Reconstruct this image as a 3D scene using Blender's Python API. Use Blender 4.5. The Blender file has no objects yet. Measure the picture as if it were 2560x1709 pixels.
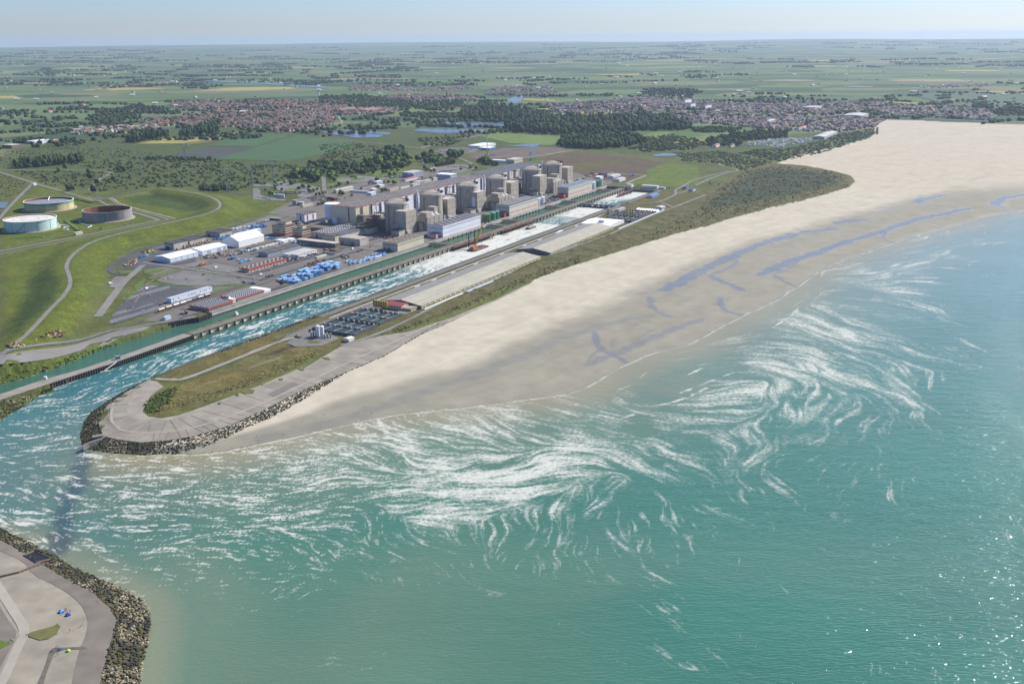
import bpy, bmesh, math, random
import numpy as np
from mathutils import Vector, Matrix, noise as mnoise
from mathutils.geometry import delaunay_2d_cdt
random.seed(7); RNG = np.random.default_rng(7)
scn = bpy.context.scene
COL = scn.collection
PI = math.pi
SEA = 2.5; LAND = 8.0
# ---------------------------------------------------------------- survey of the photograph -> ground coordinates (metres)
F = 2489.0; CX = 1280.0; CY = 854.5
TH = math.atan((CY-92)/F); RO = math.radians(0.45); CZ = 308.0
cT, sT, cR, sR = math.cos(TH), math.sin(TH), math.cos(RO), math.sin(RO)
def G(u, v, z=LAND):
    x = (u-CX)/F; y = (CY-v)/F
    a = x*cR+y*sR; b = -x*sR+y*cR
    t = (z-CZ)/(b*cT-sT)
    return (a*t, (b*sT+cT)*t)
def pix(x, y, z):
    z = z-CZ; b = y*sT+z*cT; c = y*cT-z*sT
    a = x/c; b = b/c
    return (CX+(a*cR-b*sR)*F, CY-(a*sR+b*cR)*F)
PHI = math.radians(29.0)
EA = (math.sin(PHI), math.cos(PHI)); EB = (math.cos(PHI), -math.sin(PHI))
def W(a, b): return (a*EA[0]+b*EB[0], a*EA[1]+b*EB[1])
def AB(p): return (p[0]*EA[0]+p[1]*EA[1], p[0]*EB[0]+p[1]*EB[1])
def fr(x0, y0, s): return lambda pts: [(x0+x/s, y0+y/s) for x, y in pts]
fA = fr(800,380,4.698); fB = fr(1250,360,4.698); fC = fr(350,500,4.698); fD = fr(0,450,4.698)
fM = fr(800,80,2.7314); fN = fr(700,560,3.132); fH = fr(150,750,2.4726); fJ = fr(0,700,4.698)
fK = fr(0,1300,3.8333); fR = fr(1600,80,2.4469); fS = fr(1100,750,1.609); fT = fr(0,80,2.7314)
fV = fr(0,0,2349/2560.); fG = fr(0,280,4.698)
E1 = fr(660,500,7.83); E2 = fr(880,480,7.83); E3 = fr(640,400,7.83); E4 = fr(920,380,7.83)
E5 = fr(1440,440,7.83); E6 = fr(740,720,7.83); E7 = fr(1140,440,7.83); E8 = fr(400,640,7.83)
def GL(pts, z=LAND): return [G(u, v, z) for u, v in pts]
# ---------------------------------------------------------------- numpy geometry helpers
def inpoly(x, y, poly):
    poly = np.asarray(poly); r = np.zeros(x.shape, bool); n = len(poly)
    x0, y0 = poly.min(0); x1, y1 = poly.max(0)
    m = (x >= x0) & (x <= x1) & (y >= y0) & (y <= y1)
    xs, ys = x[m], y[m]; q = np.zeros(xs.shape, bool)
    for i in range(n):
        ax, ay = poly[i]; bx, by = poly[i-1]
        if ay == by: continue
        c = ((ay > ys) != (by > ys)) & (xs < (bx-ax)*(ys-ay)/(by-ay)+ax)
        q ^= c
    r[m] = q
    return r
def dseg(x, y, line, closed=False, lim=None):
    """distance to a polyline; with lim only points near its bounding box are measured"""
    line = np.asarray(line, float); d = np.full(x.shape, 1e9); n = len(line)
    if lim:
        x0, y0 = line.min(0)-lim; x1, y1 = line.max(0)+lim
        m = (x > x0) & (x < x1) & (y > y0) & (y < y1)
        if m.any(): d[m] = dseg(x[m], y[m], line, closed)
        return d
    for i in range(n if closed else n-1):
        ax, ay = line[i]; bx, by = line[(i+1) % n]
        dx, dy = bx-ax, by-ay; L = dx*dx+dy*dy+1e-9
        t = np.clip(((x-ax)*dx+(y-ay)*dy)/L, 0, 1)
        d = np.minimum(d, np.hypot(x-ax-t*dx, y-ay-t*dy))
    return d
def vnoise(x, y, sc, seed=0):
    """smooth value noise on the ground plane"""
    r = np.random.default_rng(seed).random((256, 256)); X = x/sc; Y = y/sc
    i = np.floor(X).astype(int); j = np.floor(Y).astype(int); f = X-i; g = Y-j
    f = f*f*(3-2*f); g = g*g*(3-2*g); i &= 255; j &= 255; k = (i+1) & 255; l = (j+1) & 255
    return (r[i,j]*(1-f)+r[k,j]*f)*(1-g)+(r[i,l]*(1-f)+r[k,l]*f)*g
def sstep(a, b, x):
    t = np.clip((x-a)/(b-a), 0, 1); return t*t*(3-2*t)
def smooth(pts, n=3):
    pts = [tuple(p) for p in pts]
    for _ in range(n):
        q = [pts[0]]
        for p, r in zip(pts[:-1], pts[1:]):
            q += [(.75*p[0]+.25*r[0], .75*p[1]+.25*r[1]), (.25*p[0]+.75*r[0], .25*p[1]+.75*r[1])]
        pts = q+[pts[-1]]
    return pts
# ---------------------------------------------------------------- materials
MATS = {}
def srgb(r, g, b): return tuple(((c/255+.055)/1.055)**2.4 if c > 10 else c/255/12.92 for c in (r, g, b))
def mat(name, col=(.5,.5,.5), rough=.7, var=.18, scale=.25, spec=.3, metal=0., streak=0., bump=0., emit=None, attr=None, jitter=0.):
    """procedural surface: base colour broken by two sizes of noise, optional vertical weather streaks"""
    if name in MATS: return MATS[name]
    m = bpy.data.materials.new(name); m.use_nodes = True; nt = m.node_tree; N = nt.nodes; L = nt.links
    b = N['Principled BSDF']; b.inputs['Roughness'].default_value = rough; b.inputs['Metallic'].default_value = metal
    b.inputs['Specular IOR Level'].default_value = spec
    geo = N.new('ShaderNodeNewGeometry')
    n1 = N.new('ShaderNodeTexNoise'); n1.inputs['Scale'].default_value = scale; n1.inputs['Detail'].default_value = 6
    L.new(geo.outputs['Position'], n1.inputs['Vector'])
    mp = N.new('ShaderNodeMapRange'); mp.inputs['From Min'].default_value = .25; mp.inputs['From Max'].default_value = .75
    mp.inputs['To Min'].default_value = 1-var; mp.inputs['To Max'].default_value = 1+var
    L.new(n1.outputs['Fac'], mp.inputs['Value']); val = mp.outputs['Result']
    if streak:
        ma = N.new('ShaderNodeMapping'); ma.inputs['Scale'].default_value = (.6,.6,.03); L.new(geo.outputs['Position'], ma.inputs['Vector'])
        n2 = N.new('ShaderNodeTexNoise'); n2.inputs['Scale'].default_value = 1.; n2.inputs['Detail'].default_value = 4
        L.new(ma.outputs['Vector'], n2.inputs['Vector'])
        m2 = N.new('ShaderNodeMapRange'); m2.inputs['From Min'].default_value = .3; m2.inputs['From Max'].default_value = .7
        m2.inputs['To Min'].default_value = 1-streak; m2.inputs['To Max'].default_value = 1+streak*.4
        L.new(n2.outputs['Fac'], m2.inputs['Value'])
        mm = N.new('ShaderNodeMath'); mm.operation = 'MULTIPLY'; L.new(val, mm.inputs[0]); L.new(m2.outputs['Result'], mm.inputs[1]); val = mm.outputs[0]
    if jitter:
        oi = N.new('ShaderNodeObjectInfo'); m3 = N.new('ShaderNodeMapRange'); L.new(oi.outputs['Random'], m3.inputs['Value'])
        m3.inputs['To Min'].default_value = 1-jitter; m3.inputs['To Max'].default_value = 1+jitter
        mm = N.new('ShaderNodeMath'); mm.operation = 'MULTIPLY'; L.new(val, mm.inputs[0]); L.new(m3.outputs['Result'], mm.inputs[1]); val = mm.outputs[0]
    sc = N.new('ShaderNodeVectorMath'); sc.operation = 'SCALE'; L.new(val, sc.inputs['Scale'])
    if attr:
        at = N.new('ShaderNodeAttribute'); at.attribute_name = attr; L.new(at.outputs['Color'], sc.inputs[0])
    else: sc.inputs[0].default_value = col
    L.new(sc.outputs['Vector'], b.inputs['Base Color'])
    if bump:
        bp = N.new('ShaderNodeBump'); bp.inputs['Distance'].default_value = bump; L.new(n1.outputs['Fac'], bp.inputs['Height']); L.new(bp.outputs['Normal'], b.inputs['Normal'])
    MATS[name] = m
    return m
# ---------------------------------------------------------------- objects
def tag(o, label=None, cat=None, group=None, kind=None):
    for k, v in (('label', label), ('category', cat), ('group', group), ('kind', kind)):
        if v: o[k] = v
    return o
def thing(name, label, cat, loc=(0,0,0), group=None, rz=0):
    o = bpy.data.objects.new(name, None); COL.objects.link(o); o.location = loc; o.rotation_euler = (0,0,rz)
    o.empty_display_size = 1
    return tag(o, label, cat, group)
def npmesh(name, V, polys, mats, parent=None, origin=(0,0,0), midx=None, cols=None, attrs=None, smoothf=False):
    """polys: list of (k x n) index arrays with n = 3 or 4 corners"""
    V = np.asarray(V, np.float64)-np.asarray(origin, np.float64)
    me = bpy.data.meshes.new(name); me.vertices.add(len(V)); me.vertices.foreach_set('co', V.astype(np.float32).ravel())
    polys = [np.asarray(p, np.int32) for p in polys if len(p)]
    nl = sum(p.size for p in polys); npf = sum(len(p) for p in polys)
    me.loops.add(nl); me.polygons.add(npf)
    me.loops.foreach_set('vertex_index', np.concatenate([p.ravel() for p in polys]))
    tot = np.concatenate([np.full(len(p), p.shape[1], np.int32) for p in polys])
    st = np.concatenate([[0], np.cumsum(tot)[:-1]]).astype(np.int32)
    me.polygons.foreach_set('loop_start', st)
    try: me.polygons.foreach_set('loop_total', tot)
    except Exception: pass
    if midx is not None: me.polygons.foreach_set('material_index', np.asarray(midx, np.int32))
    for m in (mats if isinstance(mats, (list, tuple)) else [mats]): me.materials.append(m)
    if cols is not None:
        a = me.color_attributes.new('Col', 'FLOAT_COLOR', 'POINT')
        c = np.ones((len(V), 4), np.float32); c[:, :3] = cols; a.data.foreach_set('color', c.ravel())
    for k, v in (attrs or {}).items():
        a = me.attributes.new(k, 'FLOAT', 'POINT'); a.data.foreach_set('value', np.asarray(v, np.float32).ravel())
    me.update(calc_edges=True); me.validate()
    if smoothf: me.polygons.foreach_set('use_smooth', np.ones(npf, bool))
    o = bpy.data.objects.new(name, me); COL.objects.link(o)
    if parent: o.parent = parent
    else: o.location = origin
    return o
class MB:
    """collects shapes in world coordinates and links them as one mesh object"""
    def __init__(s): s.v = []; s.f = []; s.m = []; s.mi = 0
    def add(s, vs, fs, mi=None):
        n = len(s.v); s.v += [tuple(v) for v in vs]; s.f += [tuple(i+n for i in f) for f in fs]
        s.m += [s.mi if mi is None else mi]*len(fs); return s
    def prism(s, poly, z0, z1, mi=None, top=True, bottom=True):
        n = len(poly)
        a = sum(poly[i-1][0]*poly[i][1]-poly[i][0]*poly[i-1][1] for i in range(n))
        if a < 0: poly = poly[::-1]
        zb = z0 if callable(z0) else (lambda x, y: z0); zt = z1 if callable(z1) else (lambda x, y: z1)
        vs = [(x, y, zb(x, y)) for x, y in poly]+[(x, y, zt(x, y)) for x, y in poly]
        fs = [(i, (i+1) % n, n+(i+1) % n, n+i) for i in range(n)]
        if top: fs.append(tuple(range(n, 2*n)))
        if bottom: fs.append(tuple(range(n-1, -1, -1)))
        return s.add(vs, fs, mi)
    def box(s, a0, a1, b0, b1, z0, z1, mi=None, top=True, bottom=True):
        """box on the plant's own axes"""
        return s.prism([W(a0,b0), W(a1,b0), W(a1,b1), W(a0,b1)], z0, z1, mi, top, bottom)
    def rbox(s, cx, cy, lx, ly, z0, z1, rz=0, mi=None):
        c, d = math.cos(rz), math.sin(rz)
        return s.prism([(cx+x*c-y*d, cy+x*d+y*c) for x, y in ((-lx/2,-ly/2),(lx/2,-ly/2),(lx/2,ly/2),(-lx/2,ly/2))], z0, z1, mi)
    def cyl(s, x, y, z0, z1, r, r1=None, n=20, mi=None, top=True, bottom=False):
        r1 = r if r1 is None else r1
        vs = [(x+r*math.cos(2*PI*i/n), y+r*math.sin(2*PI*i/n), z0) for i in range(n)]+[(x+r1*math.cos(2*PI*i/n), y+r1*math.sin(2*PI*i/n), z1) for i in range(n)]
        fs = [(i, (i+1) % n, n+(i+1) % n, n+i) for i in range(n)]
        if top: fs.append(tuple(range(n, 2*n)))
        if bottom: fs.append(tuple(range(n-1, -1, -1)))
        return s.add(vs, fs, mi)
    def lathe(s, x, y, prof, n=32, mi=None, cap=True):
        vs = []; fs = []; k = len(prof)
        for r, z in prof: vs += [(x+r*math.cos(2*PI*i/n), y+r*math.sin(2*PI*i/n), z) for i in range(n)]
        for j in range(k-1):
            fs += [(j*n+i, j*n+(i+1) % n, (j+1)*n+(i+1) % n, (j+1)*n+i) for i in range(n)]
        if cap: fs.append(tuple(range((k-1)*n, k*n)))
        return s.add(vs, fs, mi)
    def bar(s, p, q, r=.15, n=4, mi=None):
        p = Vector(p); q = Vector(q); d = (q-p)
        if d.length < 1e-6: return s
        z = d.normalized(); x = z.orthogonal().normalized(); y = z.cross(x)
        vs = [tuple(c+(x*math.cos(2*PI*(i+.5)/n)+y*math.sin(2*PI*(i+.5)/n))*r) for c in (p, q) for i in range(n)]
        fs = [(i, (i+1) % n, n+(i+1) % n, n+i) for i in range(n)]+[tuple(range(n, 2*n)), tuple(range(n-1, -1, -1))]
        return s.add(vs, fs, mi)
    def hcyl(s, p, q, r, n=12, mi=None): return s.bar(p, q, r, n, mi)
    def build(s, name, mats, parent=None, origin=None, smoothf=False):
        o0 = tuple(parent.location) if parent is not None and parent.type == 'EMPTY' else (origin or (0,0,0))
        if parent is not None and parent.type != 'EMPTY':
            p = parent; off = Vector((0,0,0))
            while p: off += Vector(p.location); p = p.parent
            o0 = tuple(off)
        me = bpy.data.meshes.new(name); V = [(x-o0[0], y-o0[1], z-o0[2]) for x, y, z in s.v]
        me.from_pydata(V, [], s.f)
        for m in (mats if isinstance(mats, (list, tuple)) else [mats]): me.materials.append(m)
        me.polygons.foreach_set('material_index', s.m)
        if smoothf: me.polygons.foreach_set('use_smooth', [True]*len(s.f))
        me.update()
        o = bpy.data.objects.new(name, me); COL.objects.link(o)
        if parent is not None: o.parent = parent
        else: o.location = o0
        return o
def copy_tree(o, loc=None, rz=None, label=None, group=None, scale=None, parent=None):
    c = o.copy(); COL.objects.link(c)
    if parent: c.parent = parent
    if loc is not None: c.location = loc
    if rz is not None: c.rotation_euler = (0,0,rz)
    if scale is not None: c.scale = scale if isinstance(scale, tuple) else (scale,)*3
    if label: c['label'] = label
    if group: c['group'] = group
    for ch in list(o.children): copy_tree(ch, parent=c)
    return c
# palette
concrete = mat('weathered concrete', (.40,.355,.285), .85, .2, .12, streak=.14)
concrete_pale = mat('pale concrete', (.46,.42,.36), .85, .2, .1, streak=.12)
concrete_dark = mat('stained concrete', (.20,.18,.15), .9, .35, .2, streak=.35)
cream = mat('cream cladding', (.62,.55,.40), .6, .07, .05, streak=.07)
white_clad = mat('white cladding', (.72,.73,.76), .5, .06, .05, streak=.06)
white = mat('white paint', (.80,.80,.78), .5, .06, .2)
rooffelt = mat('grey roof felt', (.105,.10,.097), .95, .35, .15, spec=.05)
roofbrown = mat('weathered brown roof sheet', (.165,.135,.105), .95, .4, .09, spec=.05)
skylight_m = mat('skylight glazing', (.50,.52,.54), .3, .2, .3)
dark = mat('dark opening', (.02,.021,.024), .5, .2, .5)
glass = mat('dark window glass', (.035,.04,.05), .15, .2, .5, spec=.5)
rust = mat('red oxide steel', (.16,.062,.04), .8, .4, .5)
orange = mat('orange red trim', (.60,.085,.03), .6, .1, .3)
redm = mat('red panel', (.38,.05,.03), .6, .15, .3)
pink = mat('pink render', (.62,.34,.38), .8, .1, .3)
asphalt = mat('asphalt', (.075,.075,.078), .95, .22, .05)
asphalt_pale = mat('pale worn asphalt', (.16,.152,.138), .95, .2, .04)
gravel = mat('gravel yard', (.13,.12,.108), .95, .25, .05)
roadm = mat('grey road surface', (.185,.175,.158), .95, .18, .06)
steel = mat('grey steel', (.30,.31,.32), .5, .15, .5, metal=.2)
galv = mat('galvanised lattice', (.27,.29,.28), .5, .1, .5)
tyre = mat('black rubber', (.02,.02,.02), .8, .1, .5)
soilm = mat('sandy soil', (.30,.25,.18), .95, .25, .1)
# =============================================================== TERRAIN AND SEA
KC = 0.62
def c8(r, g, b, k=KC): return np.array([v*k for v in srgb(r, g, b)])
# shoreline (water edge) from the tip of the spit to the far right
ROCKSEA = fH([(125,850),(140,905),(215,930),(330,945),(500,957),(690,947)])
BEACHWL = fH([(800,951),(1000,937),(1220,890),(1400,851),(1600,806),(1830,756),(2100,701),(2349,673)])+fS([(120,430),(300,402),(450,388),(560,358),(650,310),(740,255),(860,210),(1000,180),(1100,120),(1220,60),(1340,5)])+fR([(950,1560),(1080,1470),(1200,1410),(1370,1350),(1540,1290),(1650,1250),(1800,1215),(2000,1165),(2150,1115),(2349,1095),(2900,1040),(3600,1000)])
CHBANK = [W(a, -735) for a in (1908, 1500, 1100, 850, 700)]
CHTIP = GL(fH([(600,462),(420,550),(300,622),(200,690),(150,750),(127,830)]), SEA)
WL = CHBANK+CHTIP+GL(ROCKSEA, SEA)+smooth(GL(BEACHWL, SEA), 2)
# upper edge: channel bank top, tip, promenade toe, dune foot
LE_CH = [W(a, -716) for a in (1908, 1500, 1100, 850)]
LE_TIP = GL(fH([(620,468),(560,492),(400,582),(300,652),(247,720),(240,770),(268,840)]), 7)
LE_PROM = GL(fH([(350,868),(500,888),(700,873),(850,842),(1050,783),(1250,692),(1500,563),(1700,482),(2000,352)])+fN([(1100,872),(1300,790),(1500,690),(1700,600),(1960,470)]), 6)
LE_DUNE = GL(fN([(2000,430),(2200,355),(2349,310)])+fR([(200,1240),(400,1190),(600,1130),(800,1075),(1000,1030),(1150,990),(1280,950),(1320,915),(1290,880),(1180,850),(1000,820),(830,808),(1000,745),(1200,705),(1400,650),(1440,620),(1430,580),(1460,545),(1500,536),(1700,541),(1900,552),(2349,566),(2900,585),(3600,600)]), 7)
LE = LE_CH+LE_TIP+LE_PROM+smooth(LE_DUNE, 1)
SHORE = LE+WL[::-1]
# lower-left headland
HEAD_OUT = GL(fK([(-500,-120),(-200,0),(0,75),(200,170),(380,265),(520,330),(660,430),(850,510),(1000,580),(1200,670),(1380,780),(1430,880),(1440,1000),(1430,1150),(1400,1240),(1370,1350),(1340,1568),(1330,1900)]), SEA)
HEAD_IN = GL(fK([(-500,-20),(-200,100),(0,190),(230,320),(450,450),(640,570),(880,690),(1050,840),(1120,960),(1080,1100),(1020,1300),(960,1568),(900,1900)]), 6)
HEADPOLY = HEAD_OUT+GL(fK([(-900,1900),(-900,-120)]), SEA)
# rock bank under the left end of the jetty, land left of the outlet
LROCK_OUT = GL(fJ([(-400,1960),(-100,1720),(150,1562),(330,1450),(500,1330),(640,1262)]), SEA)
LROCK_IN = GL(fJ([(-400,1600),(0,1425),(300,1345),(640,1245)]), 7)
# intake canal
INTL_W = GL(fJ([(-700,1400),(0,1228),(300,1150),(600,1050),(900,940),(1200,812),(1600,690),(2000,560),(2180,515)]), SEA)
INTL_T = GL(fJ([(-700,1270),(0,1110),(300,1045),(600,950),(900,845),(1200,722),(1500,645),(1800,590),(2180,490)]), LAND)
JETL_FAR = GL(fJ([(1500,862),(1200,962),(900,1062),(560,1150),(400,1202),(0,1340),(-700,1560)]), LAND)
JETL_NEAR = GL(fJ([(1560,900),(1340,965),(1040,1060),(640,1190),(300,1305),(0,1405),(-700,1640)]), LAND)
QUAY_B = -836.
INTAKE = INTL_W+[W(797,-841), W(1930,-841), W(1930,-780)]+[W(a,-780) for a in (1500,1000,720)]+JETL_NEAR
SEAPOLY = WL+[(9000,1500),(9000,-3000),(-6000,-3000),(-6000,200)]+HEAD_OUT[:2]+HEAD_OUT+HEAD_OUT[::-1][-1:]+[(-6000,HEAD_OUT[0][1]+30),(-6000,LROCK_OUT[0][1])]+LROCK_OUT+[W(720,-785), W(1500,-785), W(1930,-785), W(1930,-733)]
# headland is cut out of the sea by test order, so a plain polygon is enough here
SEAPOLY = WL+[(9000,1500),(9000,-3000),(-6000,-3000),(-6000,LROCK_OUT[0][1])]+LROCK_OUT+[W(720,-785), W(1930,-785), W(1930,-733)]
# embankment round the oil tanks
RIDGES = [(GL(fV([(-60,860),(0,818),(60,770),(110,715),(150,675),(163,650),(158,630),(150,610),(165,585),(200,560),(240,545),(300,530),(370,515),(440,500),(490,487),(508,472),(500,460),(480,450),(440,442),(400,436),(370,432)]), 18), 18., 55.),
          (GL(fV([(370,432),(330,442),(250,455)]), 14), 13., 40.)]
TANKC = [(-800.5,1646.2),(-860.6,1851.4),(-708.,1737.4)]
DUNE = [G(*p) for p in fN([(740,890),(1330,600),(1700,440),(2349,150)])+fR([(0,1195),(200,1080),(420,960),(620,850),(820,790),(830,808),(1000,820),(1180,850),(1290,880),(1320,915),(1280,950),(1150,990),(1000,1030),(800,1075),(600,1130),(400,1190),(200,1240),(0,1300)])+fN([(2200,355),(2000,430),(1800,490),(1500,640),(1100,790),(900,860)])]
SPITG = [G(*p) for p in fH([(1740,270),(1500,410),(1200,540),(900,650),(720,712),(620,726),(540,716),(510,680),(530,620),(600,560),(720,522),(800,500),(1100,380),(1400,240)])]
SPITG2 = [G(*p) for p in fH([(600,490),(700,420),(1000,300),(1340,190),(1350,270),(1100,350),(850,450),(720,490)])]
def height(x, y):
    x = np.atleast_1d(np.asarray(x, float)); y = np.atleast_1d(np.asarray(y, float))
    z = np.full(x.shape, LAND)
    r = np.hypot(x, y)
    far = r > 9000
    if far.any():
        az = np.arctan2(x, y)
        hh = 40*sstep(11000, 20000, r)*vnoise(x, y, 4200, 5)+165*sstep(19000, 31000, r)*(.45+.55*vnoise(x, y, 5200, 6))*(.62+.38*sstep(-.3, .15, az))
        z = z+np.where(far, hh, 0)
    # inland undulation
    z = z+np.where((r > 1100) & (r < 5000), .5*(vnoise(x, y, 45, 2)-.5), 0)
    for line, top, fall in RIDGES:
        d = dseg(x, y, line, lim=fall+5)
        t = 1-sstep(5, fall, d)
        z = np.maximum(z, LAND+(top-LAND)*t+np.where(d < fall, .8*(vnoise(x, y, 14, 3)-.5), 0)*t)
    m = inpoly(x, y, DUNE)
    if m.any():
        xs, ys = x[m], y[m]
        de = dseg(xs, ys, LE_DUNE)
        z[m] += sstep(0, 14, de)*(2.6*vnoise(xs, ys, 16, 8)+1.6*vnoise(xs, ys, 7, 9))*(1-.75*sstep(60, 200, de))
    for P_ in (SPITG, SPITG2):
        m = inpoly(x, y, P_)
        z[m] += 1.3*vnoise(x[m], y[m], 12, 8)
    m = inpoly(x, y, SHORE)
    if m.any():
        xs, ys = x[m], y[m]
        dw = dseg(xs, ys, WL); de = dseg(xs, ys, LE); t = dw/(dw+de+1e-6)
        wide = sstep(40, 90, dw+de)
        z[m] = SEA+4.5*(t*(1-wide)+wide*(.35*t+.65*t**3))
    near = (r < 2600) & ~m
    if near.any():
        xs, ys = x[near], y[near]
        de = dseg(xs, ys, LE_PROM+LE_DUNE[:4])
        z[near] -= 1.0*(1-sstep(0, 45, de))
    # intake canal left bank
    m = inpoly(x, y, INTL_T+INTL_W[::-1])
    if m.any():
        xs, ys = x[m], y[m]; dw = dseg(xs, ys, INTL_W); de = dseg(xs, ys, INTL_T); z[m] = SEA+(LAND-SEA)*dw/(dw+de+1e-6)
    w = inpoly(x, y, INTAKE); z[w] = SEA-3
    s = inpoly(x, y, SEAPOLY)
    if s.any():
        d = dseg(x[s], y[s], WL); z[s] = SEA-np.minimum(4, .05*d)
    m = inpoly(x, y, LROCK_OUT+LROCK_IN[::-1])
    if m.any():
        xs, ys = x[m], y[m]; dw = dseg(xs, ys, LROCK_OUT); de = dseg(xs, ys, LROCK_IN); z[m] = SEA+(6.5-SEA)*dw/(dw+de+1e-6)
    m = inpoly(x, y, HEADPOLY)
    if m.any():
        xs, ys = x[m], y[m]; dw = dseg(xs, ys, HEAD_OUT); de = dseg(xs, ys, HEAD_IN)
        inn = inpoly(xs, ys, HEAD_IN+HEADPOLY[-2:])
        z[m] = np.where(inn, 6.+np.minimum(2.5, de*.06), SEA+(6.-SEA)*dw/(dw+de+1e-6))
    return z
def Gd(u, v):
    """the point of the terrain seen at a pixel of the survey photograph"""
    z = LAND
    for _ in range(14):
        x, y = G(u, v, z); z = .5*z+.5*float(height(x, y)[0])
    return (x, y)
def GDL(pts): return [Gd(u, v) for u, v in pts]
def hz(x, y): return float(height(x, y)[0])
def grid(A, Rr):
    a, r = np.meshgrid(A, Rr); return r*np.sin(a), r*np.cos(a)
def quads(nr, nc):
    i = np.arange(nr*nc).reshape(nr, nc)
    return np.stack([i[:-1,:-1], i[:-1,1:], i[1:,1:], i[1:,:-1]], -1).reshape(-1, 4)
def geom(r0, r1, d): return np.exp(np.arange(math.log(r0), math.log(r1), d))
# ---------------------------------------------------------------- ground sheet
deg = math.radians
Acol = np.concatenate([np.arange(deg(-60), deg(-31), .012), np.arange(deg(-31), deg(29), .0016), np.arange(deg(29), deg(60), .012)])
Rrow = np.concatenate([geom(380, 950, .0024), geom(950, 2600, .003), geom(2600, 6000, .006), geom(6000, 37000, .012)])
X, Y = grid(Acol, Rrow); nr, nc = X.shape; x = X.ravel(); y = Y.ravel(); r = np.hypot(x, y)
Z = height(x, y)
ON = np.ones_like(x)
n1 = vnoise(x, y, 9, 11); n2 = vnoise(x, y, 40, 12); n3 = vnoise(x, y, 160, 13)
GRASS = c8(116,124,70); LAWN = c8(118,132,54); SCRUB = c8(88,103,66); DRYG = c8(140,138,84); SANDC = c8(220,209,185); SOIL = c8(150,138,118)
col = GRASS[None]*(.8+.4*n2[:,None])*np.ones((len(x),3)); veg = np.full(len(x), .6); wet = np.zeros(len(x)); fld = sstep(2500, 3400, r)
def paint(poly, c, soft=4., v=None, w=None, noise=0., f=None):
    """poly in world metres, blended over soft metres inside its edge"""
    global col
    m = inpoly(x, y, poly)
    if not m.any(): return
    xs, ys = x[m], y[m]
    t = np.clip(dseg(xs, ys, poly, True)/max(soft, .01), 0, 1)
    if noise: t = np.clip(t*1.6-noise*vnoise(xs, ys, 11, 21)-noise*.6*vnoise(xs, ys, 31, 22)*(1-t), 0, 1)
    col[m] = col[m]*(1-t[:,None])+np.asarray(c)*t[:,None]
    if v is not None: veg[m] = veg[m]*(1-t)+v*t
    if w is not None: wet[m] = wet[m]*(1-t)+w*t
    if f is not None: fld[m] = fld[m]*(1-t)+f*t
def pxp(pts, c, soft=4., **k): paint(GDL(pts), c, soft, **k)
# scrubby middle ground and the marsh plain
pxp(fV([(0,340),(300,300),(700,290),(1100,290),(1500,330),(2000,290),(1900,330),(1800,372),(1500,360),(1290,345),(900,350),(760,440),(560,452),(360,430),(200,440),(0,400)]), c8(104,118,70), 60, v=.9, f=0)
pxp(fT([(650,1090),(640,1060),(770,960),(600,930),(450,890),(1000,850),(1700,900),(2200,950),(2349,960),(2200,1010),(1600,1090),(1100,1060)]), c8(106,120,70), 15, v=1)
pxp(fT([(0,960),(100,940),(230,1040),(150,1100),(60,1150),(0,1160)]), c8(118,124,66), 10, v=.8)
# lawns on the embankment and round the tanks
pxp(fV([(0,835),(170,770),(250,640),(250,615),(300,575),(450,535),(690,470),(560,450),(370,430),(250,455),(90,420),(20,470),(0,520)]), LAWN, 10, v=.85)
pxp(fV([(30,700),(60,640),(120,610),(150,640),(130,700),(70,745),(10,790)]), c8(92,112,54), 12, v=.9)
pxp(fV([(270,455),(360,438),(470,455),(490,468),(440,487),(330,470)]), c8(92,112,56), 8, v=.9)
# plant platform: worn gravel and asphalt
PLATF = [W(a, b) for a, b in ((745,-842),(1960,-842),(2110,-835),(2110,-960),(2000,-1080),(1960,-1330),(1880,-1345),(1560,-1335),(1345,-1250),(1330,-1165),(1130,-1195),(1020,-1190),(945,-1135),(905,-1060),(880,-990),(810,-950),(735,-890))]
paint(PLATF, c8(150,143,134), 5, v=.1)
# brown pasture behind the plant, right green field
pxp(fB([(420,180),(880,80),(1700,170),(1950,210),(1700,330),(1720,370),(1500,460),(1130,420),(720,300),(560,190)]), c8(122,108,88), 14, v=.7)
pxp(fB([(800,240),(1100,200),(1400,190),(1500,210),(1100,280),(850,340)]), c8(124,120,74), 10, v=.8)
pxp(fB([(1700,310),(1950,215),(2349,250),(2349,470),(2050,490),(1700,485),(1480,465),(1730,370)]), c8(124,142,66), 10, v=.8, noise=.2)
# strip between channel and sea, dunes, spit
pxp(fB([(0,1290),(700,1040),(1300,770),(1480,690),(2050,560),(2349,480),(2349,640),(2060,740),(1800,850),(1300,1000),(560,1290),(0,1520)]), c8(128,128,78), 6, v=.7)
paint([W(a,b) for a,b in ((690,-717),(1908,-717),(1908,-620),(690,-620))], c8(124,120,72), 3, v=.7)
paint(DUNE, c8(124,122,82), 6, v=.9, noise=.5)
pxp(fR([(420,1000),(640,850),(830,830),(1180,860),(1270,900),(1200,950),(900,1020),(500,1090),(300,1120)]), c8(94,102,74), 34, v=1)
paint(SPITG, c8(136,130,80), 7, v=.85, noise=.55); paint(SPITG2, c8(132,124,76), 4, v=.7, noise=.3)
pxp(fH([(520,690),(520,630),(600,570),(720,540),(640,640),(560,710)]), c8(92,108,50), 6, v=1, noise=.4)
pxp(fH([(1210,350),(1480,250),(1530,270),(1300,350)]), c8(104,96,80), 8, v=.9, noise=.3)
pxp(fH([(720,560),(1050,440),(1450,300),(1480,330),(1100,470),(820,580)]), c8(172,160,128), 14, v=.4, noise=.7)
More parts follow.
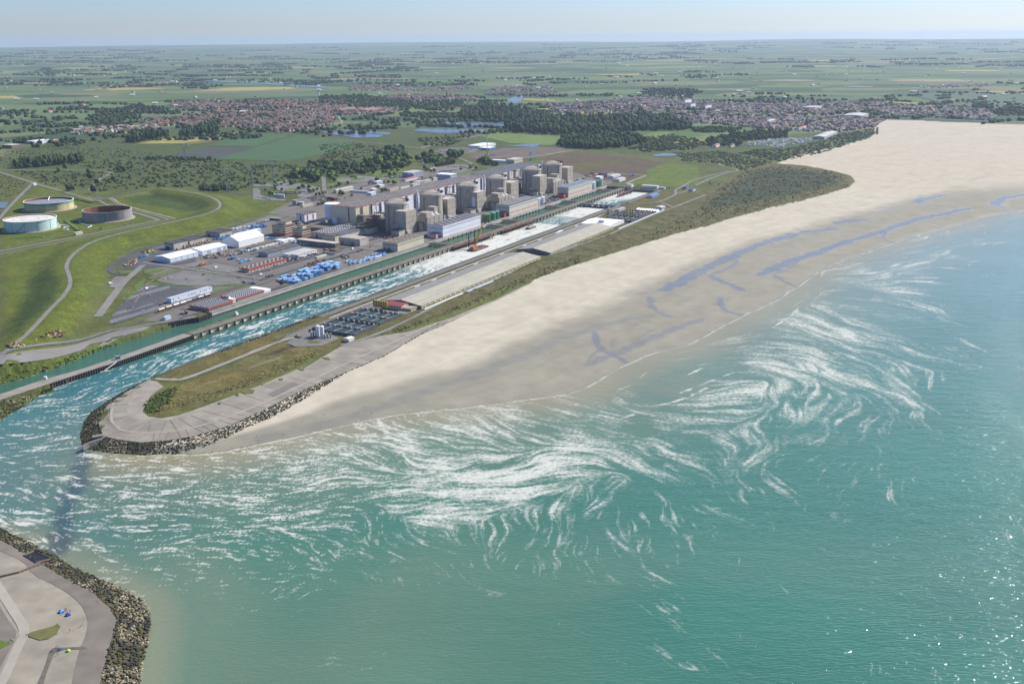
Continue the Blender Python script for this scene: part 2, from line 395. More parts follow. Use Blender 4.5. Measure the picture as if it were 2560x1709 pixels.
paint([G(*p) for p in fJ([(0,1228),(900,940),(1200,812),(1600,690),(2180,515),(2180,490),(1800,590),(1200,722),(900,845),(0,1110)])], c8(108,126,58), 3, v=.9)
# beach: dry, moist and shining wet sand
BEACH = LE_PROM[2:]+LE_DUNE+WL[len(CHBANK+CHTIP)+4:][::-1]
mb = inpoly(x, y, BEACH)
xs, ys = x[mb], y[mb]
dw = dseg(xs, ys, WL); de = dseg(xs, ys, LE)
t = dw/(dw+de+1e-6)
dry = sstep(.47, .66, t+.05*(vnoise(xs, ys, 60, 31)-.5)+.04*(vnoise(xs, ys, 15, 32)-.5))
farb = sstep(2050, 2300, np.hypot(xs, ys))
dry = np.maximum(dry, farb*sstep(130, 330, dw))
cb = c8(174,168,148)*(1-dry[:,None])+SANDC*dry[:,None]
cb = cb*(.94+.12*vnoise(xs, ys, 22, 33)[:,None])
pinkf = farb*sstep(.3, .6, dry); cb = cb*(1-.3*pinkf[:,None])+c8(212,194,168)*(.3*pinkf[:,None])
for k_, (tl, am) in enumerate(((.55,.07),(.66,.06),(.74,.05),(.83,.05),(.30,.06),(.18,.06))):
    cb = cb*(1-am*(1-sstep(.004, .022, np.abs(t-tl-.05*(vnoise(xs, ys, 90, 35+k_)-.5))))*sstep(.3,.6,vnoise(xs, ys, 40, 45+k_)))[:,None]
for k_, u0 in enumerate((1900,2050,2200,2400)):
    d_ = dseg(xs, ys, smooth(GL([(u0-260,520-30*k_),(u0,470-26*k_),(u0+180,500-20*k_),(u0+500,430-16*k_)], 5), 2), lim=12); cb = cb*(1-.09*(1-sstep(1, 4.5, d_+3*vnoise(xs, ys, 9, 61)-1)))[:,None]
damp = (1-sstep(0, .10, t))*.45+.25*sstep(.42,.30,np.abs(t-.45)*6)*(1-farb)
col[mb] = cb; veg[mb] = .05; wb = damp.copy(); fld[mb] = 0
def creek(pts, w0, a, ragged=.75):
    global wb
    L_ = smooth(GL(pts, 3.3), 2)
    d = dseg(xs, ys, L_, lim=w0*4); d = d+ragged*w0*(vnoise(xs, ys, 13, 41)-.5)+ragged*.7*w0*(vnoise(xs, ys, 5, 42)-.5)
    wb = np.maximum(wb, a*(1-sstep(w0*.55, w0*1.15, d))); wb = np.maximum(wb, .42*a*(1-sstep(w0, w0*2.6, d+w0*.8*(vnoise(xs, ys, 28, 43)-.5))))
for pts, w0, a in (
    (fR([(150,1575),(300,1500),(420,1440),(560,1372),(700,1312),(850,1262),(1000,1222),(1180,1206)]), 12, .9),
    (fR([(740,1482),(880,1412),(960,1392),(1100,1342),(1250,1282),(1450,1232),(1600,1172),(1750,1132),(1850,1112),(2000,1080)]), 11, .95),
    (fR([(1220,1168),(1290,1156),(1350,1150)]), 18, .8), (fR([(1460,1080),(1520,1072),(1570,1088)]), 11, .7),
    (fR([(1690,1040),(1720,1028),(1780,1012),(1850,1002)]), 13, .9), (fR([(1700,1045),(1760,1068),(1860,1078)]), 6, .7),
    (fR([(2160,1052),(2190,1030),(2260,1008),(2349,992),(2600,980)]), 14, .9), (fR([(2180,1050),(2230,1082),(2349,1100)]), 8, .8),
    (fR([(1500,1232),(1485,1255),(1510,1275),(1550,1288)]), 6, .8), (fR([(440,1490),(480,1520),(560,1545),(620,1572)]), 7, .85),
    (fR([(820,1480),(850,1505),(920,1540),(980,1560)]), 6, .8), (fR([(1750,1160),(1800,1180),(1850,1190)]), 5, .6),
    (fS([(-700,560),(-350,470),(0,345),(150,300),(300,240),(450,170),(590,125),(700,90),(840,62)]), 12, .62), (fS([(840,-10),(850,20),(870,45),(920,66)]), 6, .8),
    (fS([(622,130),(628,170),(655,203),(720,228),(752,248)]), 5, .85), (fS([(600,258),(650,228),(720,212),(780,178),(900,132),(1040,76)]), 8, .75),
    (fS([(1130,-10),(1128,20),(1150,45),(1220,58)]), 5, .85), (fS([(430,40),(445,80),(520,110)]), 5, .35), (fS([(640,200),(600,230),(590,262)]), 4, .7), (fS([(700,215),(740,200),(800,150),(850,120)]), 4, .6), (fS([(720,228),(690,190),(700,150)]), 3.5, .6), (fS([(450,172),(480,140),(560,110),(640,98)]), 5, .5), (fR([(300,1500),(360,1480),(430,1490),(470,1500)]), 5, .7), (fR([(560,1372),(600,1400),(560,1440),(450,1480)]), 6, .7), (fR([(960,1392),(930,1440),(830,1475)]), 6, .7), (fR([(1100,1342),(1180,1350),(1270,1310)]), 4, .5), (fR([(1180,1206),(1230,1180),(1290,1170)]), 5, .6), (fR([(700,1312),(800,1310),(900,1270)]), 5, .5), (fR([(1350,1150),(1420,1120),(1480,1085)]), 4, .5), (fR([(1850,1112),(1900,1110),(1960,1090)]), 5, .6), (fR([(0,1600),(120,1580),(260,1530)]), 8, .6), (fS([(380,235),(520,190),(700,130)]), 5, .3)):
    creek(pts, w0, a)
wet[mb] = np.clip(wb, 0, 1)
sky_tint = sstep(.5, .9, wb)[:,None]; col[mb] = col[mb]*(1-sky_tint*.12)+c8(140,144,158)*(sky_tint*.12)  # blue of the reflected sky, mixed into the colour of the wettest sand
# rock slopes and headland ground under the boulders
mr = inpoly(x, y, SHORE) & ~mb; col[mr] = c8(120,112,92); veg[mr] = .3
mh = inpoly(x, y, HEADPOLY); col[mh] = c8(120,112,90); veg[mh] = .3
col[~mb] *= .82
col *= (.93+.14*n1[:,None])
land_m = bpy.data.materials.new('grass and sand ground'); land_m.use_nodes = True
def land_nodes(m):
    nt = m.node_tree; N = nt.nodes; L = nt.links; b = N['Principled BSDF']
    at = N.new('ShaderNodeAttribute'); at.attribute_name = 'Col'
    av = N.new('ShaderNodeAttribute'); av.attribute_name = 'veg'
    aw = N.new('ShaderNodeAttribute'); aw.attribute_name = 'wet'
    af = N.new('ShaderNodeAttribute'); af.attribute_name = 'fld'
    geo = N.new('ShaderNodeNewGeometry')
    def tex(sc, det=5, ro=.6):
        t = N.new('ShaderNodeTexNoise'); t.inputs['Scale'].default_value = sc; t.inputs['Detail'].default_value = det; t.inputs['Roughness'].default_value = ro
        L.new(geo.outputs['Position'], t.inputs['Vector']); return t.outputs['Fac']
    def mr_(v, a, b_, c, d):
        q = N.new('ShaderNodeMapRange'); q.inputs['From Min'].default_value = a; q.inputs['From Max'].default_value = b_; q.inputs['To Min'].default_value = c; q.inputs['To Max'].default_value = d
        L.new(v, q.inputs['Value']); return q.outputs['Result']
    def math_(op, a, b_):
        q = N.new('ShaderNodeMath'); q.operation = op
        for i, v in enumerate((a, b_)):
            if isinstance(v, (int, float)): q.inputs[i].default_value = v
            else: L.new(v, q.inputs[i])
        return q.outputs[0]
    f1 = mr_(tex(.22, 6, .7), .32, .68, .52, 1.38); f2 = mr_(tex(.05, 5), .3, .7, .72, 1.25)
    f = math_('MULTIPLY', f1, f2)
    f = math_('ADD', 1., math_('MULTIPLY', math_('SUBTRACT', f, 1.), av.outputs['Fac']))
    fs = mr_(tex(.6, 4), .3, .7, .93, 1.07); f = math_('MULTIPLY', f, fs)
    # patchwork of fields on the plain
    mp = N.new('ShaderNodeMapping'); mp.inputs['Rotation'].default_value = (0,0,.35); mp.inputs['Scale'].default_value = (1/430., 1/250., 1/400.)
    L.new(geo.outputs['Position'], mp.inputs['Vector'])
    vo = N.new('ShaderNodeTexVoronoi'); vo.distance = 'CHEBYCHEV'; vo.inputs['Scale'].default_value = 1.; vo.inputs['Randomness'].default_value = .8; vo.voronoi_dimensions = '2D'
    L.new(mp.outputs['Vector'], vo.inputs['Vector'])
    sep = N.new('ShaderNodeSeparateColor'); L.new(vo.outputs['Color'], sep.inputs['Color'])
    cr = N.new('ShaderNodeValToRGB'); cr.color_ramp.interpolation = 'CONSTANT'; L.new(sep.outputs[0], cr.inputs['Fac'])
    cols = [(0,(100,122,78)),(.14,(78,102,68)),(.28,(116,136,88)),(.42,(74,98,66)),(.55,(126,136,92)),(.66,(94,122,70)),(.78,(112,128,94)),(.86,(136,134,102)),(.92,(82,106,70)),(.955,(186,172,104)),(.985,(176,158,124))]
    e = cr.color_ramp.elements
    while len(e) < len(cols): e.new(.5)
    for i, (p, c) in enumerate(cols): e[i].position = p; e[i].color = (*c8(*c, .66), 1)
    mix = N.new('ShaderNodeMix'); mix.data_type = 'RGBA'; L.new(af.outputs['Fac'], mix.inputs['Factor']); L.new(at.outputs['Color'], mix.inputs['A']); L.new(cr.outputs['Color'], mix.inputs['B'])
    mo = N.new('ShaderNodeMix'); mo.data_type = 'RGBA'; mo.blend_type = 'MULTIPLY'; L.new(math_('MULTIPLY', mr_(tex(.018, 4), .42, .62, 0, 1), math_('MULTIPLY', av.outputs['Fac'], .55)), mo.inputs['Factor']); L.new(mix.outputs['Result'], mo.inputs['A']); mo.inputs['B'].default_value = (1.22,1.0,.80,1)
    sc = N.new('ShaderNodeVectorMath'); sc.operation = 'SCALE'; L.new(mo.outputs['Result'], sc.inputs[0]); L.new(f, sc.inputs['Scale'])
    wd = N.new('ShaderNodeVectorMath'); wd.operation = 'SCALE'; L.new(sc.outputs['Vector'], wd.inputs[0]); L.new(mr_(aw.outputs['Fac'], 0, 1, 1, .70), wd.inputs['Scale'])
    L.new(wd.outputs['Vector'], b.inputs['Base Color'])
    L.new(mr_(aw.outputs['Fac'], .2, .9, .95, .26), b.inputs['Roughness']); L.new(mr_(aw.outputs['Fac'], 0, 1, .1, .42), b.inputs['Specular IOR Level'])
    bp = N.new('ShaderNodeBump'); bp.inputs['Distance'].default_value = 1.; L.new(math_('MULTIPLY', tex(.35, 5, .65), math_('MULTIPLY', av.outputs['Fac'], .9)), bp.inputs['Height'])
    L.new(bp.outputs['Normal'], b.inputs['Normal'])
land_nodes(land_m)
Q = quads(nr, nc)
keep = (Z[Q] > SEA-1.2).any(1)
Q = Q[keep]
isb = mb[Q].sum(1) >= 3
def submesh(name, q, kind='structure', m=land_m):
    ids = np.unique(q); remap = np.full(len(x), -1, np.int32); remap[ids] = np.arange(len(ids))
    o = npmesh(name, np.stack([x[ids], y[ids], Z[ids]], 1), [remap[q]], m, cols=col[ids], attrs={'veg': veg[ids], 'wet': wet[ids], 'fld': fld[ids]}, smoothf=True)
    return tag(o, kind=kind)
submesh('ground', Q[~isb]); submesh('beach', Q[isb])
# ---------------------------------------------------------------- the sea: foam streaks follow a current field
As = np.concatenate([np.arange(deg(-70), deg(-32), .02), np.arange(deg(-32), deg(29.5), .0013), np.arange(deg(29.5), deg(88), .02)])
Rs = np.concatenate([np.arange(60, 440, 40.), geom(440, 2550, .0018), geom(2550, 6000, .05)])
sx, sy = grid(As, Rs); mr_s, mc_s = sx.shape
# current: (px, py, direction of the streaks in degrees on the photograph, foam amount)
FL = [(1380,560,-18,0.95),(1200,610,-18,0.98),(1100,640,-18,0.85),(1000,690,-18,0.62),(900,730,-18,0.55),(780,780,-18,0.46),(650,820,-17,0.44),(500,880,-17,0.4),(380,930,-16,0.42),(250,960,-15,0.36),(1460,545,-16,0.98),
 (1650,510,-14,0.78),(1560,500,-14,0.52),(1480,530,-14,0.9),
 (50,1010,-8,0.4),(120,1080,2,0.38),(60,1120,4,0.4),(150,1180,8,0.36),(60,1240,12,0.4),(120,1320,16,0.4),(20,1300,14,0.44),(220,1250,8,0.411),(200,1060,0,0.34),(300,1150,0,0.433),
 (450,1180,0,0.56),(380,1230,4,0.56),(600,1240,6,0.56),(700,1180,-4,0.56),(800,1200,-6,0.56),(600,1300,8,0.401),(520,1290,8,0.401),(740,1310,8,0.418),(860,1260,2,0.433),
 (1000,1240,-6,0.775),(1100,1240,-10,0.9),(1200,1215,-14,0.832),(1290,1180,-16,0.894),(1360,1140,-12,0.915),(1440,1110,-5,0.874),(1250,1120,12,0.77),(1150,1080,14,0.66),(1380,1090,13,0.749),(1450,1130,-2,0.749),(1000,1110,12,0.65),(900,1090,14,0.46),(800,1120,6,0.55),(1280,1050,18,0.582),(1180,1020,22,0.499),(1400,1030,18,0.52),(1500,1060,16,0.478),(1540,1000,24,0.374),(1560,1090,10,0.541),(1640,1120,20,0.686),(1660,1090,12,0.624),(1720,1075,-2,0.541),
 (1780,1040,-8,0.603),(1850,1000,-10,0.707),(1900,1070,48,0.52),(1890,1150,84,0.374),(1960,1010,32,0.749),(2040,990,38,0.686),(2060,910,24,0.811),(2150,960,36,0.52),(2100,830,14,0.832),(2060,800,18,0.645),(2200,870,26,0.478),(2280,910,36,0.312),(2000,850,8,0.686),(2130,770,2,0.645),(2180,735,6,0.582),(2210,690,-14,0.52),(2270,690,-6,0.458),(2320,640,-20,0.374),(2420,600,-24,0.25),(2280,780,12,0.354),(2380,720,6,0.18),(2350,830,26,0.16),(2190,1020,56,0.312),(2040,1080,64,0.312),(1960,880,4,0.624),(1780,1110,36,0.416),
 (1300,1350,64,0.172),(1500,1250,-32,0.302),(1460,1330,62,0.159),(1560,1290,66,0.202),(1700,1250,76,0.187),(1890,1250,84,0.245),(1880,1330,84,0.147),(2000,1200,80,0.18),(2110,1170,78,0.229),(2260,1190,66,0.229),(2300,1130,58,0.2),(2160,1250,72,0.101),(950,1320,70,0.196),(700,1360,12,0.304),(560,1400,10,0.272),(1100,1410,58,0.172),(1190,1390,52,0.159),(1030,1440,50,0.147),(1520,1400,50,0.147),(1440,1430,60,0.134),(820,1380,24,0.288),(500,1350,14,0.304),(350,1400,22,0.272),(400,1440,20,0.224),(640,1440,8,0.256),(760,1440,10,0.224),(900,1450,60,0.122),(250,1360,20,0.366),
 (300,1560,0,0),(520,1530,0,0.0144),(800,1530,0,0),(1100,1530,20,0),(1300,1520,20,0.0122),(1500,1520,30,0),(1800,1450,60,0.0122),(2100,1400,60,0),(2300,1350,60,0.0122),(2450,1000,40,0),(2500,750,10,0.02),(2480,640,-20,0.1),(2000,1330,80,0.0367),(2400,1200,60,0.04),(1720,930,-10,0.06),(1640,990,-10,0.08),(1600,940,-14,0.05),(1750,850,-20,0.03),(1900,780,-20,0.05),(1500,970,8,0.2),(1200,960,16,0.2),(1000,1010,10,0.2),(800,1060,2,0.26),(620,1100,-2,0.375),(500,1080,-4,0.26),(1800,930,-8,0.2),(2000,720,-20,0.12),(2200,620,-22,0.12),(2500,540,-24,0.1),(1950,700,-24,0.06),(450,1620,0,0),(2000,1600,60,0),(2500,1550,60,0),(1200,1640,20,0),(700,1650,0,0)]
ca = np.array([math.atan2(*G(u, v, SEA)) for u, v, *_ in FL]); cr_ = np.array([math.log(math.hypot(*G(u, v, SEA))) for u, v, *_ in FL])
cdir = []
for u, v, a, d in FL:
    p = G(u-6*math.cos(deg(a)), v-6*math.sin(deg(a)), SEA); q = G(u+6*math.cos(deg(a)), v+6*math.sin(deg(a)), SEA)
    da = math.atan2(*q)-math.atan2(*p); dl = math.log(math.hypot(*q))-math.log(math.hypot(*p)); n = math.hypot(da, dl)
    cdir.append((da/n, dl/n))
cdir = np.array(cdir); cden = np.array([min(1, f[3]+(.09 if f[3] > .26 and f[0] > 280 and f[1] > 600 else 0)) for f in FL])
inA = np.where((As > deg(-32)) & (As < deg(29.5)))[0]; inR = np.where((Rs >= 440) & (Rs < 2550))[0]
a_, l_ = np.meshgrid(As[inA], np.log(Rs[inR])); hN, wN = a_.shape
st = 5
sa, sl = a_[::st, ::st], l_[::st, ::st]
wsum = np.zeros(sa.shape); vx = np.zeros(sa.shape); vy = np.zeros(sa.shape); dn = np.zeros(sa.shape)
for i in range(len(FL)):
    # distances are compared in bearing / log-range, foreshortened with range like the plume itself
    k = 1.9
    d2 = (sa-ca[i])**2+((sl-cr_[i])*np.exp(-(cr_[i]-6.2)*k*.35)*.62)**2
    w = 1/(d2+3e-4)**1.9
    wsum += w; dn += w*cden[i]
    c2 = cdir[i,0]**2-cdir[i,1]**2; s2 = 2*cdir[i,0]*cdir[i,1]
    vx += w*c2; vy += w*s2
ang = .5*np.arctan2(vy, vx); dn /= wsum
def up(f):
    """bilinear refinement of a coarse table to the full sheet"""
    yi = np.arange(hN)/st; xi = np.arange(wN)/st
    y0 = np.minimum(yi.astype(int), f.shape[0]-2); x0 = np.minimum(xi.astype(int), f.shape[1]-2)
    fy = np.clip(yi-y0, 0, 1)[:,None]; fx = np.clip(xi-x0, 0, 1)[None]
    a = f[y0][:,x0]; b = f[y0][:,x0+1]; c = f[y0+1][:,x0]; d = f[y0+1][:,x0+1]
    return (a*(1-fx)+b*fx)*(1-fy)+(c*(1-fx)+d*fx)*fy
cx_, cy_ = up(np.cos(2*ang)), up(np.sin(2*ang)); dens = up(dn)
gx, gy = sx[np.ix_(inR, inA)], sy[np.ix_(inR, inA)]
wob = (vnoise(gx, gy, 46, 51)-.5)*1.0+(vnoise(gx, gy, 17, 52)-.5)*.8+(vnoise(gx, gy, 7, 58)-.5)*.5+(vnoise(gx, gy, 120, 57)-.5)*.7
ang = .5*np.arctan2(cy_, cx_)+wob
dvx = np.cos(ang)/.0013; dvy = np.sin(ang)/.0018
nn = np.hypot(dvx*.75, dvy); dvx /= nn; dvy /= nn
def lic(noise, steps):
    acc = noise.copy(); wt = 1.
    jj, ii = np.meshgrid(np.arange(hN, dtype=np.float32), np.arange(wN, dtype=np.float32), indexing='ij')
    for sgn in (1, -1):
        px_, py_ = ii.copy(), jj.copy(); ux, uy = dvx*sgn, dvy*sgn
        for s_ in range(steps):
            xi = np.clip(px_.round().astype(np.int32), 0, wN-1); yi = np.clip(py_.round().astype(np.int32), 0, hN-1)
            qx, qy = dvx[yi, xi], dvy[yi, xi]; sg = np.where(qx*ux+qy*uy >= 0, 1., -1.); ux, uy = qx*sg, qy*sg
            px_ += ux; py_ += uy
            xi = np.clip(px_.round().astype(np.int32), 0, wN-1); yi = np.clip(py_.round().astype(np.int32), 0, hN-1)
            g = 1-(s_/steps)**2
            acc += g*noise[yi, xi]; wt += g
    return acc/wt
def blur(a, k):
    for ax in (0, 1):
        c = np.cumsum(np.pad(a, [(k+1, k) if i == ax else (0, 0) for i in (0, 1)], mode='edge'), axis=ax)
        a = (np.take(c, range(2*k+1, c.shape[ax]), ax)-np.take(c, range(0, c.shape[ax]-2*k-1), ax))/(2*k+1)
    return a
def nrm(a): return (a-a.mean())/a.std()
w1 = RNG.random((hN, wN)).astype(np.float32)
L0 = nrm(lic(w1, 7)); L1 = nrm(lic(nrm(blur(w1[:, ::-1], 1)), 14)); L2 = nrm(lic(nrm(blur(w1[::-1], 2)), 22)); L3 = nrm(lic(nrm(blur(blur(w1[::-1, ::-1], 4), 3)), 34))
B0 = nrm(lic(w1[::-1], 3)); B1 = nrm(lic(nrm(blur(w1, 1)), 6)); B2 = nrm(lic(nrm(blur(blur(w1[:, ::-1], 2), 1)), 9))
big = nrm(vnoise(gx, gy, 70, 53)+.9*vnoise(gx, gy, 30, 54)+.8*vnoise(gx, gy, 13, 56)+.7*vnoise(gx, gy, 6, 59)+.5*vnoise(gx, gy, 2.8, 60))
AA = gx*EA[0]+gy*EA[1]; BB = gx*EB[0]+gy*EB[1]
shorty = np.maximum(.85*sstep(90, -230, gx), ((BB > -792) & (BB < -728) & (AA > 690))*1.)
mixA = nrm(.52*L0+.76*L1+.56*L2+.46*L3+.55*big); mixB = nrm(1.1*B0+.8*B1+.32*B2+.2*big)
th = np.interp(dens, [0,.05,.2,.35,.5,.65,.8,.95,1], [3.2,2.4,1.45,.90,.52,.18,-.16,-.75,-1.4])
fA_ = np.clip((mixA-th+.75)/2.5, 0, 1)**1.35*np.interp(dens, [0,.05,.12,.25,.4,.6,1], [0,.35,.55,.62,.70,.78,.84])
fB_ = sstep(-.1, 1.1, mixB-th+.12)*np.interp(dens, [0,.2,.4,1], [0,.7,.95,1])
film = sstep(.25, .75, dens)*sstep(-1.5, 1.7, nrm(L3+L2+L1+.8*big))*.48
foam_in = np.maximum(fA_, film)*(1-shorty)+fB_*shorty
foam = np.zeros(sx.shape); foam[np.ix_(inR, inA)] = foam_in
# in the channel the foam belongs to the channel only; the intake is calm
fx_, fy_ = sx.ravel(), sy.ravel(); fo = foam.ravel()
A_ = fx_*EA[0]+fy_*EA[1]; B_ = fx_*EB[0]+fy_*EB[1]
fo[(B_ < -790) & (A_ > 640) & (B_ > -960)] = 0
fo[inpoly(fx_, fy_, INTAKE)] = 0
inch = (B_ > -790) & (B_ < -730) & (A_ > 700) & (A_ < 1910)
g = sstep(-786, -779, B_)
fo = np.where(inch, fo*np.where(A_ < 1270, g, 1), fo)
# white water below the weirs, thinning down the channel
boil = np.zeros(fx_.shape)
for a0, a1, b0 in ((1300,1500,-784),(1140,1330,-774),(1560,1690,-784)):
    boil = np.maximum(boil, sstep(a0-90, a0+40, A_)*(1-sstep(a1-15, a1+20, A_)))
fo = np.where(inch, np.maximum(fo, boil*(.62+.38*sstep(.36, .62, vnoise(fx_, fy_, 3.2, 63)*.35+vnoise(fx_, fy_, 9, 61)*.35+vnoise(A_, B_*4, 20, 62)*.4))), fo)
far_ch = inch & (A_ > 1700); fo = np.where(far_ch, np.maximum(fo, sstep(1760, 1850, A_-(B_+735)*.9)*.95), fo)
lowd = inch & (A_ > 1500) & (A_ < 1580); fo = np.where(lowd, fo*.55, fo)
# line of surf at the water's edge
dwl = np.full(fx_.shape, 1e9); nb = (np.hypot(fx_, fy_) < 3000) & (fx_ > -500)
dwl[nb] = dseg(fx_[nb], fy_[nb], WL[len(CHBANK+CHTIP)+4:])
surf = (1-sstep(0, 1.9, np.abs(dwl-1.-3*vnoise(fx_, fy_, 25, 71))))*(.35+.65*sstep(.3,.6,vnoise(fx_, fy_, 8, 72)))
swash = (1-sstep(0, 1.6, np.abs(dwl-26-16*vnoise(fx_, fy_, 70, 73))))*sstep(.5,.72,vnoise(fx_, fy_, 34, 74))*.8
swash2 = (1-sstep(0, 1.8, np.abs(dwl-70-40*vnoise(fx_, fy_, 90, 75))))*sstep(.55,.74,vnoise(fx_, fy_, 40, 76))*.8
fo = np.maximum(fo, np.maximum(surf*.62, np.maximum(swash, swash2)*.5*sstep(700, 900, np.hypot(fx_, fy_))))
for ln in (fS([(860,425),(920,415),(1000,390),(1075,352)]), fS([(970,372),(1040,345),(1115,315)]), fS([(720,478),(780,460)]), fS([(1000,300),(1050,275)]), fS([(1340,110),(1400,70),(1440,45)]), fS([(1140,305),(1180,292)])):
    d = dseg(fx_, fy_, GL(ln, SEA), lim=12); fo = np.maximum(fo, .7*(1-sstep(.3, 2.4, d+3.2*(vnoise(fx_, fy_, 5, 77)-.35))))
# colour of the water: green-teal, sandy where it is shallow or stirred
rr = np.hypot(fx_, fy_)
sand = .85*(1-sstep(4, 70, dwl))+.42*(1-sstep(40, 210, dwl))
hd = dseg(fx_, fy_, HEAD_OUT, lim=200); below = sstep(640, 560, fy_)
sand = np.maximum(sand, (.62*(1-sstep(3, 34, hd))+.22*(1-sstep(20, 130, hd)))*np.clip(below+.15, 0, 1))
def blob(u, v, ru, a):
    cx0, cy0 = G(u, v, SEA); p = G(u+ru, v, SEA); R0 = math.hypot(p[0]-cx0, p[1]-cy0)
    return a*(1-sstep(.45, 1, np.hypot(fx_-cx0, fy_-cy0)/R0+.35*(vnoise(fx_, fy_, R0*.6, 81)-.5)))
for u, v, ru, a in ((1680,960,190,.62),(1560,1000,160,.5),(1900,820,90,.55),(1780,900,160,.45),(1560,1040,120,.35),(1400,1000,150,.3)):
    sand = np.maximum(sand, blob(u, v, ru, a))
sand = np.maximum(sand, .42*sstep(150, -180, fx_)*sstep(640, 520, fy_)*sstep(.25,.6,vnoise(fx_, fy_, 120, 85)))
sand = np.maximum(sand, .22*sstep(640, 480, fy_)*sstep(.3,.7,vnoise(fx_, fy_, 110, 82)))
deepc = np.zeros(fx_.shape)
dk = dseg(fx_, fy_, GL([(215,1120),(200,1180),(170,1260),(150,1370)], SEA), lim=80); deepc = .62*(1-sstep(1, 13, dk+9*(vnoise(fx_, fy_, 12, 83)-.5)))
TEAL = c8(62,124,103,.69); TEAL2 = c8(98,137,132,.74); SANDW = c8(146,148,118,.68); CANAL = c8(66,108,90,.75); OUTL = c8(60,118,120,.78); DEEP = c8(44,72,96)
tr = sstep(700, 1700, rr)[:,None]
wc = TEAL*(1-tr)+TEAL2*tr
wl = sstep(-150, -420, fx_)*sstep(500, 620, rr); wl = np.maximum(wl, inch*1.); wc = wc*(1-wl[:,None])+OUTL*wl[:,None]
itk = inpoly(fx_, fy_, INTAKE) | ((B_ < -790) & (A_ > 720) & (B_ > -900)); wc[itk] = CANAL
wc = wc*(1-sand[:,None])+SANDW*sand[:,None]
wc = wc*(1-deepc[:,None])+DEEP*deepc[:,None]
wc *= (.93+.14*vnoise(fx_, fy_, 60, 84))[:,None]
sea_m = bpy.data.materials.new('sea water with foam'); sea_m.use_nodes = True
def sea_nodes(m):
    nt = m.node_tree; N = nt.nodes; L = nt.links; b = N['Principled BSDF']
    at = N.new('ShaderNodeAttribute'); at.attribute_name = 'Col'; af = N.new('ShaderNodeAttribute'); af.attribute_name = 'foam'
    geo = N.new('ShaderNodeNewGeometry')
    def tex(sc, det, ro=.6, mapping=None):
        t = N.new('ShaderNodeTexNoise'); t.inputs['Scale'].default_value = sc; t.inputs['Detail'].default_value = det; t.inputs['Roughness'].default_value = ro
        if mapping:
            ma = N.new('ShaderNodeMapping'); ma.inputs['Rotation'].default_value = (0,0,mapping[0]); ma.inputs['Scale'].default_value = (mapping[1],mapping[2],1); L.new(geo.outputs['Position'], ma.inputs['Vector']); L.new(ma.outputs['Vector'], t.inputs['Vector'])
        else: L.new(geo.outputs['Position'], t.inputs['Vector'])
        return t.outputs['Fac']
    def mth(op, a, c):
        q = N.new('ShaderNodeMath'); q.operation = op
        for i, v in enumerate((a, c)):
            if isinstance(v, (int, float)): q.inputs[i].default_value = v
            else: L.new(v, q.inputs[i])
        return q.outputs[0]
    gr = mth('MULTIPLY', mth('SUBTRACT', mth('ADD', mth('MULTIPLY', tex(.9, 6, .8), .6), mth('MULTIPLY', tex(.28, 5, .7), .4)), .5), 7.)
    wn = N.new('ShaderNodeTexNoise'); wn.inputs['Scale'].default_value = .16; wn.inputs['Detail'].default_value = 4; L.new(geo.outputs['Position'], wn.inputs['Vector'])
    wv = N.new('ShaderNodeVectorMath'); wv.operation = 'MULTIPLY_ADD'; L.new(wn.outputs['Color'], wv.inputs[0]); wv.inputs[1].default_value = (9,9,0); L.new(geo.outputs['Position'], wv.inputs[2])
    vo = N.new('ShaderNodeTexVoronoi'); vo.feature = 'DISTANCE_TO_EDGE'; vo.voronoi_dimensions = '2D'; vo.inputs['Scale'].default_value = .19; L.new(wv.outputs['Vector'], vo.inputs['Vector'])
    lc = N.new('ShaderNodeMapRange'); lc.inputs['From Min'].default_value = .02; lc.inputs['From Max'].default_value = .30; lc.inputs['To Min'].default_value = 1.55; lc.inputs['To Max'].default_value = .42; L.new(vo.outputs['Distance'], lc.inputs['Value'])
    f0 = af.outputs['Fac']; inv = mth('SUBTRACT', 1., f0)
    a_ = mth('MULTIPLY', f0, mth('ADD', f0, mth('MULTIPLY', inv, lc.outputs['Result'])))
    amt = mth('ADD', a_, mth('MULTIPLY', gr, mth('MULTIPLY', a_, mth('SUBTRACT', 1.1, a_))))
    q = N.new('ShaderNodeMapRange'); q.inputs['From Min'].default_value = .03; q.inputs['From Max'].default_value = 1.0; L.new(amt, q.inputs['Value']); fo_ = q.outputs['Result']
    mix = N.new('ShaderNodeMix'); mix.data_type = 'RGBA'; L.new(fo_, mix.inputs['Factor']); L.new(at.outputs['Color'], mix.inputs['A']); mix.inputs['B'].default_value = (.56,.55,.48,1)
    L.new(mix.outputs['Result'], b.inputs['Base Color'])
    b.inputs['Roughness'].default_value = .8; b.inputs['Specular IOR Level'].default_value = .05
    L.new(mth('SUBTRACT', 1., fo_), b.inputs['Coat Weight']); b.inputs['Coat IOR'].default_value = 1.33; b.inputs['Coat Roughness'].default_value = .06
    h = mth('ADD', mth('MULTIPLY', tex(.075, 2, .5, (-.5,.55,1.5)), 1.5), mth('ADD', mth('MULTIPLY', tex(.42, 1.5, .55, (-.42,.42,1.6)), 1.1), mth('MULTIPLY', tex(.9, 1, .5), .2)))
    for inp, st_ in (('Normal', .10), ('Coat Normal', 1.)):
        bp = N.new('ShaderNodeBump'); bp.inputs['Distance'].default_value = 1.; bp.inputs['Strength'].default_value = st_; L.new(h, bp.inputs['Height']); L.new(bp.outputs['Normal'], b.inputs[inp])
sea_nodes(sea_m)
Qs = quads(mr_s, mc_s)
Zg = height(fx_, fy_)
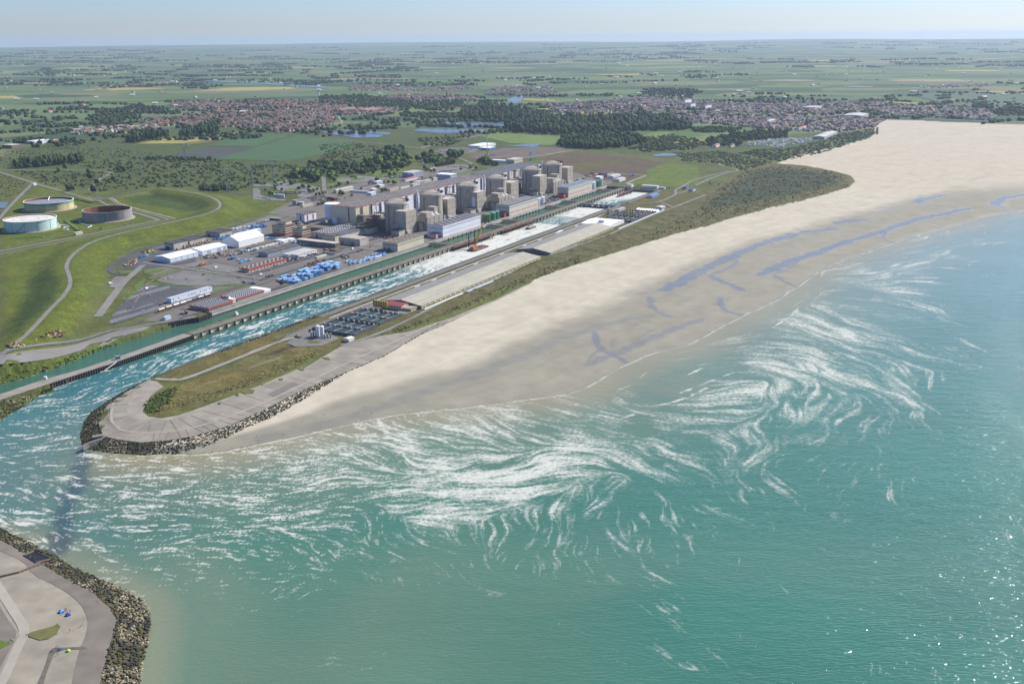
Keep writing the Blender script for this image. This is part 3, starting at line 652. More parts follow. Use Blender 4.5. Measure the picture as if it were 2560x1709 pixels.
ks = ((Zg[Qs] < SEA+1.6).any(1)) & (~((A_[Qs].mean(1) > 2000) & (B_[Qs].mean(1) < -700)))
# no sea under the land behind the plant
ks &= (fy_[Qs].mean(1) < 2600) | (fx_[Qs].mean(1) > 600)
Qs = Qs[ks]; ids = np.unique(Qs); rm = np.full(len(fx_), -1, np.int32); rm[ids] = np.arange(len(ids))
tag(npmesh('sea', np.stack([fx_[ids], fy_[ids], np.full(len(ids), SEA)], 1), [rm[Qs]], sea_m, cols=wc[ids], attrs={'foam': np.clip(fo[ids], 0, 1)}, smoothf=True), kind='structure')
# =============================================================== FIELDS, PONDS, ROADS, PAVED AREAS (thin sheets laid on the terrain)
def sheet(name, poly, m, dz, step=None, kind='structure', extra=None):
    """polygon draped on the terrain, with inner points every step metres"""
    poly = [tuple(p) for p in poly]
    n = len(poly); pts = []
    per = sum(math.dist(poly[i-1], poly[i]) for i in range(n)); step = step or max(12, per/60)
    for i in range(n):
        p, q = poly[i], poly[(i+1) % n]; k = max(1, int(math.dist(p, q)/step))
        pts += [(p[0]+(q[0]-p[0])*j/k, p[1]+(q[1]-p[1])*j/k) for j in range(k)]
    nb = len(pts); P_ = np.array(pts); lo, hi = P_.min(0), P_.max(0)
    gx_, gy_ = np.meshgrid(np.arange(lo[0]+step*.5, hi[0], step), np.arange(lo[1]+step*.5, hi[1], step)); gx_ = gx_.ravel(); gy_ = gy_.ravel()
    k = inpoly(gx_, gy_, P_)
    if k.any():
        gx_, gy_ = gx_[k], gy_[k]; k = dseg(gx_, gy_, P_, True) > step*.4; pts += list(zip(gx_[k], gy_[k]))
    V, _, Fc, _, _, _ = delaunay_2d_cdt([Vector(p) for p in pts], [], [list(range(nb))], 1, 1e-4)
    xs = np.array([v[0] for v in V]); ys = np.array([v[1] for v in V]); z = height(xs, ys)+dz
    tri = np.array([f for f in Fc if len(f) == 3])
    a = (xs[tri[:,1]]-xs[tri[:,0]])*(ys[tri[:,2]]-ys[tri[:,0]])-(ys[tri[:,1]]-ys[tri[:,0]])*(xs[tri[:,2]]-xs[tri[:,0]])
    tri[a < 0] = tri[a < 0][:, ::-1]
    return tag(npmesh(name, np.stack([xs, ys, z], 1), [tri], m), kind=kind)
def resample(line, step):
    out = [line[0]]
    for p, q in zip(line[:-1], line[1:]):
        k = max(1, int(math.dist(p, q)/step)); out += [(p[0]+(q[0]-p[0])*j/k, p[1]+(q[1]-p[1])*j/k) for j in range(1, k+1)]
    return out
def offs(line, d):
    o = []
    for i, p in enumerate(line):
        a = line[max(i-1, 0)]; b = line[min(i+1, len(line)-1)]; dx, dy = b[0]-a[0], b[1]-a[1]; l = math.hypot(dx, dy) or 1
        o.append((p[0]+dy/l*d, p[1]-dx/l*d))
    return o
def strip(name, line, w, m, dz, step=8, sm=2, kind='structure'):
    line = resample(smooth(line, sm) if sm else line, step)
    l, r_ = np.array(offs(line, w/2)), np.array(offs(line, -w/2)); c = np.array(line)
    n = len(c); V = np.concatenate([l, c, r_]); z = height(V[:,0], V[:,1])
    z = np.maximum(z.reshape(3, n), z.reshape(3, n)[1]-.4).ravel()+dz
    i = np.arange(n-1); q = np.concatenate([np.stack([i, i+1, n+i+1, n+i], 1), np.stack([n+i, n+i+1, 2*n+i+1, 2*n+i], 1)])
    o = npmesh(name, np.column_stack([V, z]), [q], m)
    return tag(o, kind=kind)
# --- fields
crop_g = mat('young green crop', tuple(c8(84,120,66,.5)), .95, .14, .012); crop_g2 = mat('darker green crop', tuple(c8(84,110,70,.5)), .95, .14, .02)
crop_y = mat('ripening yellow crop', tuple(c8(190,178,84,.5)), .95, .16, .02); crop_d = mat('grey green furrowed field', tuple(c8(90,96,86,.5)), .95, .12, .02)
crop_b = mat('bare beige field', tuple(c8(166,154,118,.5)), .95, .12, .02); crop_l = mat('bright meadow', tuple(c8(124,150,62,.5)), .95, .2, .02)
lawn_m = mat('mown grass', tuple(c8(116,140,54,.5)), .95, .25, .12); dry_m = mat('dry rough grass', tuple(c8(132,130,74,.5)), .95, .3, .15, bump=.3)
for nm, pts, m in (('field', fT([(930,765),(1150,722),(1450,725),(1470,735),(1250,763)]), crop_y), ('field', fT([(1262,776),(1300,764),(1470,738),(1452,724),(1560,682),(1640,687),(1480,742)]), crop_b),
    ('field', fT([(1475,870),(2020,707),(2349,745),(2430,765),(2349,800),(2200,840),(1950,886)]), crop_g), ('field', fT([(1445,780),(1650,690),(1990,705),(1740,784)]), crop_g), ('field', fT([(1130,846),(1410,787),(1725,790),(1495,868)]), crop_d),
    ('field', fM([(130,577),(500,583),(820,600),(840,612),(600,622),(150,604)]), crop_g2), ('field', fM([(1382,470),(1400,456),(1600,468),(1605,481)]), crop_y),
    ('field', fM([(1060,705),(1260,690),(1690,715),(1740,750),(1560,775),(1290,760)]), crop_l), ('field', fR([(1350,426),(1430,418),(1700,438),(1890,456),(1800,459)]), crop_y),
    ('field', fR([(1970,362),(2349,368),(2600,374),(2600,388),(2349,383)]), crop_y), ('field', fR([(620,301),(900,291),(1135,298),(1000,306)]), crop_b), ('field', fR([(1230,341),(1440,332),(1410,340)]), crop_b),
    ('field', fR([(1640,382),(1950,364),(2349,385),(2349,464),(2150,470),(1900,452)]), crop_g2), ('field', fR([(1000,395),(1350,400),(1350,422),(1000,425)]), crop_g), ('field', fR([(0,642),(100,612),(190,613),(160,636),(60,648)]), crop_l), ('field', fR([(80,672),(330,640),(560,622),(540,640),(300,668)]), crop_l),
    ('field', fR([(1200,190),(1560,193),(1560,187),(1250,184)]), crop_b), ('field', fT([(720,372),(1000,360),(1010,366),(760,378)]), crop_y), ('field', fT([(640,395),(740,390),(750,394),(660,398)]), crop_b),
    ('field', fM([(480,210),(620,205),(640,213),(520,216)]), crop_b), ('field', fM([(920,185),(1050,182),(1060,190),(960,194)]), crop_b), ('field', fM([(640,195),(820,192),(830,199),(660,202)]), crop_b), ('field', fM([(330,318),(420,314),(430,324),(340,328)]), crop_b), ('field', fM([(500,320),(600,318),(610,324),(520,327)]), crop_b),
    ('field', fM([(760,245),(880,242),(890,248),(770,252)]), crop_b), ('field', fM([(830,515),(960,505),(970,525),(840,522)]), mat('brown soil field', tuple(c8(150,112,92)), .95)), ('field', fT([(960,578),(1230,572),(1240,600),(980,600)]), crop_g2)):
    sheet(nm, GL(pts), m, .7 if pts[0][1] > 290 else 2.2)
# --- ponds and far water
pond_m = mat('calm pond water', tuple(c8(124,138,146,.42)), .24, .2, .02, spec=.6)
for pts in (fM([(780,626),(900,613),(1290,626),(1275,651),(1000,653),(700,646)]), fM([(635,676),(680,663),(900,662),(1120,669),(1130,684),(820,693)]), fM([(0,686),(130,681),(440,706),(400,722),(250,725),(50,697)]), fM([(90,668),(300,678),(485,691),(470,703),(250,690)]), fM([(1275,781),(1400,768),(1510,769),(1470,790)]),
    fR([(65,756),(150,743),(260,751),(200,760),(100,763)]), fM([(1270,462),(1340,442),(1392,439),(1360,480),(1310,490)]), fR([(2150,403),(2230,398),(2270,405),(2200,410)]), fD([(-60,268),(40,262),(100,272),(60,336),(-60,340)]), fR([(1240,338),(1330,331),(1440,334),(1300,342)])):
    sheet('pond', GL(pts), pond_m, 1.0)
sheet('river', GL(fT([(1300,334),(1700,352),(2250,388),(2210,374),(1700,341),(1400,332)])), pond_m, 2.5)
# --- roads
strip('road', RIDGES[0][0], 5.2, roadm, .35)
strip('road', GL(fD([(2100,715),(1930,762),(1620,832),(1460,908),(1300,1028),(1285,1065),(1340,1102),(1500,1112)])), 7, asphalt, .5)
sheet('yard', GL(fD([(1370,1050),(1480,925),(1640,850),(1930,785),(2300,720),(2300,960),(2000,1010),(1700,1050)])), asphalt, .36, 20)
strip('road', RIDGES[1][0]+GL(fV([(200,452)]), 9), 5, roadm, .4)
strip('road', GDL(fD([(-100,862),(0,838),(700,706),(1300,592),(1840,482),(1875,466),(1300,306),(900,182),(430,50),(100,-60),(-100,-120)])), 6.5, roadm, .4)
strip('road', GDL(fD([(-100,890),(0,868),(700,735),(1300,617),(1930,487),(2000,462),(1540,345),(1130,195)])), 5, asphalt_pale, .4)
strip('road', GL(fG([(-40,1290),(120,1100),(380,845)])), 6, roadm, .4)
strip('road', GL(fT([(0,944),(300,942),(620,945),(745,955),(768,966),(680,1000),(612,1080)])), 8, roadm, .5)
strip('dirt_track', GDL(fD([(1230,215),(1560,330),(2060,455)])), 4, soilm, .35)
strip('road', GL(fD([(1150,1610),(1300,1410),(1450,1200),(1600,1075),(1680,1000)])), 9, roadm, .5)
sheet('quay_road', GL(fJ([(-200,1130),(-200,1072),(0,1022),(760,802),(1360,602),(1600,560),(1950,530),(1500,640),(900,842),(600,945),(300,1040),(0,1108)])), roadm, .3)
strip('road', GL(fJ([(-200,1040),(0,985),(500,840),(960,705),(1300,595),(1650,545),(2349,420)])), 6, asphalt_pale, .42)
# --- plant yards
carpark = GL(fC([(-374,1460),(-300,1330),(-170,1190),(-20,1060),(60,1005),(200,1005),(560,1020),(900,1050),(860,1085),(760,1120),(180,1300),(-60,1385),(-280,1455)]))
sheet('car_park', carpark, asphalt, .35, 14)
mk = MB()
ca_ = [AB(p) for p in carpark]; a0_, a1_ = min(p[0] for p in ca_), max(p[0] for p in ca_); b0_, b1_ = min(p[1] for p in ca_), max(p[1] for p in ca_)
bb = b0_+6; row = 0
while bb < b1_:
    aa = a0_
    while aa < a1_:
        for s_ in (0, 1):
            p = W(aa, bb+2.6)
            if inpoly(np.array([p[0]]), np.array([p[1]]), carpark)[0] and not (800 < aa < 878 and -920 < bb < -902): mk.add([(*W(aa, bb), 8.44), (*W(aa+.34, bb), 8.44), (*W(aa+.34, bb+5.2), 8.44), (*W(aa, bb+5.2), 8.44)], [(0,1,2,3)][::1])
            aa += 2.6
    bb += 17 if row % 2 else 5.4; row += 1
tag(mk.build('parking_markings', white), kind='structure')
for pts in (fC([(190,942),(400,880),(560,842),(830,832),(1100,910),(1180,962),(1150,985),(800,1005),(450,1000),(250,968)]), fC([(700,790),(870,746),(1180,802),(1060,860),(850,832)]), fC([(500,790),(690,712),(830,716),(640,782)])):
    sheet('car_park', GL(pts), asphalt_pale, .38, 14)
sheet('car_park', GL(fD([(1310,1180),(1360,1135),(1480,1133),(1390,1275),(1295,1270)])), asphalt_pale, .38)
for pts in (fC([(50,862),(80,842),(170,815),(300,812),(240,840),(60,866)]), fC([(90,920),(250,860),(420,812),(530,808),(330,872),(130,932)]), fC([(850,1062),(1000,1028),(1210,992),(1310,1002),(1080,1062),(830,1102)]), fC([(-10,960),(60,930),(40,1000),(-60,1060),(-70,1010)]), fC([(-330,1500),(-60,1400),(180,1315),(190,1325),(-40,1420),(-250,1490)]), fC([(10,1010),(90,975),(220,985),(640,1005),(640,1015),(200,1000),(60,1000),(-30,1060),(-170,1190),(-190,1180)]), fC([(860,1000),(1200,990),(1180,1000),(860,1020)]), fC([(660,835),(700,830),(1110,918),(1090,922)]), fC([(640,800),(700,790),(710,812),(660,815)]), fD([(1395,1262),(1480,1140),(1505,1150),(1420,1262)]), fD([(1365,1070),(1560,1062),(1540,1095),(1420,1100)]), fD([(1680,1060),(1900,1045),(1860,1060),(1700,1100)])):
    sheet('lawn', GL(pts), lawn_m, .45, 14)
for (a0, a1, b) , w in (((748,1180,-897.), 7), ((940,1240,-930.), 9), ((1060,1200,-1020.), 8), ((960,1160,-1122.), 9), ((1300,1930,-868.), 8), ((1150,1330,-1185.), 9), ((1250,1900,-1085.), 9), ((760,1040,-848.), 6)):
    strip('plant_road', [W(a0, b), W(a1, b)], w, asphalt, .5, 20, 0)
for (a, b0, b1), w in (((950,-1120,-900), 8), ((1170,-1180,-860), 10), ((1120,-1130,-960), 6), ((1285,-1085,-1170), 8), ((1255,-900,-850), 8)):
    strip('plant_road', [W(a, b0), W(a, b1)], w, asphalt_pale, .56, 20, 0)
strip('rail_track', GL(fC([(-330,1545),(-40,1440),(180,1340),(500,1235),(830,1140),(1250,1040),(1700,900),(2200,740)])), 3.2, mat('railway ballast', (.15,.12,.10), .95, .3, .3), .62, 12, 1)
strip('rail_track', GL(fC([(-60,1210),(60,1040),(110,960),(330,865),(600,790),(850,740)])), 3, MATS['railway ballast'], .62, 12, 1)
sheet('yard', [W(945,-1085), W(1130,-1085), W(1130,-1050), W(1165,-1050), W(1165,-1190), W(1040,-1190), W(955,-1130)], gravel, .34, 25)
sheet('yard', [W(1175,-1170), W(1330,-1170), W(1330,-1225), W(1195,-1195)], asphalt_pale, .34, 25)
sheet('yard', [W(1195,-905), W(1290,-905), W(1290,-848), W(1195,-848)], asphalt_pale, .34, 25)
sheet('yard', [W(1290,-1012), W(1900,-1012), W(1900,-880), W(1290,-880)], gravel, .30, 30)
for pts in (E3([(-60,560),(40,552),(90,610),(80,690),(320,742),(600,772),(560,800),(200,790),(-60,772)]), E3([(300,540),(420,500),(640,440),(900,470),(1010,482),(1250,545),(1260,600),(1170,680),(1000,745),(830,722),(800,690),(1000,615),(560,622),(420,590)]), E3([(1480,410),(1830,332),(2000,312),(2349,330),(2349,400),(2000,440),(1700,442),(1500,402)]), E4([(1170,342),(1320,302),(1700,252),(1900,262),(2110,332),(1750,412),(1400,402),(1250,382)]), E3([(-60,470),(300,455),(600,400),(640,415),(300,520),(-60,520)])):
    sheet('car_park', GL(pts), asphalt_pale, .4, 22)
for pts in (E3([(545,590),(640,555),(840,545),(830,600),(600,612)]), E3([(1380,520),(1390,470),(1450,455),(1690,460),(1500,510)]), E3([(1450,395),(1470,370),(1700,330),(1820,325),(1620,385)]), E3([(1830,410),(1900,360),(2120,350),(2130,380),(2000,405)]), E4([(0,415),(300,380),(760,340),(760,380),(500,430),(330,480),(100,470)]), E4([(300,560),(450,500),(640,510),(600,560),(380,590)]), E4([(1350,430),(1740,410),(1980,370),(2100,390),(1760,450)]), E3([(1490,640),(1500,600),(1640,620),(1620,670)])):
    sheet('lawn', GL(pts), lawn_m, .5, 20)
strip('road', GL(E3([(1320,330),(1330,480),(1345,690)])), 9, asphalt_pale, .55, 12, 0)
strip('road', GL(E3([(-60,500),(300,480),(640,410),(1000,380),(1300,345)])), 8, roadm, .55)
strip('road', GL(fM([(690,792),(780,772),(880,745),(1060,715),(1250,682)])), 9, soilm, .6)
strip('road', GL(fM([(0,725),(300,752),(690,792),(860,832),(1000,880),(1040,905)])), 7, roadm, .6)
strip('road', GL(fM([(1340,865),(1500,850),(1640,822),(1740,812)])), 7, soilm, .6)
strip('road', GL(fM([(125,575),(140,600),(160,620),(60,640),(0,645)])), 7, soilm, .6)
sheet('works_yard', GL(fM([(790,802),(900,792),(1000,790),(1110,800),(1040,826),(870,832)])), gravel, .5, 40)
sheet('works_yard', GL(fM([(1000,852),(1130,820),(1270,792),(1500,785),(1640,790),(1730,814),(1560,840),(1400,862),(1240,870),(1100,872)])), mat('brown earth works', tuple(c8(120,104,90)), .95, .3, .03), .5, 40)
strip('gravel_path', GL(fB([(850,430),(1180,340),(1720,372),(1560,430),(1480,470)])), 6, soilm, .5, 15, 0)
# --- roads between channel and dunes
strip('road', GL(fN([(480,955),(560,932),(740,872),(1000,762),(1300,592),(1700,432),(2060,272),(2349,172)]))+GL(E5([(400,1262),(800,1082),(1200,902),(1600,722),(1930,632)]))+GL(fR([(220,1072),(400,1000)])), 5.5, roadm, .5)
strip('road', GL(E5([(700,700),(850,580),(1000,522),(1400,532),(1640,512),(1990,352),(1915,292),(2100,202),(2300,70)]))+GL(fR([(540,852)])), 5.5, roadm, .5)
strip('road', GL(E5([(1640,512),(1800,570),(1930,632)])), 5, roadm, .5)
strip('road', GL(E5([(1990,352),(2080,330),(2200,290)])), 5, roadm, .5)
strip('road', GL(fR([(340,940),(420,900),(545,858),(600,850),(590,835),(500,820),(480,806)])), 6, roadm, .5)
strip('road', [W(a, -711) for a in (840,1100,1400,1680,1905)], 5, asphalt_pale, .5, 20, 0)
strip('path', [W(a, -699.5) for a in (840,1100,1400,1600)], 2.5, concrete_pale, .5, 20, 0)
for a0, a1 in ((925,1225),(1256,1480)): strip('path', [W(a0, -689), W(a1, -689)], 3., asphalt_pale, .5, 20, 0)
sheet('yard', [W(a, b) for a, b in ((748,-690),(770,-697),(925,-697),(925,-655),(905,-632),(893,-632),(893,-690),(800,-690),(784,-640),(752,-640),(738,-660))], asphalt_pale, .4, 15)
strip('path', GL(fH([(590,488),(700,497),(760,492),(900,440),(1100,360),(1360,258),(1450,238)])), 5, MATS['lighter worn concrete'] if 'lighter worn concrete' in MATS else mat('lighter worn concrete', tuple(c8(176,166,152)), .9, .2, .1), .5)
# --- concrete promenade round the spit
inner = GL(fH([(560,500),(500,560),(430,610),(415,690),(452,735),(560,752),(680,742),(800,712),(920,662),(1230,547),(1500,428),(1745,282)]), 7.8)+GL(fN([(745,893),(1000,848),(1330,738),(1650,608),(1945,467)]), 7)
outer = [LE_TIP[i] for i in range(1, len(LE_TIP))]+LE_PROM
sheet('promenade', outer+inner[::-1], mat('pinkish worn concrete', tuple(c8(168,159,143)), .9, .28, .06, streak=.0), .3, 7)
SPIN = [G(*p, 7.8) for p in fH([(600,505),(640,540),(560,600),(512,690),(545,722),(625,733),(730,715),(905,655),(1210,540),(1500,415)])]
sheet('promenade', [inner[0], inner[1], inner[2], inner[3]]+inner[4:11]+SPIN[::-1], mat('lighter worn concrete', tuple(c8(176,166,152)), .9, .2, .1), .32, 7)
jm = MB()
mid = resample(smooth(GL(fH([(330,640),(310,740),(350,800),(450,820),(600,825),(800,800),(1000,740),(1230,650),(1500,525),(1750,400),(2000,290),(2349,130)]), 7.2)+GL(fN([(1330,765),(1650,615)]), 7), 2), 12)
lo_ = LE_PROM; 
def near_pt(p, line): return min(resample(line, 3), key=lambda q: math.dist(p, q))
for k, p in enumerate(mid):
    q = near_pt(p, outer); s_ = near_pt(p, inner)
    for t0, t1, e in ((p, q, .45), (p, s_, .45)):
        if e == .45 and t1 is s_ and (k % 2): continue
        d = (t1[0]-t0[0], t1[1]-t0[1]); l = math.hypot(*d) or 1; nx_, ny_ = -d[1]/l*.17, d[0]/l*.17
        c = []
        for j in range(5):
            t = .04+.9*j/4; X_, Y_ = t0[0]+d[0]*t, t0[1]+d[1]*t; zz_ = hz(X_, Y_)+e
            c += [(X_-nx_, Y_-ny_, zz_), (X_+nx_, Y_+ny_, zz_)]
        jm.add(c, [(2*j, 2*j+2, 2*j+3, 2*j+1) for j in range(4)])
tag(jm.build('promenade_joints', mat('dark joint', (.13,.12,.11), .9)), kind='structure')
strip('promenade_walkway', mid, 2.2, mat('paler walkway', tuple(c8(190,178,162)), .9, .12, .1), .42, 10, 0)
sheet('promenade_repair', GL(fH([(1290,580),(1440,512),(1475,520),(1320,600)]), 7.2), mat('dark repair patch', tuple(c8(140,132,124)), .9), .44, 10)
for pts in (fH([(1115,575),(1150,555),(1205,562),(1195,580),(1140,585)]), fH([(975,642),(990,636),(1000,645),(985,652)]), fH([(1235,520),(1260,518),(1255,532)]), fH([(1470,430),(1500,425),(1515,438),(1490,440)]), fH([(1620,362),(1660,358),(1672,375),(1640,370)]), fH([(1085,590),(1100,580),(1108,595),(1095,600)]), fH([(1350,492),(1375,487),(1380,498),(1362,502)])):
    sheet('dune_tuft', GL(pts, 7.5), dry_m, .7, 3)
# --- lower-left headland: concrete slopes, ramps and grass
HP = HEAD_IN+GL(fK([(-900,1900),(-900,-20)]), 7)
sheet('promenade', HP, mat('warm worn concrete', tuple(c8(168,159,141)), .9, .26, .08), .3, 8)
hb_ = smooth(GL(fK([(-500,120),(0,290),(240,400),(300,520),(560,640),(760,780),(850,950),(830,1100),(760,1250),(690,1568),(640,1900)]), 6.6), 1)
sheet('promenade_slope', HEAD_IN+hb_[::-1], mat('grey stained concrete slope', tuple(c8(140,130,118)), .9, .2, .1), .42, 8)
strip('path', GL(fK([(-150,420),(-40,600),(60,760),(160,920),(235,1030),(230,1120),(165,1240),(90,1420),(0,1600),(-100,1800)]), 8), 5.2, mat('pale path concrete', tuple(c8(190,180,164)), .9, .1, .1), .5, 5)
sheet('promenade_slope', GL(fK([(-300,700),(-60,740),(90,980),(165,1080),(150,1150),(70,1300),(-60,1560),(-300,1900)]), 8), MATS['grey stained concrete slope'], .44, 8)
sheet('lawn', GL(fK([(262,1110),(300,1085),(400,1052),(520,1015),(550,990),(582,1022),(540,1092),(460,1142),(380,1156),(290,1132)]), 8), dry_m, .6, 3)
sheet('lawn', GL(fK([(-100,1170),(20,1165),(60,1185),(130,1150),(140,1170),(90,1200),(0,1250),(-100,1270)]), 8), lawn_m, .6, 3)
sheet('drain_strip', GL(fK([(370,1568),(440,1400),(475,1285),(505,1240),(600,1230),(800,1212),(830,1222),(810,1235),(620,1245),(525,1285),(470,1420),(420,1580),(380,1700),(330,1700)]), 7), mat('dark wet channel', tuple(c8(120,112,100)), .8, .3, .3), .52, 6)
# =============================================================== THE POWER STATION
Z0 = LAND-.3   # walls start a little below the ground
bldgs = {}
def building(name, label, cat, a0, a1, b0, b1, h, wall, roof, z=LAND, gable=0, ridge='a', eave=.35, trim=None, trim_h=.6, sky=None, doors=(), bands=(), windows=(), group=None, parapet=.0, roof2=None):
    """a0<a1 along the plant, b0<b1 towards the sea; the b1 and a0 sides face the camera"""
    t = thing(name, label, cat, (*W((a0+a1)/2, (b0+b1)/2), z), group)
    w = MB()
    w.box(a0, a1, b0, b1, z-.4, z+h, top=not gable)
    if gable:
        if ridge == 'a':
            bm_ = (b0+b1)/2
            for a in (a0, a1): w.add([(*W(a,b0),z+h), (*W(a,b1),z+h), (*W(a,bm_),z+h+gable)], [(0,1,2)])
        else:
            am = (a0+a1)/2
            for b in (b0, b1): w.add([(*W(a0,b),z+h), (*W(a1,b),z+h), (*W(am,b),z+h+gable)], [(0,1,2)])
    # thin panel joints are part of the cladding
    w.build('wall', wall, t)
    r = MB(); e = eave
    if gable:
        th = .35
        if ridge == 'a':
            bm_ = (b0+b1)/2; k = gable/((b1-b0)/2)*e
            P_ = [(b0-e, z+h-k), (bm_, z+h+gable), (b1+e, z+h-k)]
            vs = [(*W(a, b), zz) for a in (a0-e, a1+e) for b, zz in P_]+[(*W(a, b), zz+th) for a in (a0-e, a1+e) for b, zz in P_]
        else:
            am = (a0+a1)/2; k = gable/((a1-a0)/2)*e
            P_ = [(a0-e, z+h-k), (am, z+h+gable), (a1+e, z+h-k)]
            vs = [(*W(a, b), zz) for b in (b0-e, b1+e) for a, zz in P_]+[(*W(a, b), zz+th) for b in (b0-e, b1+e) for a, zz in P_]
        fs = [(0,1,4,3),(1,2,5,4),(6,7,10,9),(7,8,11,10),(0,3,9,6),(2,5,11,8),(0,1,7,6),(1,2,8,7),(3,4,10,9),(4,5,11,10)]
        r.add(vs, fs); zr = z+h+th
    else:
        r.box(a0-e, a1+e, b0-e, b1+e, z+h+.004, z+h+.45); zr = z+h+.45
        if parapet:
            for q in ((a0-e,a1+e,b0-e,b0-e+.4), (a0-e,a1+e,b1+e-.4,b1+e), (a0-e,a0-e+.4,b0-e+.4,b1+e-.4), (a1+e-.4,a1+e,b0-e+.4,b1+e-.4)): r.box(*q, zr+.002, zr+parapet)
    mats = [roof]
    if sky:
        na, nb_, la, lb = sky[:4]; mats.append(sky[4] if len(sky) > 4 else skylight_m)
        for i in range(na):
            for j in range(nb_):
                ac = a0+(i+.5+(.5 if len(sky) > 5 and j % 2 else 0)*.9)*(a1-a0)/na; bc = b0+(j+.5)*(b1-b0)/nb_
                if ac+la/2 > a1-.5: continue
                zc = zr
                if gable: zc = z+h+.35+gable*(1-abs(bc-(b0+b1)/2)/((b1-b0)/2))-.05
                r.box(ac-la/2, ac+la/2, bc-lb/2, bc+lb/2, zc-.02, zc+.5, 1, bottom=False)
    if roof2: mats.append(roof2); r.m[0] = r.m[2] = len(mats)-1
    ro = r.build('roof', mats, t)
    if trim:
        tm = MB(); zt = z+h-trim_h+.2
        e2 = e+.12
        for q in ((a0-e2,a1+e2,b1+e,b1+e2), (a0-e2,a1+e2,b0-e2,b0-e), (a0-e2,a0-e,b0-e,b1+e), (a1+e,a1+e2,b0-e,b1+e)): tm.box(*q, zt, z+h+.62)
        tm.build('roof_edge', trim, t)
    for (m_, z0, z1, out) in bands:      # strips running right round the walls
        q = MB()
        q.box(a0-out, a1+out, b1, b1+out, z+z0, z+z1); q.box(a0-out, a0, b0, b1, z+z0, z+z1)
        q.box(a0-out, a1+out, b0-out, b0, z+z0, z+z1); q.box(a1, a1+out, b0, b1, z+z0, z+z1)
        q.build('wall_band', m_, t)
    for (side, p0, p1, z0, z1, m_, nm) in doors:
        q = MB()
        if side == 'b': q.box(p0, p1, b1+.003, b1+.16, z+z0, z+z1)
        elif side == 'a': q.box(a0-.16, a0-.003, p0, p1, z+z0, z+z1)
        q.build(nm, m_, t)
    for (side, n, zc, ww, hh, m_) in windows:
        for i in range(n):
            q = MB()
            if side == 'b': c = a0+(i+.5)*(a1-a0)/n; q.box(c-ww/2, c+ww/2, b1+.003, b1+.1, z+zc-hh/2, z+zc+hh/2)
            else: c = b0+(i+.5)*(b1-b0)/n; q.box(a0-.1, a0-.003, c-ww/2, c+ww/2, z+zc-hh/2, z+zc+hh/2)
            q.build('window', m_, t)
    return t
# ---- turbine halls
hall_end = mat('pale grey cladding', (.60,.58,.54), .55, .05, .04, streak=.06)
for lab, a0, a1, wm, nsk in (('long beige turbine hall with brown skylit roof beside the first four reactors', 1302, 1725, cream, 46), ('shorter grey turbine hall with dark skylit roof beside the two far reactors', 1752, 1965, hall_end, 24)):
    t = building('turbine_hall', lab, 'turbine hall', a0, a1, -1064, -1014, 33, wm, roofbrown if a0 < 1500 else rooffelt, trim=orange if a0 < 1500 else MATS['grey steel'], trim_h=.3, sky=(nsk, 6, 1.3, 5.4, skylight_m, 1), bands=[(mat('dark plinth', (.10,.09,.08), .8), 0, 2.2, .12)], group='turbine halls')
    if a0 < 1500:
        q = MB(); q.box(a0-.3, a0-.002, -1029.5, -1027.5, LAND+2.4, LAND+33); q.build('dark_seam', dark, t)
        # the far three quarters of the long side are faced in white sheet
        q = MB(); q.box(1346, 1724.8, -1013.99, -1013.7, LAND+2.4, LAND+32.6); q.build('side_cladding', white_clad, t)
        q = MB(); q.cyl(*W(1296, -1052), LAND-.3, LAND+15, 4.2, n=18); q.build('white_side_tank', white_clad, t)
    for k in range(int((a1-a0)/26)):
        a = a0+14+k*26
        q = MB(); q.box(a-.25, a+.25, -1013.69, -1012.6, LAND+3, LAND+32.4); q.box(a+3.5, a+4, -1013.69, -1012.6, LAND+3, LAND+32.4); q.build('downpipe', mat('brown pipe', (.12,.085,.07), .7), t)
# low white-roofed store beside the end of the hall
t = thing('storage_tank', 'broad white flat topped tank behind the near end of the turbine hall', 'tank', (*W(1330, -1085), LAND)); q = MB(); q.cyl(*W(1330,-1085), LAND-.3, LAND+31, 13, n=36); q.build('shell', white_clad, t); q = MB(); q.lathe(*W(1330,-1085), [(13.2,LAND+31),(13.2,LAND+31.6),(6,LAND+32.2),(.1,LAND+32.4)], 36); q.build('roof', white, t)
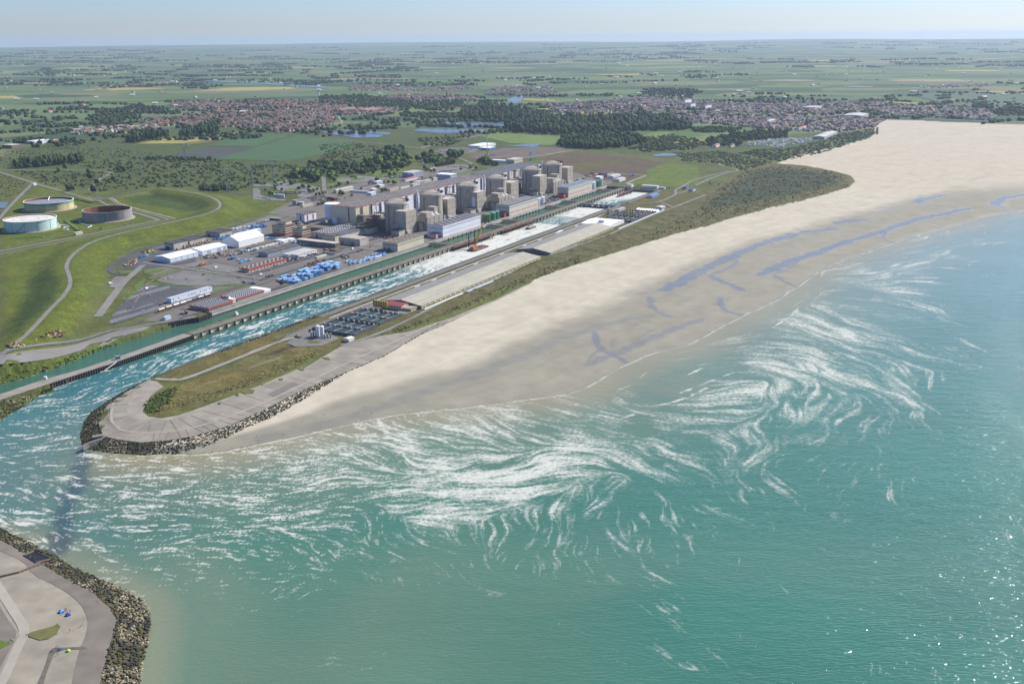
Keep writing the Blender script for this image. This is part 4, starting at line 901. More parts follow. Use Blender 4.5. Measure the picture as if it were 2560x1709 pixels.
# ---- reactors
ring_m = mat('grey brown dome concrete', (.36,.31,.245), .9, .2, .1, streak=.1)
RA = [1313, 1415, 1532, 1638, 1781, 1876]; RB = -940.
def reactor(i, a):
    cx_, cy2 = W(a, RB); nm = ['first', 'second', 'third', 'fourth', 'fifth', 'sixth'][i]
    lab = ['nearest round domed concrete reactor building behind the tower with a red circle on its roof', 'second round domed reactor building from the near end, slim white stack on its left edge', 'third round domed reactor building, behind the middle concrete tower', 'fourth round domed reactor building, slim white stack beside the far end of the long hall', 'fifth round domed reactor building, second from the far end of the row', 'farthest round domed concrete reactor building, last of the row'][i]
    t = thing('reactor_building', lab, 'reactor building', (cx_, cy2, LAND), 'domed reactor buildings')
    w = MB(); w.lathe(cx_, cy2, [(19.2,LAND-.4),(19.2,LAND+43.5)], 64, cap=False); w.build('cylinder', concrete, t, smoothf=True)
    w = MB(); w.lathe(cx_, cy2, [(19.2,LAND+43.5),(20.1,LAND+43.9),(20.1,LAND+46.2),(19.6,LAND+46.8)], 64, cap=False); w.build('ring_beam', concrete_pale, t)
    d = MB(); pr = [(19.6*(1-k/9)+.02, LAND+46.8+5.6*(1-(1-k/9)**1.45)) for k in range(10)]
    d.lathe(cx_, cy2, pr, 64); d.build('dome', ring_m, t, smoothf=True)
    d = MB()
    for k in range(40):
        an = 2*PI*k/40; d.bar((cx_+19.2*math.cos(an), cy2+19.2*math.sin(an), LAND+47.2), (cx_+12.*math.cos(an), cy2+12.*math.sin(an), LAND+49.8), .25)
    d.build('dome_ribs', concrete_pale, t)
    d = MB(); dx, dy = math.cos(-PHI+.55), math.sin(-PHI+.55)
    d.bar((cx_+6*dx, cy2+6*dy, LAND+52.6), (cx_+18.5*dx, cy2+18.5*dy, LAND+50.5), .7); d.rbox(cx_+18.5*dx, cy2+18.5*dy, 4, 3, LAND+48, LAND+51.5, -PHI); d.build('access_gangway', dark, t)
    for k, an in enumerate((PI/2-PHI+PI*.98, PI/2-PHI+PI*1.37, PI/2-PHI+PI*1.72, PI/2-PHI+PI*.55)):
        d = MB(); d.rbox(cx_+19.25*math.cos(an), cy2+19.25*math.sin(an), 1.1, 1.5, LAND, LAND+43.4, an); d.build('buttress_recess', concrete_dark, t)
    return t
for i, a in enumerate(RA): reactor(i, a)
TW = [(1289,1318,-925,-905,36.5), (1437,1463,-940,-921,34), (1520,1549,-931,-911,35), (1668,1698,-944,-924,33), (1740,1769,-917,-899,38), (1912,1938,-941,-922,34)]
TL = ['square concrete tower with a red circle on its roof, in front of the nearest dome', 'square concrete tower right of the second dome', 'square concrete tower in front of the third dome', 'square concrete tower right of the fourth dome', 'square concrete tower in front of the fifth dome', 'square concrete tower at the far right end of the reactor row']
for i, (a0, a1, b0, b1, h) in enumerate(TW):
    t = building('fuel_building', TL[i], 'concrete tower', a0, a1, b0, b1, h, concrete, concrete_pale, eave=.15, group='square towers beside the domes')
    q = MB(); q.box(a0+.2, a0+9, b1-4, b1+2.5, LAND-.3, LAND+5.5); q.box(a0-8, a0-.01, b0+6, b1-2, LAND-.3, LAND+8); q.build('annex', concrete_pale, t)
    q = MB(); q.box(a0-2, a0-.2, b0-3, b0+7, LAND, LAND+16); q.build('low_wing', concrete, t)
    for zz_ in (9, 18, 27): q = MB(); q.box(a0-.03, a1+.04, b1+.152, b1+.2, LAND+zz_, LAND+zz_+.25); q.build('casting_joint', concrete_dark, t)
    if i == 0:
        cx_, cy2 = W((a0+a1)/2+1, (b0+b1)/2); q = MB(); q.lathe(cx_, cy2, [(6.2,LAND+h+.46),(6.2,LAND+h+.52),(5.,LAND+h+.52)], 28, cap=False); q.build('red_circle', redm, t)
# ---- auxiliary blocks between the pairs, with roof boxes
AX = [(1329,1376,-916,-891,21.3), (1560,1606,-916,-889,21), (1782,1828,-918,-890,21)]
AL = ['concrete auxiliary block with rooftop vents between first and second towers', 'concrete auxiliary block with rooftop vents between third and fourth towers', 'concrete auxiliary block with rooftop vents between fifth and sixth towers']
for i, (a0, a1, b0, b1, h) in enumerate(AX):
    t = building('auxiliary_building', AL[i], 'concrete block', a0, a1, b0, b1, h, concrete, concrete_pale, eave=.1, parapet=1.2, group='auxiliary blocks between towers')
    for nm, q4, hh, m_ in (('roof_house', (a0+2,a0+16,b0+8,b1-3), 8, concrete), ('roof_house', (a1-12,a1-2,b0+3,b1-9), 12, concrete), ('roof_house', (a0+20,a0+31,b0+5,b1-8), 6, concrete_pale), ('air_vent', (a0+20,a0+25,b1-6,b1-2.5), 3, white), ('air_vent', (a0+32,a0+36,b1-7,b1-3), 3.4, white), ('air_vent', (a0+4,a0+9,b0+1,b0+5), 3, steel)):
        q = MB(); q.box(*q4, LAND+h+.46, LAND+h+hh); q.build(nm, m_, t)
    for k in range(3): q = MB(); q.box(a0+8+k*13, a0+8.5+k*13, b1+.002, b1+.3, LAND, LAND+h); q.build('downpipe', concrete_dark, t)
    q = MB(); q.cyl(*W(a0-4, b1-10), LAND-.3, LAND+13, 3.6, n=18); q.build('side_tank', concrete_pale, t)
    q = MB(); q.box(a0-2.5, a0-.01, b0+4, b1-8, LAND-.3, LAND+14); q.build('low_wing', concrete_dark, t)
    q = MB(); q.box(a0+6, a1-6, b0-40, b0-.01, LAND-.3, LAND+14); q.build('rear_wing', concrete, t)
# ---- between reactors and hall: plinths, rusty steel frames and white ducts at reactors 1, 3 and 5
for i, (a, lab) in enumerate(((1313, 'rusty steel stair frame and pipework in front of the nearest dome and hall end'), (1532, 'rusty steel frame and pipework left of the third dome'), (1781, 'rusty steel frame and pipework left of the fifth dome'))):
    cx_, cy2 = W(a-24, -966); t = thing('pipe_gantry', lab, 'steel frame', (cx_, cy2, LAND), 'rusty steel frames beside the reactors')
    f = MB()
    for ka in range(4):
        for kb in range(3):
            A0, B0 = a-34+ka*6, -976+kb*8; top = 34 if (ka, kb) in ((2,1),(3,1),(2,2),(3,2)) else 19+3*((ka+kb) % 2)
            f.bar((*W(A0,B0),LAND), (*W(A0,B0),LAND+top), .42)
            for zl in range(5, int(top)+1, 5):
                if ka < 3: f.bar((*W(A0,B0),LAND+zl), (*W(A0+6,B0),LAND+zl), .3)
                if kb < 2: f.bar((*W(A0,B0),LAND+zl), (*W(A0,B0+8),LAND+zl), .3)
                if (zl//5+ka+kb) % 2 and ka < 3: f.bar((*W(A0,B0),LAND+zl-5), (*W(A0+6,B0),LAND+zl), .22)
    f.build('columns_and_beams', rust, t)
    d = MB()
    for zl in (10, 15, 20, 25): d.box(a-33, a-17 if zl < 16 else a-22, -975, -961, LAND+zl, LAND+zl+.4)
    d.build('platforms', mat('dark rusted grating', (.075,.05,.04), .9, .4, .4), t)
    p = MB()
    for k in range(5): p.bar((*W(a-44,-985+k*4),LAND+14+k), (*W(a-14,-985+k*4),LAND+14+k), .5, 6)
    for k in range(4): p.bar((*W(a-46+k*3,-1012),LAND+12+2*k), (*W(a-46+k*3,-962),LAND+10+2*k), .55, 6)
    p.build('steam_pipes', mat('brown lagged pipe', (.20,.16,.13), .7, .3, .3), t)
    f = MB()
    for q4 in ((a-25,-971),(a-25,-961),(a-15,-971),(a-15,-961)): f.bar((*W(*q4),LAND+34), (*W(*q4),LAND+43), .4)
    for p_, q_ in (((a-25,-971),(a-15,-971)),((a-25,-961),(a-15,-961)),((a-25,-971),(a-25,-961)),((a-15,-971),(a-15,-961))): f.bar((*W(*p_),LAND+43), (*W(*q_),LAND+43), .5)
    f.build('lifting_gantry', rust, t)
    t = thing('duct_house', ['pale blue white vertical duct house on the flank of the nearest dome', 'pale blue white vertical duct house on the flank of the third dome', 'pale blue white vertical duct house on the flank of the fifth dome'][i], 'duct house', (*W(a-4, -916), LAND), 'duct houses on reactor flanks')
    q = MB(); q.box(a-13, a-4, -921.5, -915, LAND+10, LAND+27); q.build('casing', mat('blue white duct sheet', (.62,.67,.73), .5, .06, .1), t)
    q = MB(); q.box(a-12, a-5, -920.5, -916, LAND-.3, LAND+9.99); q.build('support', rust, t)
    t = building('connecting_block', ['shadowed concrete block between the hall and the nearest dome', 'concrete block between the hall and the third dome', 'concrete block between the hall and the fifth dome'][i], 'concrete block', a-10, a+75, -1011, -962, 17, concrete, rooffelt, eave=.1, group='blocks between hall and reactors')
    for k in range(3): q = MB(); q.box(a+2+k*22, a+12+k*22, -990, -975, LAND+17.5, LAND+22+k); q.build('roof_house', concrete_pale, t)
    q = MB(); q.cyl(*W(a+30, -972), LAND+17.5, LAND+25, 4, n=16); q.build('roof_tank', rust, t)
    t = building('gate_store', ['low pale concrete store at the foot of the first tower', 'low pale concrete store at the foot of the third tower', 'low pale concrete store at the foot of the fifth tower'][i], 'concrete store', a-43, a-26, -921, -906, 8.5, concrete_pale, rooffelt, parapet=1., group='low stores at tower feet')
# round steel air intake shadowed beside the hall
for i, a in enumerate((1290, 1500)):
    t = thing('air_intake_drum', ['dark round drum against the near corner of the long hall', 'dark round drum beside the third reactor frame'][i], 'drum', (*W(a-6+8, -1000), LAND), 'round drums by the hall'); q = MB(); q.hcyl((*W(a+8,-1006), LAND+17), (*W(a+8,-992), LAND+17), 6.5, 20); q.build('drum', concrete_dark, t); q = MB(); q.box(a+3, a+13, -1005, -993, LAND-.3, LAND+11); q.build('cradle', concrete_dark, t)
# slim white stacks
for i, (a, b, top) in enumerate(((1398,-957,53), (1622,-957,52), (1861,-957,52))):
    x_, y_ = W(a, b); t = thing('vent_stack', ['slim white vent stack at the left edge of the second dome', 'slim white vent stack at the left edge of the fourth dome', 'slim white vent stack at the left edge of the farthest dome'][i], 'stack', (x_, y_, LAND), 'slim white stacks')
    q = MB(); q.cyl(x_, y_, LAND-.3, LAND+top, 1.7, n=14); q.build('shaft', white_clad, t)
    q = MB()
    for zz_ in (18, 32, 46): q.cyl(x_, y_, LAND+zz_, LAND+zz_+.8, 2.1, n=14, bottom=True)
    q.build('collars', steel, t)
# ---- pump houses along the intake
band_d = mat('dark slate band', (.075,.08,.10), .6)
def pump(lab, a0, a1, b0, h, wall, roof, tr, sky, stripe=None):
    bands = [(band_d, h-4.4, h-3.6, .06)]
    t = building('pump_house', lab, 'pump house', a0, a1, b0, -840, h, wall, roof, trim=tr, trim_h=.1, sky=sky, bands=bands, group='pump houses along the intake canal')
    if stripe:
        m_, n_, z_, hh = stripe; L_ = (a1-a0-4)/n_
        for k in range(n_): q = MB(); q.box(a0+2+k*L_, a0+2+k*L_+L_*(.86 if n_ > 1 else 1), -839.99, -839.8, LAND+z_, LAND+z_+hh); q.build('stripe', m_, t)
    return t
pump('white pump house with dark roof and pink line, the one with the pink box', 1295, 1411, -869, 17.9, white_clad, rooffelt, pink, (9, 3, 2.4, 6, skylight_m, 1), (pink, 1, 6, .5))
pump('cream pump house with cluttered roof and red dashes, in the middle of the three', 1510, 1619, -868, 18.7, mat('pale cream sheet', (.62,.57,.47), .55, .05, .05, streak=.06), roofbrown, MATS['brown pipe'], (14, 3, 2.6, 6, skylight_m, 1), (orange, 5, 5, 1.1))
pump('cream pump house with blue grey roof and red dashes, the farthest one', 1746, 1856, -864, 19.2, MATS['pale cream sheet'], mat('blue grey roof', (.13,.15,.19), .8, .25, .15), white, (12, 4, 2.2, 5, skylight_m, 1), (orange, 4, 5, 1.1))
t = building('pump_house', 'low beige canal building with brown roof, nearest to the basin of containers', 'canal building', 1174, 1243, -868, -841, 12.4, cream, roofbrown, trim=cream, trim_h=.2, sky=(7, 3, 1.5, 2), bands=[(band_d, 8.4, 9.2, .06)], doors=[('a', -866, -862, 0, 4.5, orange, 'door'), ('a', -858, -854, 0, 4.5, orange, 'door')])
for lab, a0, a1, b0, b1, h, m_ in (('pink metal box against the end of the white pump house', 1281.5, 1294.6, -858, -844, 7, pink), ('rust red metal box against the end of the middle pump house', 1497, 1509.6, -857, -843, 7.2, mat('rust red box', (.33,.07,.04), .6)), ('orange red metal box against the end of the farthest pump house', 1733, 1745.6, -856, -843, 7.4, orange)):
    t = building('switch_box', lab, 'metal box', a0, a1, b0, b1, h, m_, mat('box lid', (.12,.09,.09), .7), eave=.1, doors=[('b', a0+8, a0+11, 0, 3, dark, 'door')], group='coloured boxes at pump house ends')
# ---- tanks
def tank(name, lab, a, b, r, h, m_, rm=None, dome=1.2, group=None, n=24, z=LAND, lad=True):
    x_, y_ = W(a, b); t = thing(name, lab, 'tank', (x_, y_, z), group)
    q = MB(); q.lathe(x_, y_, [(r,z-.3),(r,z+h)], n, cap=False); q.build('shell', m_, t, smoothf=True)
    q = MB(); q.lathe(x_, y_, [(r*1.02,z+h),(r*.6,z+h+dome*.75),(.05,z+h+dome)], n); q.build('roof', rm or m_, t, smoothf=True)
    if lad: q = MB(); an = -1.2; q.bar((x_+(r+.3)*math.cos(an), y_+(r+.3)*math.sin(an), z), (x_+(r+.3)*math.cos(an), y_+(r+.3)*math.sin(an), z+h+1), .18); q.build('ladder', steel, t)
    return t
tank('green_tank', 'olive green tank, largest of the green tanks after the white pump house', 1450, -852, 7.2, 12.4, mat('olive green paint', (.075,.16,.05), .5, .08, .1), mat('olive roof', (.13,.22,.09), .5), group='green tanks'); tank('green_tank', 'sea green tank between the olive one and the slimmer far one', 1468, -850, 5.4, 12.2, mat('sea green paint', (.07,.24,.15), .5, .08, .1), mat('sea green roof', (.12,.32,.21), .5), 1.8, group='green tanks'); tank('green_tank', 'sea green tank nearest to the rust red box', 1480, -849, 4.6, 12.6, MATS['sea green paint'], MATS['sea green roof'], 1.8, group='green tanks')
for i, (a, b) in enumerate(((1630,-853),(1637,-850),(1647,-853),(1655,-850),(1664,-853))): tank('white_silo', 'tall white silo in the row after the middle pump house', a, b, 3.1, 12.5, white_clad, white, 1., 'white silos after the middle pump house', 16)
for i, (a, b, r_, m_, lab) in enumerate(((1872,-852,4,white_clad,0), (1881,-849,4,white_clad,0), (1884,-858,4,white_clad,0), (1893,-852,4,white_clad,0), (1905,-850,4.4,mat('mid green paint', (.05,.20,.09), .5),1), (1915,-851,4.4,MATS['mid green paint'],1), (1926,-850,2.6,white_clad,2))):
    tank('white_silo' if lab != 1 else 'green_tank', ['white tank in the cluster after the farthest pump house', 'dark green tank beyond the white cluster at the far end of the quay', 'slim tall white tank at the far corner of the quay'][lab], a, b, r_, 12 if lab < 2 else 14, m_, None, 1., ['white tanks at the far quay', 'dark green tanks at the far quay', None][lab], 18)
# ---- offices
def office(lab, a0, a1, b0, b1, nf, fh, pent):
    h = nf*fh+2.6
    t = building('office_block', lab, 'office block', a0, a1, b0, b1, h, mat('cream concrete bands', (.66,.56,.42), .7, .06, .1), roofbrown, eave=.7, bands=[(redm, .2, 2.2, -.4 if False else .05)], group='cream and red office blocks')
    for k in range(nf):
        z_ = LAND+2.9+k*fh
        q = MB(); o_ = .22
        q.box(a0-o_, a1+o_, b1+.004, b1+o_, z_, z_+fh*.45); q.box(a0-o_, a0-.004, b0, b1, z_, z_+fh*.45); q.box(a1+.004, a1+o_, b0, b1, z_, z_+fh*.45); q.build('window_band', mat('dark red window band', (.14,.035,.03), .4, .3, .6), t)
        q = MB(); n_ = int((b1-b0)/2.2)
        for j in range(n_): q.box(a0-o_-.08, a0-o_-.003, b0+(j+.25)*(b1-b0)/n_, b0+(j+.7)*(b1-b0)/n_, z_+.2, z_+fh*.42)
        n_ = int((a1-a0)/2.6)
        for j in range(n_): q.box(a0+(j+.2)*(a1-a0)/n_, a0+(j+.75)*(a1-a0)/n_, b1+o_+.003, b1+o_+.08, z_+.2, z_+fh*.42)
        q.build('window_panes', glass, t)
    q = MB(); q.box(*pent, LAND+h+.47, LAND+h+5); q.build('roof_house', MATS['cream concrete bands'], t)
    q = MB(); q.box(pent[0]-.4, pent[1]+.4, pent[2]-.4, pent[3]+.4, LAND+h+5.004, LAND+h+5.5); q.build('roof_house_lid', roofbrown, t)
    return t
office('taller cream and red banded office block with five window rows', 1193, 1216, -1098, -1071, 4, 3.45, (1199,1213,-1090,-1074))
office('lower cream and red banded office block beside the taller one', 1194, 1215, -1057, -1038, 3, 3.3, (1201,1210,-1052,-1042))
t = building('workshop', 'white block with vertical red window strips behind the office blocks', 'building', 1308, 1339, -1147, -1129, 11.2, white_clad, rooffelt, sky=(5, 3, 1.6, 1.6), eave=.1, parapet=.8, doors=[('b', 1314, 1317.5, 1, 10, redm, 'red_window_strip'), ('b', 1329, 1332.5, 1, 10, redm, 'red_window_strip'), ('a', -1139, -1136, 1, 10.4, redm, 'red_window_strip')])
building('workshop', 'low cream building with diagonal skylights beside the hall end', 'building', 1304, 1326, -1101, -1080, 6, cream, concrete_pale, sky=(5, 3, 1.4, 4), bands=[(band_d, 3.6, 4.1, .06)])
building('workshop', 'small white annex with dark windows between striped block and hall', 'building', 1295, 1307, -1112, -1100, 4, white, roofbrown, windows=[('b', 6, 1.8, 1., 1.4, glass)])
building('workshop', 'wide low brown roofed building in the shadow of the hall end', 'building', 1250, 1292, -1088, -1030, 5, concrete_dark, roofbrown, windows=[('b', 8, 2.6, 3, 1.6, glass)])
t = building('workshop', 'wide low workshop with rows of white roof lights in front of the hall end', 'workshop', 1205, 1292, -1029, -992, 7.5, cream, rooffelt, sky=(15, 5, 1.8, 2.6, white, 1), doors=[('a', -1020, -1015, 0, 4.5, redm, 'door')], windows=[('a', 5, 4.8, 1, 1, glass)])
building('workshop', 'long grey flat roofed workshop behind the tall beige block', 'workshop', 1197, 1285, -990, -967, 8.2, cream, mat('slate roof felt', (.095,.10,.11), .9, .3, .15), bands=[(MATS['brown pipe'], 6.2, 6.8, .06)])
t = building('workshop', 'tall beige blank block at the front of the workshops', 'building', 1186, 1196.5, -991, -966, 9.6, cream, roofbrown, parapet=.7)
t = building('workshop', 'grey workshop with rust stained roof and orange doors', 'workshop', 1181, 1203, -955, -915, 10.2, concrete_pale, mat('rust stained roof', (.33,.26,.20), .85, .5, .12), sky=(6, 8, 1.4, 2, white, 1), doors=[('a', -932, -926, 0, 5.5, orange, 'door'), ('a', -950, -946, 0, 5, orange, 'door')])
building('workshop', 'cream block with orange rooftop box at the corner of the hall', 'building', 1262, 1288, -985, -960, 9, cream, roofbrown, parapet=.6)
building('perimeter_store', 'very long stained grey concrete building with flat roof in front of the workshops', 'store', 1151, 1162, -1012, -938, 7.2, concrete_dark, concrete_pale, eave=.5, windows=[('a', 12, 5.4, 2.4, 1.1, dark)])
t = building('guard_house', 'low guard house with stepped brown roof by the fence', 'guard house', 1115, 1133, -930, -910, 2.6, white, roofbrown, eave=1., windows=[('b', 4, 1.5, 2, 1.2, glass)]); q = MB(); q.box(1122, 1131, -926, -914, LAND+3.1, LAND+5.2); q.build('roof_house', roofbrown, t)
building('canteen', 'white low hall with small dark windows, right one of the white pair', 'building', 1073, 1115, -956, -943, 4.3, white, concrete_pale, windows=[('b', 8, 2.8, 1.2, .8, glass)]); building('canteen', 'white low hall, left one of the white pair', 'building', 1070, 1118, -969, -957.5, 4, white, mat('pale grey roof', (.42,.41,.40), .7, .12, .1))
building('store_shed', 'long grey metal store shed with dark roof left of the white pair', 'shed', 1058, 1128, -1004, -986, 5, mat('blue grey sheet', (.30,.34,.40), .5, .1, .1, streak=.15), rooffelt, gable=1.4, windows=[('b', 14, 2.4, .3, 4, MATS['grey steel'])])
building('store_shed', 'small cream sheet roofed shelter by the fence', 'shelter', 1082, 1103, -919.5, -915.5, 2, cream, mat('yellowish sheet', (.55,.50,.33), .7), gable=.5)
building('site_cabin', 'wide white roofed cabin left of the long concrete building', 'cabin', 1147, 1158, -1052, -1035, 3, white, white, gable=.6, group='white roofed cabins'); building('site_cabin', 'narrower white roofed cabin beside the wide one', 'cabin', 1163, 1173, -1047, -1034, 2.8, white, white, gable=.5, group='white roofed cabins')
building('store_shed', 'long low brown roofed hut beside the big white tent hall', 'hut', 1091, 1145, -1057, -1049, 2.4, cream, roofbrown, eave=.6, windows=[('b', 10, 1.4, 1, 1, glass)])
building('tent_hall', 'tall white gabled tent hall, biggest white roof in the yard', 'hall', 1090, 1145, -1104, -1072, 9.4, white, mat('white membrane', (.84,.84,.83), .5, .03, .05), gable=7.2, eave=.3)
t = building('store_hall', 'nearer white metal hall with sliding doors', 'hall', 964, 1016, -1112, -1080, 6.4, mat('blue white sheet wall', (.66,.70,.76), .45, .04, .1, streak=.05), mat('pale blue white roof', (.70,.73,.77), .4, .04, .1), gable=2.6, group='white metal halls'); 
for k in range(4): q = MB(); q.box(974+k*11, 974.3+k*11, -1079.99, -1079.85, LAND, LAND+6.2); q.build('wall_joint', dark, t)
t = building('store_hall', 'farther white metal hall joined to the nearer one, with grey doors', 'hall', 1024, 1074, -1112, -1080, 6, MATS['blue white sheet wall'], MATS['pale blue white roof'], gable=2.6, doors=[('b', 1034, 1041, 0, 5, mat('grey sliding door', (.36,.40,.46), .5), 'door'), ('b', 1054, 1061, 0, 5, MATS['grey sliding door'], 'door'), ('b', 1066, 1072, 0, 5, MATS['grey sliding door'], 'door')], group='white metal halls')
for lab, a0, a1, b0, b1, h in (('concrete shed with black felt roof, nearest of the two joined sheds', 1033, 1062, -1166, -1147, 9), ('concrete shed joined to the far side of the black roofed one', 1063.5, 1096, -1168, -1146, 8.2), ('wide concrete shed behind the white tent hall', 1136, 1163, -1186, -1156, 6.4)):
    building('concrete_shed', lab, 'shed', a0, a1, b0, b1, h, concrete_pale, mat('black felt', (.06,.06,.062), .9, .3, .2), parapet=.5, eave=.15, doors=[('a', b0+4, b0+9, 0, 4, dark, 'door')], group='concrete sheds along the slope')
building('site_cabin', 'long low white container building behind the tent hall', 'cabin', 1150, 1205, -1140, -1133, 4.5, white_clad, white, windows=[('b', 12, 2.8, 1.3, 1, glass)])
# orange trimmed buildings
pinkw = mat('pale pink render', (.66,.52,.45), .8, .06, .2)
t = building('reception_building', 'long low pink building with orange red roof edge', 'building', 972, 1046, -957, -942, 4.6, pinkw, rooffelt, trim=orange, trim_h=1.4, eave=.8, sky=(9, 2, 2, 2, white), doors=[('b', 976+k*6.4, 977.6+k*6.4, 0, 2.4, mat('brown door', (.22,.08,.05), .6), 'door') for k in range(11)])
t = building('canalside_building', 'dark roofed building with orange red edge and columns, nearest to the camera on the quay', 'building', 799, 837, -871, -842, 4, mat('recessed glazed wall', (.30,.26,.25), .5), mat('dark slate flat roof', (.085,.09,.10), .8, .15, .3), trim=orange, trim_h=.8, eave=1.2, sky=(9, 6, .9, .9, white, 1), group='orange edged canalside buildings')
for k in range(19): q = MB(); q.box(799.8+k*2, 800.2+k*2, -841.6, -841.2, LAND, LAND+4); q.build('column', pinkw, t)
for k in range(13): q = MB(); q.box(798.2, 798.6, -870+k*2.2, -869.6+k*2.2, LAND, LAND+4); q.build('column', pinkw, t)
t = building('canalside_building', 'dark roofed building with many white roof lights and orange red edge, second on the quay', 'building', 848, 893, -871, -844, 3.8, pinkw, MATS['dark slate flat roof'], trim=orange, trim_h=.8, eave=1., sky=(13, 6, 1, 1, white, 1), group='orange edged canalside buildings')
t = building('entrance_kiosk', 'small pink kiosk with white pyramid roof between the orange edged buildings', 'kiosk', 840, 846.5, -853, -844, 4.4, pinkw, pinkw, eave=.1); q = MB(); x_, y_ = W(842,-851); q.cyl(x_, y_, LAND+4.9, LAND+8, 3.4, .1, n=4); q.build('pyramid_roof', white, t)
building('site_cabin', 'flat white annex at the end of the second canalside building', 'annex', 894, 906, -872, -844, 3, white, white, eave=.1)
t = building('portable_offices', 'long two storey white portable office building beside the car park', 'office', 806, 872, -916.5, -909, 5.6, mat('white panels', (.74,.76,.80), .45, .03, .2), mat('grey blue flat roof', (.42,.46,.52), .6, .1, .1), eave=.1, bands=[(MATS['grey steel'], 2.75, 2.9, .03)])
for a_ in (809,812.5,820,846,849.5): q = MB(); q.box(a_, a_+1.2, -908.99, -908.9, LAND+1, LAND+2); q.build('window', glass, t)
for a_ in (809,817,833,837,840,843.5,852,858,861.5,868): q = MB(); q.box(a_, a_+1.3, -908.99, -908.9, LAND+3.7, LAND+4.8); q.build('window', glass, t)
building('site_hut', 'small pale hut with light blue roof near the canal wall', 'hut', 750, 758, -864, -858, 2.8, white, mat('pale blue sheet', (.33,.45,.62), .5), gable=.8)
# buildings on the far right of the station
building('workshop', 'brown roofed concrete workshop at the far end behind the quay', 'workshop', 2053, 2088, -915, -892, 7.6, concrete, mat('dark maroon roof', (.10,.055,.06), .8)); building('store_hall', 'pale flat hall left of the two far white halls', 'hall', 2040, 2082, -887, -872, 3.6, white_clad, MATS['pale grey roof'], gable=1.2); building('store_hall', 'white low hall nearest to the green field', 'hall', 1990, 2024, -850, -836, 4.8, white_clad, MATS['pale grey roof'], gable=1.2); building('site_cabin', 'small white roofed cabin in front of the maroon roofed workshop', 'cabin', 2015, 2032, -905, -892, 4, white, white)
building('site_cabin', 'white cabin block at the head of the outlet basin', 'cabin', 1931, 1944, -762, -728, 4.6, white_clad, MATS['pale grey roof'], windows=[('a', 10, 2.4, 1.4, 1, glass)]); building('site_cabin', 'small blue white cabin right of the basin head', 'cabin', 1932, 1940, -724, -712, 3, mat('light blue white', (.55,.64,.74), .5), MATS['pale grey roof']); building('site_cabin', 'small white cabin by the far weir', 'cabin', 1926, 1938, -792, -782, 5, white, MATS['pale grey roof'])
building('store_hall', 'blue roofed shelter beside the far outlet basin', 'shelter', 1812, 1850, -703, -692, 3.2, mat('white lattice wall', (.5,.55,.62), .5), mat('bright blue roof', (.09,.20,.45), .5), gable=1.2, windows=[('b', 10, 1.5, 1.4, 2, dark)])
# behind the halls
building('office_block', 'pale blue grey office slab rising behind the long hall', 'office', 1857, 1882, -1218, -1180, 11, mat('blue grey panels', (.42,.47,.54), .5, .06, .1), white, windows=[('a', 12, 8.4, 2, 1.2, glass), ('a', 12, 5, 2, 1.2, glass), ('b', 8, 8.4, 2, 1.2, glass)]); 
t = building('training_centre', 'grey purple building with round front on the lawn behind the halls', 'building', 1852, 1896, -1306, -1278, 10.5, mat('grey purple render', (.36,.35,.40), .7, .08, .1), MATS['pale grey roof'], windows=[('b', 9, 7, 2, 1.4, glass), ('b', 9, 3, 2, 1.4, glass), ('a', 6, 7, 2, 1.4, glass)]); q = MB(); q.cyl(*W(1856,-1284), LAND-.3, LAND+9, 9, n=24); q.build('round_front', MATS['grey purple render'], t)
building('canteen', 'long brick red roofed hall in front of the round fronted building', 'hall', 1796, 1846, -1270, -1258, 3.6, white, mat('brick red sheet', (.34,.15,.11), .8), gable=1.4)
def lowb(pts, h, lab, wall, roof, gable=0, nm='service_building', cat='building', **k):
    ab = [AB(G(u, v, LAND+h)) for u, v in pts]; a = [p[0] for p in ab]; b = [p[1] for p in ab]
    return building(nm, lab, cat, min(a), max(a), min(b), max(b), h, wall, roof, gable=gable, **k)
w4 = [('b', 8, 2.2, 1.6, 1.2, glass)]
lowb(E3([(1520,590),(1905,525)]), 6, 'cream two storey house block with grey roof left of the service huts', cream, MATS['pale grey roof'], 1.5, windows=w4)
lowb(E3([(1840,590),(2210,615)]), 4, 'long white roofed service hall behind the long hall', white, white, windows=w4)
lowb(E3([(2180,640),(2349,625)]), 5, 'pale blue service hall beside the white roofed one', MATS['light blue white'], white)
lowb(E3([(2080,530),(2280,475)]), 5, 'red banded service block behind the white roofed hall', MATS['grey purple render'], rooffelt, bands=[(redm, 1, 1.8, .05)])
lowb(E3([(340,665),(560,680)]), 5, 'white roofed bus shelter hall by the roundabout car park', white_clad, white)
lowb(E3([(1380,735),(1600,735)]), 5, 'dark red roofed pavilion at the site entrance', MATS['dark red window band'], mat('dark red pavilion roof', (.20,.08,.07), .8), 1.5)
lowb(E3([(705,790),(820,790)]), 9, 'grey transformer house beside the site fence', concrete_pale, concrete_pale); lowb(E3([(820,820),(945,820)]), 6, 'cream transformer hut right of the grey one', cream, cream); lowb(E3([(880,890),(1120,850)]), 3, 'long low pale hut along the site fence', cream, MATS['pale grey roof'])
lowb(E1([(120,345),(320,370)]), 4, 'dark flat roofed hut at the foot of the grass slope', MATS['brown pipe'], MATS['yellowish sheet'])
lowb(E4([(880,580),(1110,560)]), 5, 'grey flat service block right of the brick red hall', concrete_pale, MATS['pale grey roof'], windows=w4); lowb(E4([(1110,560),(1310,500)]), 5, 'cream annex with grey roof beside the office slab', cream, MATS['pale grey roof'], windows=w4)
